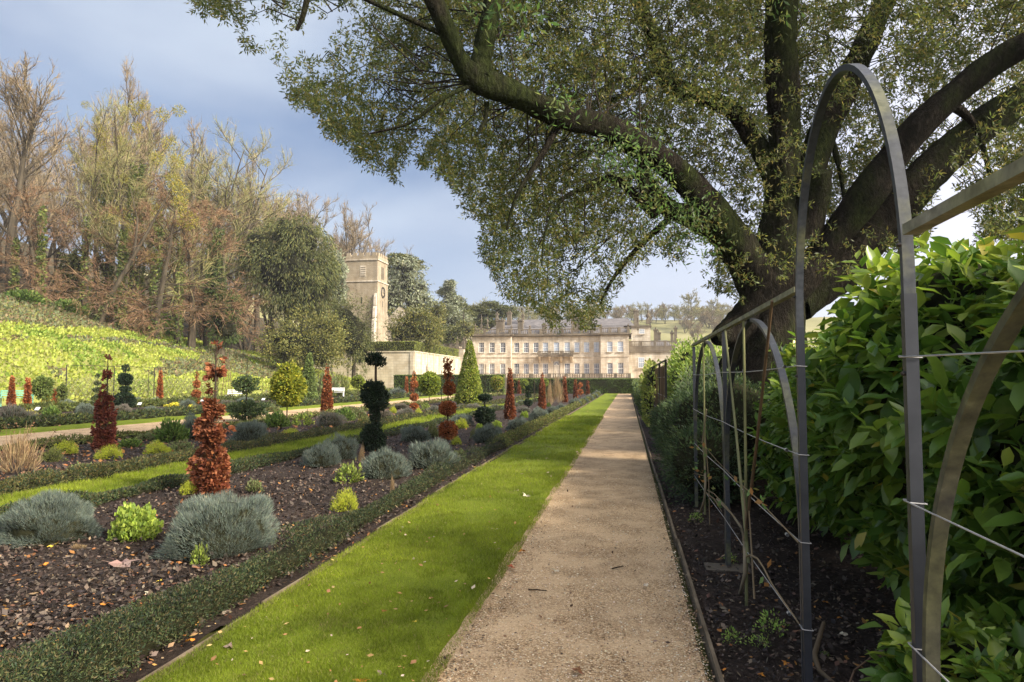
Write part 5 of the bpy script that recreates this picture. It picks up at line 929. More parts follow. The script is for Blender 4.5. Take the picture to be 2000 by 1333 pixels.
# small leafy sprouts on the limbs
rs = RS(195); mb = MB()
for (x, y, D, n, s) in [(1220, 330, 10.2, 200, .09), (1290, 370, 10.6, 220, .09), (1340, 430, 11.0, 220, .09), (1370, 470, 11.2, 160, .09), (1260, 290, 10.2, 160, .09), (1300, 440, 11, 180, .09), (1180, 300, 10, 150, .09), (1420, 190, 11.8, 90, .09), (1340, 170, 12, 120, .09), (955, 30, 8.9, 60, .13), (1080, 200, 9.5, 60, .1), (1110, 225, 9.5, 50, .1), (1520, 10, 11, 40, .14), (1210, 270, 10, 60, .1), (1380, 400, 11, 70, .1), (1350, 470, 11.4, 60, .1), (1250, 330, 10.4, 70, .1), (1030, 20, 8.9, 50, .14), (1260, 130, 12.5, 30, .1)]:
    P = AD(x, y, D) + rs.normal(size=(n, 3)) * (.16 if n < 80 else .21) - ob; leaves(mb, rs, P, rdir(rs, n), s, .3, [(.07, .13, .04), (.1, .17, .05), (.16, .2, .07)])
mb.obj('epicormic_leaves', M['oakleaf'], oak, kind='stuff')

# ------------------------------------------------------------------ end hedge, terrace, house
HY = 150.0
def hx(px, Y=HY): return float(AY(px, 743, Y)[0])
def hz_(py, Y=HY, px=1080): return float(AY(px, py, Y)[2])
def clipped(name, x0, x1, y0, y1, z0, z1, cols, n, lsz, label, seed, group=None):
    rs = RS(seed); o = empty(name, ((x0 + x1) / 2, (y0 + y1) / 2, z0), label, 'hedge', group); L = np.array(o.location)
    MB().box(x0 + .06 - L[0], x1 - .06 - L[0], y0 + .06 - L[1], y1 - .06 - L[1], -.1, z1 - z0 - .06).obj('inner_branches', M['core'], o)
    A = [(x1 - x0) * (z1 - z0), (y1 - y0) * (z1 - z0), (x1 - x0) * (y1 - y0)]; k = rs.choice(3, n, p=np.array(A) / sum(A)); u = rs.rand(n, 3) * [x1 - x0, y1 - y0, z1 - z0]
    N = np.zeros((n, 3)); u[k == 0, 1] = 0; N[k == 0] = (0, -1, 0); u[k == 1, 0] = x1 - x0; N[k == 1] = (1, 0, 0); u[k == 2, 2] = z1 - z0; N[k == 2] = (0, 0, 1)
    P = u + [x0, y0, z0] + (vnoise(u, .8)[:, None] - .5) * .16 * N; mb = MB(); leaves(mb, rs, P - L - N * .1, N + rdir(rs, n) * .8, lsz, .6, mixcol(rs, n, cols, .2) * (.8 + .4 * vnoise(P, 1.2)[:, None])); mb.obj('foliage', M['leaf'], o, kind='stuff'); return o
HG = [(.10, .155, .035), (.14, .2, .05), (.08, .12, .03)]; HG2 = [(.2, .235, .05), (.26, .28, .07), (.15, .175, .045)]
clipped('tall_clipped_hedge', float(G(1012, 769)[0]), .75, 82.6, 83.8, 0, 1.78, HG, 14000, .13, 'square clipped dark green hedge closing the end of the gravel path', 201, 'tall clipped hedges at the end of the garden')
clipped('tall_clipped_hedge', -31.0, -16.0, 88, 89.2, 0, 2.3, HG, 9000, .15, 'long clipped hedge below the terrace wall on the left', 202, 'tall clipped hedges at the end of the garden')
clipped('tall_clipped_hedge', -14.5, -12.2, 84, 85.2, 0, 1.75, HG2, 1600, .14, 'short clipped hedge left of the end hedge behind the smooth ball tree', 203, 'tall clipped hedges at the end of the garden')
zt = hz_(741, 128); MB().box(-30, 7, 127, 172, -.5, 1.35).obj('house_terrace', M['gravel2'], kind='structure')
BZ = 1.35
def balustrade(par, off, x0, x1, y, z0, h, m, name='balustrade', step=.34, axis=0, piers=()):
    mb = MB(); L = x1 - x0
    def bx(a0, a1, b0, b1, z_0, z_1):
        if axis == 0: mb.box(a0 - off[0], a1 - off[0], y + b0 - off[1], y + b1 - off[1], z_0 - off[2], z_1 - off[2])
        else: mb.box(y + b0 - off[0], y + b1 - off[0], a0 - off[1], a1 - off[1], z_0 - off[2], z_1 - off[2])
    bx(x0, x1, -.16, .16, z0, z0 + h * .16); bx(x0, x1, -.18, .18, z0 + h * .86, z0 + h); r = mb.obj(name + '_rail', m, par)
    mb = MB()
    for x in np.arange(x0 + .2, x1 - .1, step):
        c = (x - off[0], y - off[1]) if axis == 0 else (y - off[0], x - off[1])
        mb.tube([(c[0], c[1], z0 + h * .15 - off[2]), (c[0], c[1], z0 + h * .35 - off[2]), (c[0], c[1], z0 + h * .6 - off[2]), (c[0], c[1], z0 + h * .87 - off[2])], [.07, .10, .05, .07], 5, cap=False)
    mb.obj('balusters', m, par, kind='stuff')
    for x in piers:
        mb = MB(); y_ = y
        if axis == 0: mb.box(x - .3 - off[0], x + .3 - off[0], y - .22 - off[1], y + .22 - off[1], z0 - off[2] + .002, z0 + h * 1.04 - off[2])
        else: mb.box(y - .22 - off[0], y + .22 - off[0], x - .3 - off[1], x + .3 - off[1], z0 - off[2] + .002, z0 + h * 1.04 - off[2])
        mb.obj('pier', m, par)
tw = empty('terrace_wall', (-12, 127, 0), 'low stone balustrade wall running along the terrace in front of the house', 'wall'); ow = (-12, 127, 0)
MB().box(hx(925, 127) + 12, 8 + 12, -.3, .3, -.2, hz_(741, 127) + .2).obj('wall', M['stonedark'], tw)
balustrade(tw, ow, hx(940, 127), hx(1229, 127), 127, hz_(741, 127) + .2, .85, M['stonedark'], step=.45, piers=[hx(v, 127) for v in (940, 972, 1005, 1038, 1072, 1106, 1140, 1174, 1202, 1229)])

house = empty('country_house', (hx(1077), HY, BZ), 'long two storey honey stone country house with sash windows and a balustraded roof', 'house'); hoff = np.array(house.location)
Z0, ZC, ZP0, ZP1 = BZ - .1, hz_(658), hz_(655), hz_(643)
UW = (hz_(688.8), hz_(669)); LW = (hz_(731.5), hz_(710))
def facade(x0, x1, y, z0, z1, holes, m, name='wall', depth_=.3):
    """front wall with real openings and their reveals"""
    xs = sorted({x0, x1} | {h[0] for h in holes} | {h[1] for h in holes}); zs = sorted({z0, z1} | {h[2] for h in holes} | {h[3] for h in holes}); mb = MB()
    for i in range(len(xs) - 1):
        for j in range(len(zs) - 1):
            cx, cz = (xs[i] + xs[i + 1]) / 2, (zs[j] + zs[j + 1]) / 2
            if any(h[0] < cx < h[1] and h[2] < cz < h[3] for h in holes): continue
            mb.add([(xs[i], y, zs[j]), (xs[i + 1], y, zs[j]), (xs[i + 1], y, zs[j + 1]), (xs[i], y, zs[j + 1])], [(0, 1, 2, 3)])
    for (a, b_, c, d) in holes:
        v = [(a, y, c), (b_, y, c), (b_, y, d), (a, y, d), (a, y + depth_, c), (b_, y + depth_, c), (b_, y + depth_, d), (a, y + depth_, d)]; mb.add(v, [(0, 4, 5, 1), (1, 5, 6, 2), (2, 6, 7, 3), (3, 7, 4, 0)])
    mb.v = [v - hoff for v in mb.v]; return mb.obj(name, m, house)
_wm = {}
def window(cx, y, z0, z1, w, rows, sky_=False):
    key = (round(w, 2), round(z1 - z0, 2), rows)
    if key not in _wm:
        H = z1 - z0; mb = MB(); t = .09
        mb.box(-w / 2, -w / 2 + t, 0, .09, 0, H); mb.box(w / 2 - t, w / 2, 0, .09, 0, H); mb.box(-w / 2 + t, w / 2 - t, 0, .09, 0, t); mb.box(-w / 2 + t, w / 2 - t, 0, .09, H - t, H)
        for k in (1, 2): x = -w / 2 + w * k / 3; mb.box(x - .022, x + .022, .012, .075, t, H - t)
        for k in range(1, rows): z = H * k / rows; b = .05 if k == rows // 2 else .022; mb.box(-w / 2 + t, w / 2 - t, .02, .07, z - b, z + b)
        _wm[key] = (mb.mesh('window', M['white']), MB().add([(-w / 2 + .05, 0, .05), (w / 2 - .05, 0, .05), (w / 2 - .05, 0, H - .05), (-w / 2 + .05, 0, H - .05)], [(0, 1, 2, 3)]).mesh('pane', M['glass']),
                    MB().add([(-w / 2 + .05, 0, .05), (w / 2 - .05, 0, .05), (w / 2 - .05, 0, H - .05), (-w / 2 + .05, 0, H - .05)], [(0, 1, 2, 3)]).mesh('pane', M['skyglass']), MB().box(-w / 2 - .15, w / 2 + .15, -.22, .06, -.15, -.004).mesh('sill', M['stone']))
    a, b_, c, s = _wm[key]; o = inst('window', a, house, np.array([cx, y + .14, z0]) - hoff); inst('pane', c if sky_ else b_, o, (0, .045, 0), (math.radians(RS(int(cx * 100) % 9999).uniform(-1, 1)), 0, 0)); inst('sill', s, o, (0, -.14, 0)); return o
def block(x0p, x1p, y, wins, name):
    x0, x1 = hx(x0p), hx(x1p); W = (hx(1009) - hx(1000)) * 1.15; holes = []; door = None
    for px in wins:
        cx = hx(px, y)
        holes.append((cx - W / 2, cx + W / 2, UW[0], UW[1]))
        if abs(px - 1087) > 2: holes.append((cx - W / 2, cx + W / 2, LW[0], LW[1]))
        else: holes.append((cx - W * .6, cx + W * .6, BZ, hz_(706)))
    facade(x0, x1, y, Z0, ZC, holes, M['stone'])
    for px in wins:
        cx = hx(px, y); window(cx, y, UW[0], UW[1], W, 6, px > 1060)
        if abs(px - 1087) > 2: window(cx, y, LW[0], LW[1], W, 8 if px > 1 else 6)
    mb = MB(); mb.box(x0 - .12, x1 + .12, y - .16, y + .02, hz_(698.5), hz_(696)); mb.v = [v - hoff for v in mb.v]; mb.obj('string_course', M['stone'], house)
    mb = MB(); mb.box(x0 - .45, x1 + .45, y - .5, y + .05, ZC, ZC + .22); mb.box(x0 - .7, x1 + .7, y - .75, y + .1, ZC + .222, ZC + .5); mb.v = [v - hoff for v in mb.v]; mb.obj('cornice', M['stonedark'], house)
block(925, 1000, HY - 1.6, [940, 961, 982], 'left'); block(1174, 1229, HY - 1.6, [1191.5, 1212.5], 'right')
block(1000, 1174, HY, [1009, 1028, 1047, 1065.5, 1087, 1108, 1127, 1146, 1165.5], 'middle')
mb = MB(); X0, X1, XA, XB = hx(925), hx(1229), hx(1000), hx(1174)
for (a, b_, y0, y1) in ((X0, X0 + .02, HY - 1.6, HY + 20), (XA - .02, XA, HY - 1.6, HY), (XB, XB + .02, HY - 1.6, HY), (X1 - .02, X1, HY - 1.6, HY + 20)): mb.box(a, b_, y0 + .003, y1, Z0, ZC)
mb.box(X0, X1, HY + 20, HY + 20.3, Z0, ZC); mb.box(X0 + .05, X1 - .05, HY + .4, HY + 20, ZC - .3, ZC + .35); mb.box(X0 + .05, XA - .05, HY - 1.1, HY + .4, ZC - .3, ZC + .35); mb.box(XB + .05, X1 - .05, HY - 1.1, HY + .4, ZC - .3, ZC + .35)
mb.box(X0 + .3, X1 - .3, HY + .75, HY + 1, Z0, ZC - .31, 0)
mb.v = [v - hoff for v in mb.v]; mb.obj('side_walls', M['stone'], house)
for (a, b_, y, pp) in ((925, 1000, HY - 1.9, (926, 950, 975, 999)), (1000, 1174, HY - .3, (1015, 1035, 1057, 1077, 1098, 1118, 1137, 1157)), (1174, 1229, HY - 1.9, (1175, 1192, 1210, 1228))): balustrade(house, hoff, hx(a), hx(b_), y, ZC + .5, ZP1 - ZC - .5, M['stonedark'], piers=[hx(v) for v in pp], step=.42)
# balcony on brackets over the arched doorway
yb = HY - 1.5; mb = MB(); mb.box(hx(1053), hx(1120), yb - .1, HY - .02, hz_(697.5), hz_(694.5)); mb.v = [v - hoff for v in mb.v]; mb.obj('balcony_floor', M['stonedark'], house)
balustrade(house, hoff, hx(1053), hx(1120), yb, hz_(694.5) + .003, hz_(686.5) - hz_(694.5), M['stonedark'], 'balcony', .36, piers=[hx(v) for v in (1054, 1075, 1098, 1119)])
for px in (1055, 1075, 1097, 1117): mb = MB(); x = hx(px); mb.add([(x - .25, HY - .02, hz_(709)), (x + .25, HY - .02, hz_(709)), (x + .25, HY - .5, hz_(706)), (x - .25, HY - .5, hz_(706)), (x - .25, yb, hz_(697.6)), (x + .25, yb, hz_(697.6)), (x + .25, HY - .02, hz_(697.6)), (x - .25, HY - .02, hz_(697.6))], [(0, 1, 2, 3), (3, 2, 5, 4), (4, 5, 6, 7), (0, 3, 4, 7), (1, 6, 5, 2)]); mb.v = [v - hoff for v in mb.v]; mb.obj('bracket', M['stone'], house)
mb = MB(); cx = hx(1087); w = (hx(1009) - hx(1000)) * .6; zl, zt_ = hz_(713), hz_(706)
mb.box(cx - w, cx + w, HY + .2, HY + .26, BZ, zl); mb.v = [v - hoff for v in mb.v]; dr = mb.obj('door', M['white'], house); mb = MB()
for k in range(-2, 3): mb.box(cx + k * w / 2.6 - .05, cx + k * w / 2.6 + .05, HY + .15, HY + .198, BZ + .05, zl - .1)
mb.v = [v - hoff for v in mb.v]; mb.obj('panelling', M['wallstone'], dr)
mb = MB(); t = np.linspace(0, math.pi, 13); v = [(cx, HY + .2, zl)] + [(cx + math.cos(a) * w, HY + .2, zl + math.sin(a) * (zt_ - zl)) for a in t]; mb.add(v, [(0, k, k + 1) for k in range(1, 13)]); mb.v = [v - hoff for v in mb.v]; fl = mb.obj('fanlight', M['glass'], house)
mb = MB()
for a in t[::2]: mb.tube([(cx, HY + .17, zl), (cx + math.cos(a) * w, HY + .17, zl + math.sin(a) * (zt_ - zl))], .035, 4)
mb.tube([(cx + math.cos(a) * w, HY + .17, zl + math.sin(a) * (zt_ - zl)) for a in t], .06, 5); mb.v = [v - hoff for v in mb.v]; mb.obj('glazing_bars', M['white'], fl)
# roofs, chimneys, urns
def gable_roof(x0, x1, y0, y1, z0, z1, hip=2.2, m='slate', name='roof', par=house, off=hoff):
    ym = (y0 + y1) / 2; v = np.array([(x0, y0, z0), (x1, y0, z0), (x1, y1, z0), (x0, y1, z0), (x0 + hip, y0 + (y1 - y0) * .35, z1), (x1 - hip, y0 + (y1 - y0) * .35, z1), (x1 - hip, y1 - (y1 - y0) * .35, z1), (x0 + hip, y1 - (y1 - y0) * .35, z1)]) - off
    return MB().add(v, [(0, 1, 5, 4), (1, 2, 6, 5), (2, 3, 7, 6), (3, 0, 4, 7), (4, 5, 6, 7)]).obj(name, M[m], par)
gable_roof(X0 + .6, hx(1235), HY + 4, HY + 19, ZC + .4, hz_(632), 2)
gable_roof(hx(950), hx(1240, 163), HY + 9, HY + 20, hz_(632), hz_(622, 160), 1.5)
mb = MB(); mb.box(hx(950) + 1.2, hx(1240) - 1.2, HY + 11, HY + 11.3, ZC + .4, hz_(630)); mb.v = [v - hoff for v in mb.v]; mb.obj('attic_wall', M['stone'], house)
def stack(px, w, y0p, y1p, dy=3, d=1.2, pots=2, m='stonedark', par=house, off=hoff, Y=HY):
    x = hx(px, Y + dy); W = w * (Y + dy) / 1333; z0, z1 = hz_(y1p, Y + dy), hz_(y0p, Y + dy); mb = MB(); mb.box(x - W / 2, x + W / 2, Y + dy, Y + dy + d, z0, z1 - .3); mb.box(x - W / 2 - .12, x + W / 2 + .12, Y + dy - .12, Y + dy + d + .12, z1 - .298, z1)
    mb.v = [v - off for v in mb.v]; o = mb.obj('chimney', M[m], par)
    for k in range(pots): xx = x + (k - (pots - 1) / 2) * W / max(pots, 1) * .9; mb = MB().tube([(xx, Y + dy + d / 2, z1), (xx, Y + dy + d / 2, z1 + .45)], [.17, .13], 7); mb.v = [v - off for v in mb.v]; mb.obj('chimney_pot', M['stonedark'], o)
for a in [(976, 16, 623, 648, 4), (994, 8, 609, 636, 10), (1016, 10, 624, 646, 4), (1021, 4, 614, 630, 10, .8, 1), (970, 4, 611, 630, 12, .8, 1), (1124, 15, 624, 648, 4), (1137, 8, 608, 636, 12), (1063, 8, 634, 650, 5), (1244, 9, 609, 640, 12, 1.5), (1150, 10, 632, 646, 5)]: stack(*a)
def urn(px, ytop, ybase, dy=-1.7, par=house, off=hoff, Y=HY, wpx=4):
    x = hx(px, Y + dy); z0, z1 = hz_(ybase, Y + dy), hz_(ytop, Y + dy); H = z1 - z0; w = wpx * Y / 1333 / 2; mb = MB().box(x - w * .9, x + w * .9, Y + dy - w * .9, Y + dy + w * .9, z0, z0 + H * .35)
    mb.tube([(x, Y + dy, z0 + H * q) for q in (.35, .42, .55, .66, .74, .8, .9, 1.0)], np.array([.5, .3, .85, 1.0, .5, .3, .35, .05]) * w, 9); mb.v = [v - off for v in mb.v]; mb.obj('urn', M['stonedark'], par)
for a in [(928, 630, 643), (940, 612, 643, -1.6), (952, 617, 640, 6), (1247, 612, 648, 1), (1175, 634, 643), (1228, 634, 643), (999, 634, 643), (1267, 609, 636, 2, house, hoff, HY, 9), (1035, 634, 643, -.3), (1118, 634, 643, -.3)]: urn(*a)
# right: attic pavilion and lower wing
def hbox(name, x0, x1, y0, y1, z0, z1, m, par=house): mb = MB().box(x0, x1, y0, y1, z0, z1); mb.v = [v - hoff for v in mb.v]; return mb.obj(name, M[m], par)
hbox('pavilion', hx(1234), hx(1272), HY + 2, HY + 10, BZ, hz_(640), 'stone'); hbox('cornice', hx(1233), hx(1274), HY + 1.7, HY + 10.2, hz_(640) + .003, hz_(637), 'stonedark'); 
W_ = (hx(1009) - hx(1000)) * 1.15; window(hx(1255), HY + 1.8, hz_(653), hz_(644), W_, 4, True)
hbox('wing', X1 + .003, hx(1318), HY + .5, HY + 10, BZ - .4, hz_(690), 'stone'); hbox('wing_parapet', X1 + .01, hx(1320), HY + .2, HY + .8, hz_(690) + .003, hz_(679), 'stonedark'); balustrade(house, hoff, X1 + .1, hx(1320), HY + .5, hz_(679) + .004, hz_(668) - hz_(679), M['stonedark'], step=.42, piers=[hx(v) for v in (1232, 1252, 1280, 1300, 1319)])
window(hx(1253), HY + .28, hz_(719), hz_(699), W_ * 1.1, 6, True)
gable_roof(X1 + 1, hx(1316), HY + 2, HY + 9, hz_(679), hz_(665), 1)
for a in [(1282, 7, 646, 672, 4, 1.2, 1), (1288, 6, 652, 670, 6, 1, 1), (1321, 5, 643, 672, 5, 1, 1), (1314, 5, 652, 670, 5, 1, 1)]: stack(*a)
for px in (1315, 1330): pass
# left: garden wing with balustrade and urns
hbox('left_wing', hx(902), X0 - .01, HY - 14, HY + 2, -.2, hz_(676, 137), 'stone'); balustrade(house, hoff, hx(898, 136), hx(921, 136), HY - 14, hz_(676, 137) + .003, 1.1, M['stonedark'], step=.4, piers=[hx(v, 136) for v in (899, 909, 920)])
for px in (899, 909, 920): urn(px, 656, 667, -14)

# ------------------------------------------------------------------ terrace walls, hedge on the wall, church
CX, CY = -33.5, 105.0; wallz = float(AX(809, 688, CX)[2]); e = AX(896, 703, CX); YE2 = float(e[1])
p_ = AX(809, 688, CX); CY = float(p_[1]); wallz = float(p_[2]); hedz = float(AX(809, 667, CX)[2])
gt = MB().box(-90, CX - .6, CY + .6, YE2 + 60, -1, wallz - .3).obj('church_terrace', M['rough_grass'], kind='structure')
rw = empty('retaining_wall', (CX, CY, 0), 'tall pale stone retaining wall with pilasters turning a corner beside the church', 'wall'); ro = np.array([CX, CY, 0])
MB().box(-.6, 0, 0, YE2 - CY, -.5, wallz).obj('wall', M['wallstone'], rw); MB().box(-22, -.602, 0, .6, -.5, wallz).obj('wall', M['wallstone'], rw)
MB().box(-.7, .14, -.14, YE2 - CY + .1, wallz, wallz + .18).obj('coping', M['wallstone'], rw); MB().box(-22, -.702, -.14, .7, wallz, wallz + .18).obj('coping', M['wallstone'], rw)
for k in range(9): y = (YE2 - CY) * (k + .0) / 8 * .985; MB().box(.002, .11, y + .05, y + .6, -.3, wallz - .003).obj('pilaster', M['wallstone'], rw)
for x in (-.65, -11.0, -20.5): MB().box(x, x + .6, -.11, -.002, -.3, wallz - .003).obj('pilaster', M['wallstone'], rw)
t = np.linspace(0, math.pi, 9); yn = float(AX(835, 700, CX)[1]) - CY; zn = float(AX(835, 711, CX)[2]); v = [(.02, yn - .9, zn - 2.2), (.02, yn + .9, zn - 2.2)] + [(.02, yn + .9 * math.cos(a), zn - .9 + .9 * math.sin(a)) for a in t]; MB().add(v, [tuple(range(len(v)))]).obj('niche', M['stonedark'], rw)
clipped('wall_top_hedge', CX - 1.6, CX + .02, CY + .02, YE2, wallz + .19, hedz, HG2, 9000, .16, 'smooth clipped olive hedge on the terrace wall, side facing right', 205, 'clipped hedge on top of the terrace wall')
clipped('wall_top_hedge', CX - 22, CX - 1.61, CY + .02, CY + 1.6, wallz + .19, hedz, HG2, 9000, .16, 'smooth clipped olive hedge on the terrace wall, side facing the garden left of the corner', 206, 'clipped hedge on top of the terrace wall')
# church tower
TY_ = 128.0
def tX(px): return float(AY(px, 600, TY_)[0])
def tZ(py): return float(AY(706, py, TY_)[2])
tx0, tx1 = tX(674), tX(737); dpt = 6.4; xx = tx1; q = AX(757.5, 600, tx1); dpt = float(q[1]) - TY_
ct = empty('church_tower', ((tx0 + tx1) / 2, TY_, wallz), 'square battlemented stone church tower with a clock on its sunny side', 'church tower'); to = np.array(ct.location)
def tb(name, x0, x1, y0, y1, z0, z1, m='tower', par=ct, kind=None): mb = MB().box(x0, x1, y0, y1, z0, z1); mb.v = [v - to for v in mb.v]; return mb.obj(name, M[m], par, kind=kind)
z1_, z2_, z3_, zm = tZ(612), tZ(551), tZ(509), tZ(494)
tb('lower_stage', tx0 - .12, tx1 + .12, TY_ - .12, TY_ + dpt, wallz - 1, z1_); tb('middle_stage', tx0, tx1, TY_, TY_ + dpt - .15, z1_ + .003, z2_); tb('string_course', tx0 - .15, tx1 + .15, TY_ - .15, TY_ + dpt, z2_ + .003, z2_ + .25, 'stone'); tb('belfry_stage', tx0 + .1, tx1 - .1, TY_ + .1, TY_ + dpt - .2, z2_ + .253, z3_); tb('string_course', tx0 - .1, tx1 + .1, TY_ - .1, TY_ + dpt - .1, z3_ + .003, z3_ + .25, 'stone')
zb = z3_ + .253
for (a, b_, c, d) in ((tx0, tx1, TY_, TY_ + .35), (tx1 - .35, tx1, TY_ + .352, TY_ + dpt - .15), (tx0, tx0 + .35, TY_ + .352, TY_ + dpt - .15), (tx0 + .352, tx1 - .352, TY_ + dpt - .5, TY_ + dpt - .15)): tb('parapet', a, b_, c, d, zb, zb + (zm - zb) * .5)
for k in range(5): x = tx0 + (tx1 - tx0) * (k + .12) / 5; tb('merlon', x, x + (tx1 - tx0) * .12, TY_, TY_ + .35, zb + (zm - zb) * .5 + .002, zm)
for k in range(5): y = TY_ + .4 + (dpt - .6) * (k + .12) / 5; tb('merlon', tx1 - .35, tx1, y, y + (dpt - .6) * .12, zb + (zm - zb) * .5 + .002, zm)
for k in range(5): y = TY_ + .4 + (dpt - .6) * (k + .12) / 5; tb('merlon', tx0, tx0 + .35, y, y + (dpt - .6) * .12, zb + (zm - zb) * .5 + .002, zm)
xm = tX(708); tb('belfry_window', xm - .6, xm + .6, TY_ + .05, TY_ + .098, tZ(541), tZ(519), 'stone'); 
for k in range(5): z = tZ(540) + k * .42; tb('louvre', xm - .5, xm + .5, TY_ + .02, TY_ + .048, z, z + .14, 'stonedark')
ym_ = TY_ + dpt * .5
for s in (-.75, .1): mb = MB().box(tx1 - .098, tx1 - .05, ym_ + s, ym_ + s + .62, tZ(543), tZ(519)); mb.v = [v - to for v in mb.v]; mb.obj('belfry_window', M['stonedark'], ct)
tb('slit_window', tX(706) - .14, tX(706) + .14, TY_ - .02, TY_ - .002, tZ(593), tZ(581), 'black'); tb('slit_window', tx1 + .002, tx1 + .02, ym_ - .1, ym_ + .1, tZ(598), tZ(586), 'black')
zc = tZ(569); t = np.linspace(0, 2 * math.pi, 25); mb = MB().tube([(tx1 + .06, ym_ + math.cos(a) * 1.0, zc + math.sin(a) * 1.05) for a in t], .10, 5, cap=False)
mb.v = [v - to for v in mb.v]; ck = mb.obj('clock_ring', M['black'], ct)
mb = MB(); 
for a in t[:-1:2]: mb.box(tx1 + .03, tx1 + .09, ym_ + math.cos(a) * .78 - .06, ym_ + math.cos(a) * .78 + .06, zc + math.sin(a) * .82 - .09, zc + math.sin(a) * .82 + .09)
mb.v = [v - to for v in mb.v]; mb.obj('hour_mark', M['black'], ck, kind='stuff')
for a, l in ((1.2, .75), (-.4, .5)): mb = MB().tube([(tx1 + .12, ym_, zc), (tx1 + .12, ym_ + math.cos(a) * l, zc + math.sin(a) * l)], .05, 4); mb.v = [v - to for v in mb.v]; mb.obj('clock_hand', M['black'], ck)
for zz0, zz1, ex in ((wallz - 1, tZ(622), 1.5), (tZ(622), tZ(598), .9), (tZ(598), tZ(577), .45)): mb = MB(); mb.add([(tx1 - .6, TY_ - .13 - ex, zz0), (tx1 - .05, TY_ - .13 - ex, zz0), (tx1 - .05, TY_ - .13, zz0), (tx1 - .6, TY_ - .13, zz0), (tx1 - .6, TY_ - .13 - ex * .8, zz1 - .5), (tx1 - .05, TY_ - .13 - ex * .8, zz1 - .5), (tx1 - .05, TY_ - .13, zz1 + .3), (tx1 - .6, TY_ - .13, zz1 + .3)], [(0, 1, 5, 4), (1, 2, 6, 5), (3, 0, 4, 7), (4, 5, 6, 7)]); mb.v = [v - to for v in mb.v]; mb.obj('buttress', M['stone'], ct)
# nave roof right of the tower
ch = empty('church_nave', (tX(790), TY_ + 14, wallz), 'stone church roof gable showing between the trees right of the tower', 'church'); co_ = np.array(ch.location)
gx = float(AY(779, 600, TY_ + 10)[0]); gz = float(AY(779, 600, TY_ + 10)[2]); gl = float(AY(779, 622, TY_ + 10)[2])
v = np.array([(gx - 4, TY_ + 10, gl - 1.5), (gx + 4.5, TY_ + 10, gl - 1.5), (gx, TY_ + 10, gz), (gx - 4, TY_ + 24, gl - 1.5), (gx + 4.5, TY_ + 24, gl - 1.5), (gx, TY_ + 24, gz)]) - co_
MB().add(v, [(0, 2, 5, 3), (1, 4, 5, 2)]).obj('roof', M['stonedark'], ch); MB().add(v, [(0, 1, 2)]).add(np.array([(gx - 4, TY_ + 10, wallz - 1), (gx + 4.5, TY_ + 10, wallz - 1), (gx + 4.5, TY_ + 10, gl - 1.5), (gx - 4, TY_ + 10, gl - 1.5)]) - co_, [(0, 1, 2, 3)]).obj('gable_wall', M['stone'], ch)
# balustrade on the terrace by the house (far left of house)
b2 = empty('terrace_balustrade', (hx(870, 134), 134, 0), 'stone balustrade with urns above the clipped hedge between church and house', 'balustrade'); bo = np.array(b2.location)
xa_, xb_ = hx(868, 134.5), hx(906, 134.5); MB().box(xa_ - bo[0], xb_ - bo[0], .2, .8, -.5, hz_(681, 134)).obj('wall', M['stone'], b2); balustrade(b2, bo, xa_, xb_, 134.5, hz_(681, 134) + .003, hz_(670, 134) - hz_(681, 134), M['stonedark'], step=.4, piers=[hx(v, 134.5) for v in (869, 880, 893, 905)])
for px in (880, 893, 905): urn(px, 655, 670, 0, b2, bo, 134.5, 5)

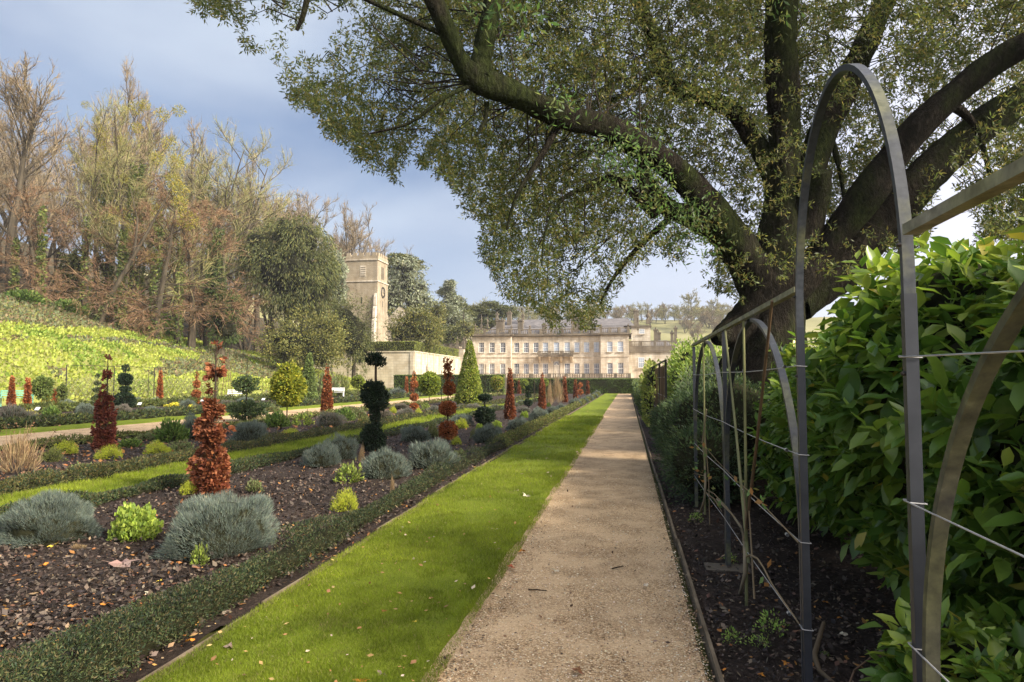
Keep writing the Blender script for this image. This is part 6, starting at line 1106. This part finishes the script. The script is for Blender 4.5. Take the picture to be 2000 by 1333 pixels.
# ------------------------------------------------------------------ bare trees
def bare(seed, style='up', wk=1.0):
    """unit-ish bare tree 20 m tall: branches as tubes, fine twigs as slivers"""
    rs = RS(seed); tr = MB(); tw = MB(); H = 20.0
    def curve(p, d, L, n, up, wob):
        pts = [p]; d = d / np.linalg.norm(d)
        for i in range(n): d = d + rs.normal(size=3) * wob + np.array([0, 0, up]); d /= np.linalg.norm(d); pts.append(pts[-1] + d * L / n)
        return np.array(pts), d
    nst = {'up': 1, 'multi': 5, 'droop': 1, 'old': 2}[style]; tips = []; seconds = []
    for s in range(nst):
        a = rs.rand() * 6.28; lean = {'up': .03, 'multi': .28, 'droop': .05, 'old': .12}[style]; T, _ = curve(np.array([math.cos(a) * .3 * (nst > 1), math.sin(a) * .3 * (nst > 1), -.5]), np.array([math.cos(a) * lean, math.sin(a) * lean, 1]), H * rs.uniform(.78, .93), 12, .04, .05)
        R = np.linspace(.36 / nst ** .45, .03, 13); tr.tube(T, R, 8, 0, (.14, .11, .08)); nl = {'up': 22, 'multi': 9, 'droop': 20, 'old': 14}[style]
        for i in range(nl):
            f = rs.uniform(.16 if style != 'up' else .22, .98); k = min(int(f * 12), 11); p = T[k] + (T[k + 1] - T[k]) * (f * 12 - k); a2 = rs.rand() * 6.28; ri = R[k] * .5
            if style in ('up', 'multi'): d = np.array([math.cos(a2), math.sin(a2), .9 + f]); L = H * .34 * (1.15 - f * .75); up = .12
            elif style == 'droop': d = np.array([math.cos(a2), math.sin(a2), .75 - (f < .5) * .5]); L = H * .34 * (1.1 - f * .7); up = -.05 if f < .45 else .08
            else: d = np.array([math.cos(a2), math.sin(a2), .4 + f * .7]); L = H * .38 * (1.15 - f * .7); up = .07
            B, _ = curve(p, d, L, 6, up, .14); tr.tube(B, np.linspace(np.clip(ri, .045, .085), .014, 7), 5, 0, (.14, .11, .08), cap=False); seconds.append((B, L, up))
    for B, L, up in seconds:
        for j in range(9):
            f = rs.uniform(.2, 1.0); k = min(int(f * 6), 5); p = B[k] + (B[k + 1] - B[k]) * (f * 6 - k); dd = B[k + 1] - B[k]; dd = dd / np.linalg.norm(dd) + rs.normal(size=3) * .55; C3, _ = curve(p, dd, L * .42 * rs.uniform(.6, 1.2), 4, up * 1.2, .16)
            tr.tube(C3, np.linspace(.018, .008, 5), 3, 0, (.22, .17, .12), cap=False); tips.append((C3, L * .42))
    P, D, S = [], [], []
    for C3, L in tips:
        m = 15; f = rs.rand(m) * 3.99; k = f.astype(int); p = C3[k] + (C3[k + 1] - C3[k]) * (f - k)[:, None]; d = unit(C3[k + 1] - C3[k]) + rs.normal(size=(m, 3)) * .5 + np.array([0, 0, {'up': .6, 'multi': .7, 'droop': -.05, 'old': .3}[style]]); P.append(p); D.append(d); S.append(np.full(m, max(L * .42, .6)))
    P, D, S = np.concatenate(P), unit(np.concatenate(D)), np.concatenate(S) * (.6 + .8 * rs.rand(sum(len(x) for x in P)))
    # two generations of twigs
    for g in range(2):
        n = len(P); sd_ = unit(np.cross(D, rdir(rs, n))); w = (.018 if g == 0 else .0125) * wk; v = np.stack([P - sd_ * w, P + sd_ * w, P + D * S[:, None]], 1).reshape(-1, 3)
        c = {'up': [(.25, .195, .13), (.2, .155, .105), (.3, .235, .15)], 'multi': [(.26, .215, .15), (.31, .24, .155)], 'droop': [(.25, .145, .09), (.2, .12, .075), (.3, .2, .12)], 'old': [(.25, .23, .12), (.32, .27, .14), (.25, .26, .09)]}[style]
        tw.add(v, np.arange(3 * n).reshape(-1, 3), 0, mixcol(rs, n, c, .25)); q = rs.rand(n, 1); P = P + D * S[:, None] * (.15 + .75 * q); D = unit(D + rs.normal(size=(n, 3)) * .5); S = S * .6
    return tr.mesh('trunk', M['bark']), tw.mesh('crown', M['twig'])
BT = {'up1': bare(211, 'up'), 'up2': bare(212, 'up'), 'multi': bare(213, 'multi'), 'droop1': bare(214, 'droop'), 'droop2': bare(215, 'droop'), 'old': bare(216, 'old'), 'fold': bare(217, 'old', 3.2), 'fmulti': bare(218, 'multi', 3.2)}
rs = RS(220)
mist = {}
def mistle(seed):
    r = RS(seed); mb = MB(); n = 380; d = rdir(r, n); P = d * (.15 + .8 * r.rand(n, 1) ** .6); leaves(mb, r, P, d + rdir(r, n) * .5, .26, .35, [(.24, .23, .05), (.32, .28, .05), (.18, .19, .045), (.36, .29, .05)]); return mb.mesh('mistletoe', M['leaf'])
MI = [mistle(1), mistle(2)]
SP = 'tall bare trees on the wooded slope'
def tz(x, y): return float(zf(np.array([x]), np.array([y]))[0])
def bare_tree(px, ytop, D, kind, label, wid=1.0, group='tall bare trees on the wooded slope', ivy=0, mis=(), yscale=1.0):
    p = AD(px, 743, D); p[2] = tz(p[0], p[1]); top = float(AD(px, ytop, D)[2]); H = (top - p[2]) * (1.04 if group == SP else 1.0); wid = wid * (1.15 if group == SP and 'droop' not in kind else 1.0); o = empty('bare_tree', p, label, 'tree', group, rz=rs.rand() * 6.28); rz = o.rotation_euler[2]
    a, b_ = BT[kind if D < 240 else ('fold' if kind in ('old', 'up1', 'up2') else 'fmulti')]; s = H / 20.5; w = s * wid
    inst('trunk', a, o, scale=(w, w, s)); inst('crown', b_, o, scale=(w, w, s))
    if ivy:
        mb = MB(); n = int(1500 * ivy); z = rs.rand(n) ** 1.2 * H * .72; th = rs.rand(n) * 6.28; r = (.55 + .12 * ivy) * s * (1 - z / H * .6) * (1 + .6 * (vnoise(np.stack([th, z, z * 0], 1), .8) - .5)); leaves(mb, rs, np.stack([np.cos(th) * r, np.sin(th) * r, z], 1), rdir(rs, n), .34, .7, [(.075, .11, .03), (.12, .155, .04), (.18, .2, .055)]); mb.obj('ivy', M['leaf'], o, kind='stuff')
    cz, sz_ = math.cos(-rz), math.sin(-rz)
    for (mx, my, mr) in mis:
        q = AD(mx, my, D) - np.array(p); q = np.array([q[0] * cz - q[1] * sz_, q[0] * sz_ + q[1] * cz, q[2]]); r = mr * D / 1333; inst('mistletoe', MI[int(mx) % 2], o, q, (0, 0, mx), (r, r, r), kind='stuff')
    return o
SP = 'tall bare trees on the wooded slope'
bare_tree(20, 60, 78, 'up1', 'tallest bare tree, cut by the left edge, its twigs fanned against the sky', 1.0)
bare_tree(-50, 150, 84, 'multi', 'bare tree mostly outside the left edge', 1.0)
bare_tree(195, 205, 86, 'old', 'broad bare tree hung with mistletoe left of the leaning ivy trunk', .8, ivy=2.2, mis=[(200, 262, 14), (197, 290, 17), (205, 320, 15), (213, 345, 12), (232, 275, 10), (188, 235, 8), (168, 205, 8), (242, 214, 9), (192, 250, 10)])
bare_tree(255, 200, 83, 'old', 'bare tree with the most mistletoe globes, above the tall ragged copper beech', .75, ivy=2.5, mis=[(268, 212, 13), (283, 205, 11), (316, 225, 14), (350, 217, 12), (268, 250, 11), (346, 316, 14), (338, 352, 15), (350, 372, 17), (365, 430, 20), (352, 398, 15), (232, 422, 20), (305, 412, 14), (262, 447, 15), (262, 470, 12), (293, 503, 14), (240, 350, 10), (330, 280, 14), (308, 310, 14)])
bare_tree(120, 190, 96, 'multi', 'many stemmed bare tree behind the leaning ivy trunk', 1.0)
bare_tree(210, 130, 98, 'up2', 'narrow tall bare tree behind the mistletoe trees', .7)
bare_tree(290, 185, 104, 'up1', 'bare tree rising behind the mistletoe globes', .8)
bare_tree(70, 330, 74, 'droop1', 'reddish bare lime with drooping twigs at the left edge of the wood', 1.3, ivy=.6)
bare_tree(160, 350, 80, 'droop2', 'reddish bare lime with drooping twigs above the gravestones', 1.25, ivy=.5)
bare_tree(300, 330, 82, 'droop1', 'reddish brown lime with arching lower branches, centre of the wood edge', 1.35, ivy=.8)
bare_tree(372, 330, 86, 'droop2', 'reddish brown lime whose fan of twigs ends above the bank crest', 1.3)
bare_tree(232, 380, 79, 'droop2', 'reddish bare lime between the ivy trunk and the central lime', 1.3, ivy=.9)
bare_tree(345, 400, 84, 'droop1', 'low reddish lime in front of the fan shaped one', 1.3, ivy=.5)
bare_tree(20, 420, 74, 'droop2', 'low reddish lime at the extreme left of the wood edge', 1.3, ivy=.5)
bare_tree(402, 365, 92, 'droop1', 'last reddish lime of the wood edge beside the bright green conifer', 1.1)
bare_tree(390, 222, 112, 'old', 'bare crown with twisting boughs right of the mistletoe trees', .9, ivy=1.0)
bare_tree(440, 260, 118, 'old', 'bare tree with a bold forked bough on the skyline', .95)
bare_tree(500, 310, 124, 'up2', 'bare tree on the skyline above the big yew, with one mistletoe ball', .8, mis=[(519, 318, 9)])
bare_tree(545, 330, 132, 'multi', 'bare tree on the skyline right of the mistletoe ball', .9)
bare_tree(590, 365, 138, 'up1', 'bare tree behind the top of the big yew', .9)
bare_tree(628, 395, 150, 'multi', 'bare tree behind the right shoulder of the big yew', .9)
bare_tree(660, 410, 158, 'up2', 'bare tree left of the church tower', .9)
bare_tree(692, 432, 170, 'multi', 'bare tree directly behind the church tower', .9)
bare_tree(722, 455, 176, 'up1', 'bare tree above the battlements of the church tower', .8)
bare_tree(745, 485, 182, 'multi', 'last bare tree of the skyline right of the tower', .8)
bare_tree(340, 245, 125, 'up2', 'bare tree on the slope behind the forked bough', .9)
bare_tree(478, 350, 126, 'multi', 'bare tree between the green conifer and the big yew', .7)
for k, (px, yt, D) in enumerate([(150, 210, 118), (60, 200, 112), (250, 215, 122), (410, 300, 134), (530, 360, 150), (610, 400, 160), (-10, 260, 100), (330, 290, 118), (570, 380, 150), (460, 330, 140)]):
    bare_tree(px, yt, D, ['up1', 'multi', 'up2', 'old'][k % 4], ['bare tree deep in the wood, far left behind the tallest tree', 'bare tree deep in the wood behind the left edge lime', 'bare tree deep in the wood between the two mistletoe trees', 'bare tree deep in the wood behind the forked bough', 'bare tree deep in the wood above the big yew', 'bare tree deep in the wood near the right skyline end', 'bare tree deep in the wood at the extreme left edge', 'bare tree deep in the wood behind the right mistletoe tree', 'bare tree deep in the wood behind the crest of the big yew', 'bare tree deep in the wood left of the big yew top'][k])
# leaning ivy trunk of the front tree
A_, B_ = AD(178, 650, 76), AD(262, 500, 77); lt = empty('leaning_trunk', A_, 'pale trunk leaning right with ivy on its foot, at the crest of the bank', 'tree'); MB().tube([A_ - A_ + [0, 0, -1.5], (B_ - A_) * .5 + [0, 0, .3], B_ - A_, (B_ - A_) * 1.9], [.32, .27, .2, .06], 9, 0, (.2, .17, .12)).obj('trunk', M['bark'], lt, smooth=True)
MB().tube([(B_ - A_) * 1.0, (B_ - A_) + [.3, 0, 4], (B_ - A_) + [-.8, 0, 8]], [.16, .1, .03], 7, 0, (.2, .17, .12)).obj('branch', M['bark'], lt)
n = 900; f = rs.rand(n) ** 1.2 * .5; mb = MB(); leaves(mb, rs, (B_ - A_) * f[:, None] + rdir(rs, n) * .36, rdir(rs, n), .25, .7, [(.06, .1, .03), (.12, .15, .05), (.2, .22, .09)]); mb.obj('ivy', M['leaf'], lt, kind='stuff')
# gravestones in the wood
for k, (x, y, w, h, lab) in enumerate([(63, 556, 7, 11, 'rounded pale gravestone, leftmost in the wood'), (98, 592, 9, 14, 'grey gravestone with a cross top above the bank crest'), (143, 580, 8, 13, 'pale gravestone before the dark evergreen'), (154, 584, 7, 11, 'small gravestone touching the pale one before the dark evergreen')]):
    D = 92; p = AD(x, y + h, D); 
    for it in range(6): p = AD(x, y + h, D); D *= 1 + .5 * (p[2] - tz(p[0], p[1])) / 60
    p[2] = tz(p[0], p[1]); D = depth(p); W, H = w * D / 1333, h * D / 1333 + .3; t = np.linspace(0, math.pi, 7); prof = [(-W / 2, 0), (W / 2, 0)] + [(math.cos(a) * W / 2, H * .75 + math.sin(a) * H * .25) for a in t]; m = len(prof)
    v = [(a, -.1, b_) for a, b_ in prof] + [(a, .1, b_) for a, b_ in prof]; mb = MB().add(v, [tuple(range(m)), tuple(range(2 * m - 1, m - 1, -1))]).add(v, [(i, (i + 1) % m, m + (i + 1) % m, m + i) for i in range(m)]); mb.obj('gravestone', M['stone'] if k != 1 else M['tower'], loc=p, label=lab, cat='gravestone', group='gravestones in the wood')

# ------------------------------------------------------------------ evergreen trees
def evergreen(name, D, lobes, n, lsz, cols, label, seed, cat='tree', trunk=True, wr=.5, droop=0.0, mfol='leaf', group=None, rag=.55, depthk=.75, core=.58):
    """lobes: (px, py, rx px, ry px) ellipsoids at depth D"""
    rs = RS(seed); k = D / 1333; c0 = AD(lobes[0][0], 743, D); xs = c0[0]; ys = c0[1]; base = np.array([xs, ys, tz(xs, ys)])
    if xs < CX and ys > CY: base[2] = max(base[2], wallz - .3)
    o = empty(name, base, label, cat, group); mb = MB(); cb = MB(); tot = sum(l[2] * l[3] for l in lobes); top = 0
    for i, (px, py, rx, ry) in enumerate(lobes):
        c = AD(px, py, D + (0 if i == 0 else rs.uniform(-1, 1) * rx * k * .5)) - base; r = np.array([rx * k, rx * k * depthk, ry * k]); top = max(top, c[2]); blob(cb, c, r * core, 0, (.02, .02, .01), 14, 9, .25, seed + i)
        m = int(n * rx * ry / tot); d = rdir(rs, m); P = c + d * r * ((1 + rag * (vnoise(d * 2.8 + seed + i * 3) - .5) * 2) * (.74 + .3 * rs.rand(m)))[:, None]; cl = vnoise(P, .55, seed)[:, None]
        keep = rs.rand(m) < .25 + 1.9 * (cl[:, 0] - .2); P, d, cl = P[keep], d[keep], cl[keep]; m = len(P)
        leaves(mb, rs, P, d * .8 + rdir(rs, m) * .8 + [0, 0, -droop], lsz, wr, mixcol(rs, m, cols, .2) * (.5 + 1.0 * cl))
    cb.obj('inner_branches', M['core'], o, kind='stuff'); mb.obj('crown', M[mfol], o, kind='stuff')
    if trunk: MB().tube([(0, 0, -1), (.1, 0, top * .5), (0, 0, top)], [max(.25, top * .035), max(.2, top * .028), .1], 8, 0, (.12, .1, .07)).obj('trunk', M['bark'], o)
    return o
YG = [(.08, .095, .032), (.11, .12, .04), (.055, .068, .024), (.15, .15, .05)]; YG2 = [(.125, .135, .04), (.17, .17, .05), (.085, .095, .03), (.22, .205, .06)]; DG = [(.075, .09, .03), (.11, .12, .04), (.15, .15, .05)]; SIL = [(.26, .28, .2), (.33, .35, .25), (.19, .215, .15)]
evergreen('yew_tree', 108, [(560, 530, 88, 80), (580, 468, 62, 44), (510, 500, 52, 50), (625, 540, 46, 60), (555, 448, 30, 30), (590, 580, 70, 50), (500, 470, 30, 22)], 34000, .6, YG, 'huge rounded dark yew with drooping sprays left of the church tower', 231, droop=1.3, wr=.22)
evergreen('holly_bush', 92, [(595, 668, 74, 52), (560, 672, 44, 40), (635, 655, 40, 42), (620, 690, 58, 36)], 17000, .32, YG2, 'wide rounded olive green evergreen bush below the huge yew', 232, droop=0)
evergreen('yew_tree', 100, [(690, 655, 40, 66), (672, 625, 32, 42), (702, 680, 30, 50), (660, 650, 26, 50)], 12000, .34, DG + YG[:2], 'dark upright yew directly in front of the church tower', 233, droop=.6, wr=.3)
evergreen('silver_evergreen', 126, [(655, 525, 20, 32), (660, 565, 16, 30), (640, 510, 12, 18)], 4500, .5, SIL, 'grey green evergreen squeezed between the huge yew and the tower', 234, wr=.45)
evergreen('conifer', 88, [(430, 610, 24, 50), (420, 560, 22, 60), (440, 645, 34, 30), (418, 505, 14, 34), (455, 600, 24, 26), (428, 470, 9, 22)], 13000, .34, [(.075, .115, .03), (.11, .15, .04), (.055, .085, .025)], 'bright green conifer between the reddish limes and the huge yew', 235, droop=.5, wr=.35, rag=.5)
evergreen('dark_evergreen', 86, [(130, 545, 24, 45), (120, 575, 20, 26), (150, 520, 16, 28)], 3500, .4, DG, 'small dark evergreen under the limes behind the gravestones', 236, droop=.5)
evergreen('dark_evergreen', 90, [(398, 588, 26, 20), (410, 605, 24, 16)], 2000, .4, DG, 'low dark evergreen under the right limes', 237)
evergreen('silver_cedar', 150, [(795, 555, 40, 38), (770, 590, 34, 36), (815, 590, 30, 36), (790, 525, 30, 18), (760, 560, 22, 26), (822, 560, 18, 10), (832, 585, 14, 8), (800, 512, 14, 10)], 12000, .7, SIL + YG[1:2], 'silvery cedar right of the church tower', 238, wr=.28, droop=.7, rag=.9, core=.5)
def tiered_cedar(px, D, yb, tiers, label, seed, cols=YG, name='cedar_tree', group=None):
    rs = RS(seed); k = D / 1333; c0 = AD(px, 743, D); base = np.array([c0[0], c0[1], tz(c0[0], c0[1])]); 
    if c0[0] < CX and c0[1] > CY: base[2] = max(base[2], wallz - .3)
    o = empty(name, base, label, 'tree', group); mb = MB(); tb_ = MB(); top = AD(px, min(t[1] for t in tiers), D)[2] - base[2]; tb_.tube([(0, 0, -1), (.2, 0, top * .5), (0, 0, top)], [top * .03, top * .024, .08], 8, 0, (.12, .1, .07))
    for (x, y, rx, ry) in tiers:
        c = AD(x, y, D + rs.uniform(-2, 2)) - base; tb_.tube([(0, 0, max(c[2] - rx * k * .3, 0)), (c[0] * .6, c[1] * .6, c[2] - ry * k * .3), c], [.2, .12, .04], 5, 0, (.12, .1, .07))
        m = int(rx * ry * 9); d = rdir(rs, m); P = c + d * np.array([rx, rx * .8, ry]) * k * (.3 + .75 * rs.rand(m, 1)) * (1 + .4 * (vnoise(d * 3 + x)[:, None] - .5)); cl = vnoise(P, .5)[:, None]; leaves(mb, rs, P, rdir(rs, m) * [1, 1, .4], .55, .4, mixcol(rs, m, cols, .2) * (.6 + .8 * cl))
    tb_.obj('trunk', M['bark'], o); mb.obj('crown', M['leaf'], o, kind='stuff'); return o
tiered_cedar(768, 156, 600, [(765, 512, 28, 8), (790, 505, 26, 6), (755, 530, 26, 8), (800, 522, 30, 7), (775, 500, 18, 4), (815, 512, 14, 4)], 'dark flat topped cedar showing above the silvery cedar', 239)
tiered_cedar(880, 165, 640, [(878, 556, 13, 10), (872, 572, 20, 9), (886, 588, 24, 11), (876, 605, 28, 12), (890, 622, 32, 13), (868, 566, 10, 6), (893, 636, 30, 12), (876, 640, 22, 12)], 'conical blue green cedar between church and house', 240, SIL + YG[1:2])
tiered_cedar(960, 185, 640, [(958, 596, 22, 8), (985, 604, 24, 8), (935, 606, 24, 9), (965, 615, 44, 8), (925, 622, 24, 9), (1000, 612, 16, 6), (950, 630, 50, 9), (915, 636, 20, 9)], 'spreading flat tiered cedar behind the left end of the house', 241, DG + YG)
tiered_cedar(905, 178, 640, [(905, 600, 14, 8), (912, 615, 22, 9), (900, 630, 26, 10)], 'dark cedar left of the spreading one behind the house', 242, DG)
evergreen('round_holm_oak', 116, [(812, 640, 50, 34), (790, 650, 36, 26), (840, 650, 30, 26), (815, 622, 34, 18)], 11000, .36, [(.12, .135, .035), (.17, .17, .045), (.09, .1, .03), (.22, .2, .06)], 'rounded olive brown evergreen on the terrace right of the tower', 243)
evergreen('dark_evergreen', 140, [(885, 655, 26, 16), (870, 660, 16, 12)], 2500, .45, YG, 'low green tree behind the terrace balustrade left of the house', 244)
evergreen('shrub_mass', 150, [(905, 645, 24, 16), (850, 610, 20, 22)], 2500, .5, YG2, 'green trees filling the gap between cedar and house', 245)
# distant hillside trees
FT = 'bare trees on the far hillside'
for k, (px, yt, D, kd, lab) in enumerate([(1350, 566, 330, 'old', 'largest bare tree on the far hill, left of the oak trunk'), (1395, 580, 340, 'up1', 'thin bare tree on the far hill, second from the oak trunk'), (1412, 588, 340, 'old', 'bare tree on the far hill nearest to the oak trunk'), (1300, 596, 350, 'old', 'round bare tree on the far hill above the house wing'), (1270, 600, 345, 'multi', 'bare tree on the far hill right of the pavilion'), (1240, 598, 345, 'old', 'bare tree on the far hill behind the right chimneys'), (1205, 592, 345, 'multi', 'bare tree on the far hill above the right part of the roof'), (1160, 592, 345, 'old', 'bare tree on the far hill below the oak foliage'), (1120, 598, 350, 'multi', 'bare tree on the far hill above the middle of the roof'), (1080, 600, 350, 'old', 'bare tree on the far hill left of the hanging oak sprays'), (1030, 592, 340, 'old', 'bare tree on the far hill behind the spreading cedar'), (1375, 592, 335, 'multi', 'dense bare tree below the largest one on the far hill'), (1340, 610, 320, 'droop1', 'brown thicket tree below the largest bare tree'), (1430, 600, 325, 'droop2', 'brown thicket tree touching the oak trunk'), (1395, 612, 318, 'droop1', 'brown thicket tree at the foot of the far hill wood'), (1450, 592, 330, 'multi', 'bare tree hidden partly by the oak trunk'), (920, 580, 300, 'old', 'bare tree behind the cedars left of the house'), (840, 580, 260, 'old', 'bare tree behind the conical cedar'), (1360, 625, 300, 'droop2', 'lower brown thicket tree at the wood edge on the far hill'), (1418, 628, 300, 'droop2', 'lower brown thicket tree by the rail of the trellis'), (1385, 600, 330, 'multi', 'bare tree in the middle of the far hill wood'), (1408, 605, 326, 'old', 'bare tree in front of the far hill wood')]):
    bare_tree(px, yt, D, kd, lab, 1.3, FT)
rs = RS(300)
for k, px in enumerate(np.linspace(1012, 1452, 34)):
    bare_tree(px + rs.uniform(-5, 5), 588 + rs.uniform(0, 12), rs.uniform(345, 385), ['up1', 'multi', 'old', 'up2'][k % 4], 'hazy bare tree along the top of the far hill, %s from the left' % (ORD + ['thirty-first', 'thirty-second', 'thirty-third', 'thirty-fourth'])[k], 1.5, 'bare trees massed along the top of the far hill')
# ------------------------------------------------------------------ haze
hb = MB().box(-420, 420, -25, 700, -3, 95).obj('haze', [], kind='stuff', label='thin pale winter haze', cat='haze')
hm = bpy.data.materials.new('haze'); hm.use_nodes = True; hn = hm.node_tree.nodes; hn.clear(); ho = hn.new('ShaderNodeOutputMaterial'); pv = hn.new('ShaderNodeVolumePrincipled')
pv.inputs['Density'].default_value = 0.00032; pv.inputs['Color'].default_value = (.9, .93, 1, 1); pv.inputs['Anisotropy'].default_value = .2; hm.node_tree.links.new(pv.outputs[0], ho.inputs['Volume']); hb.data.materials.append(hm)
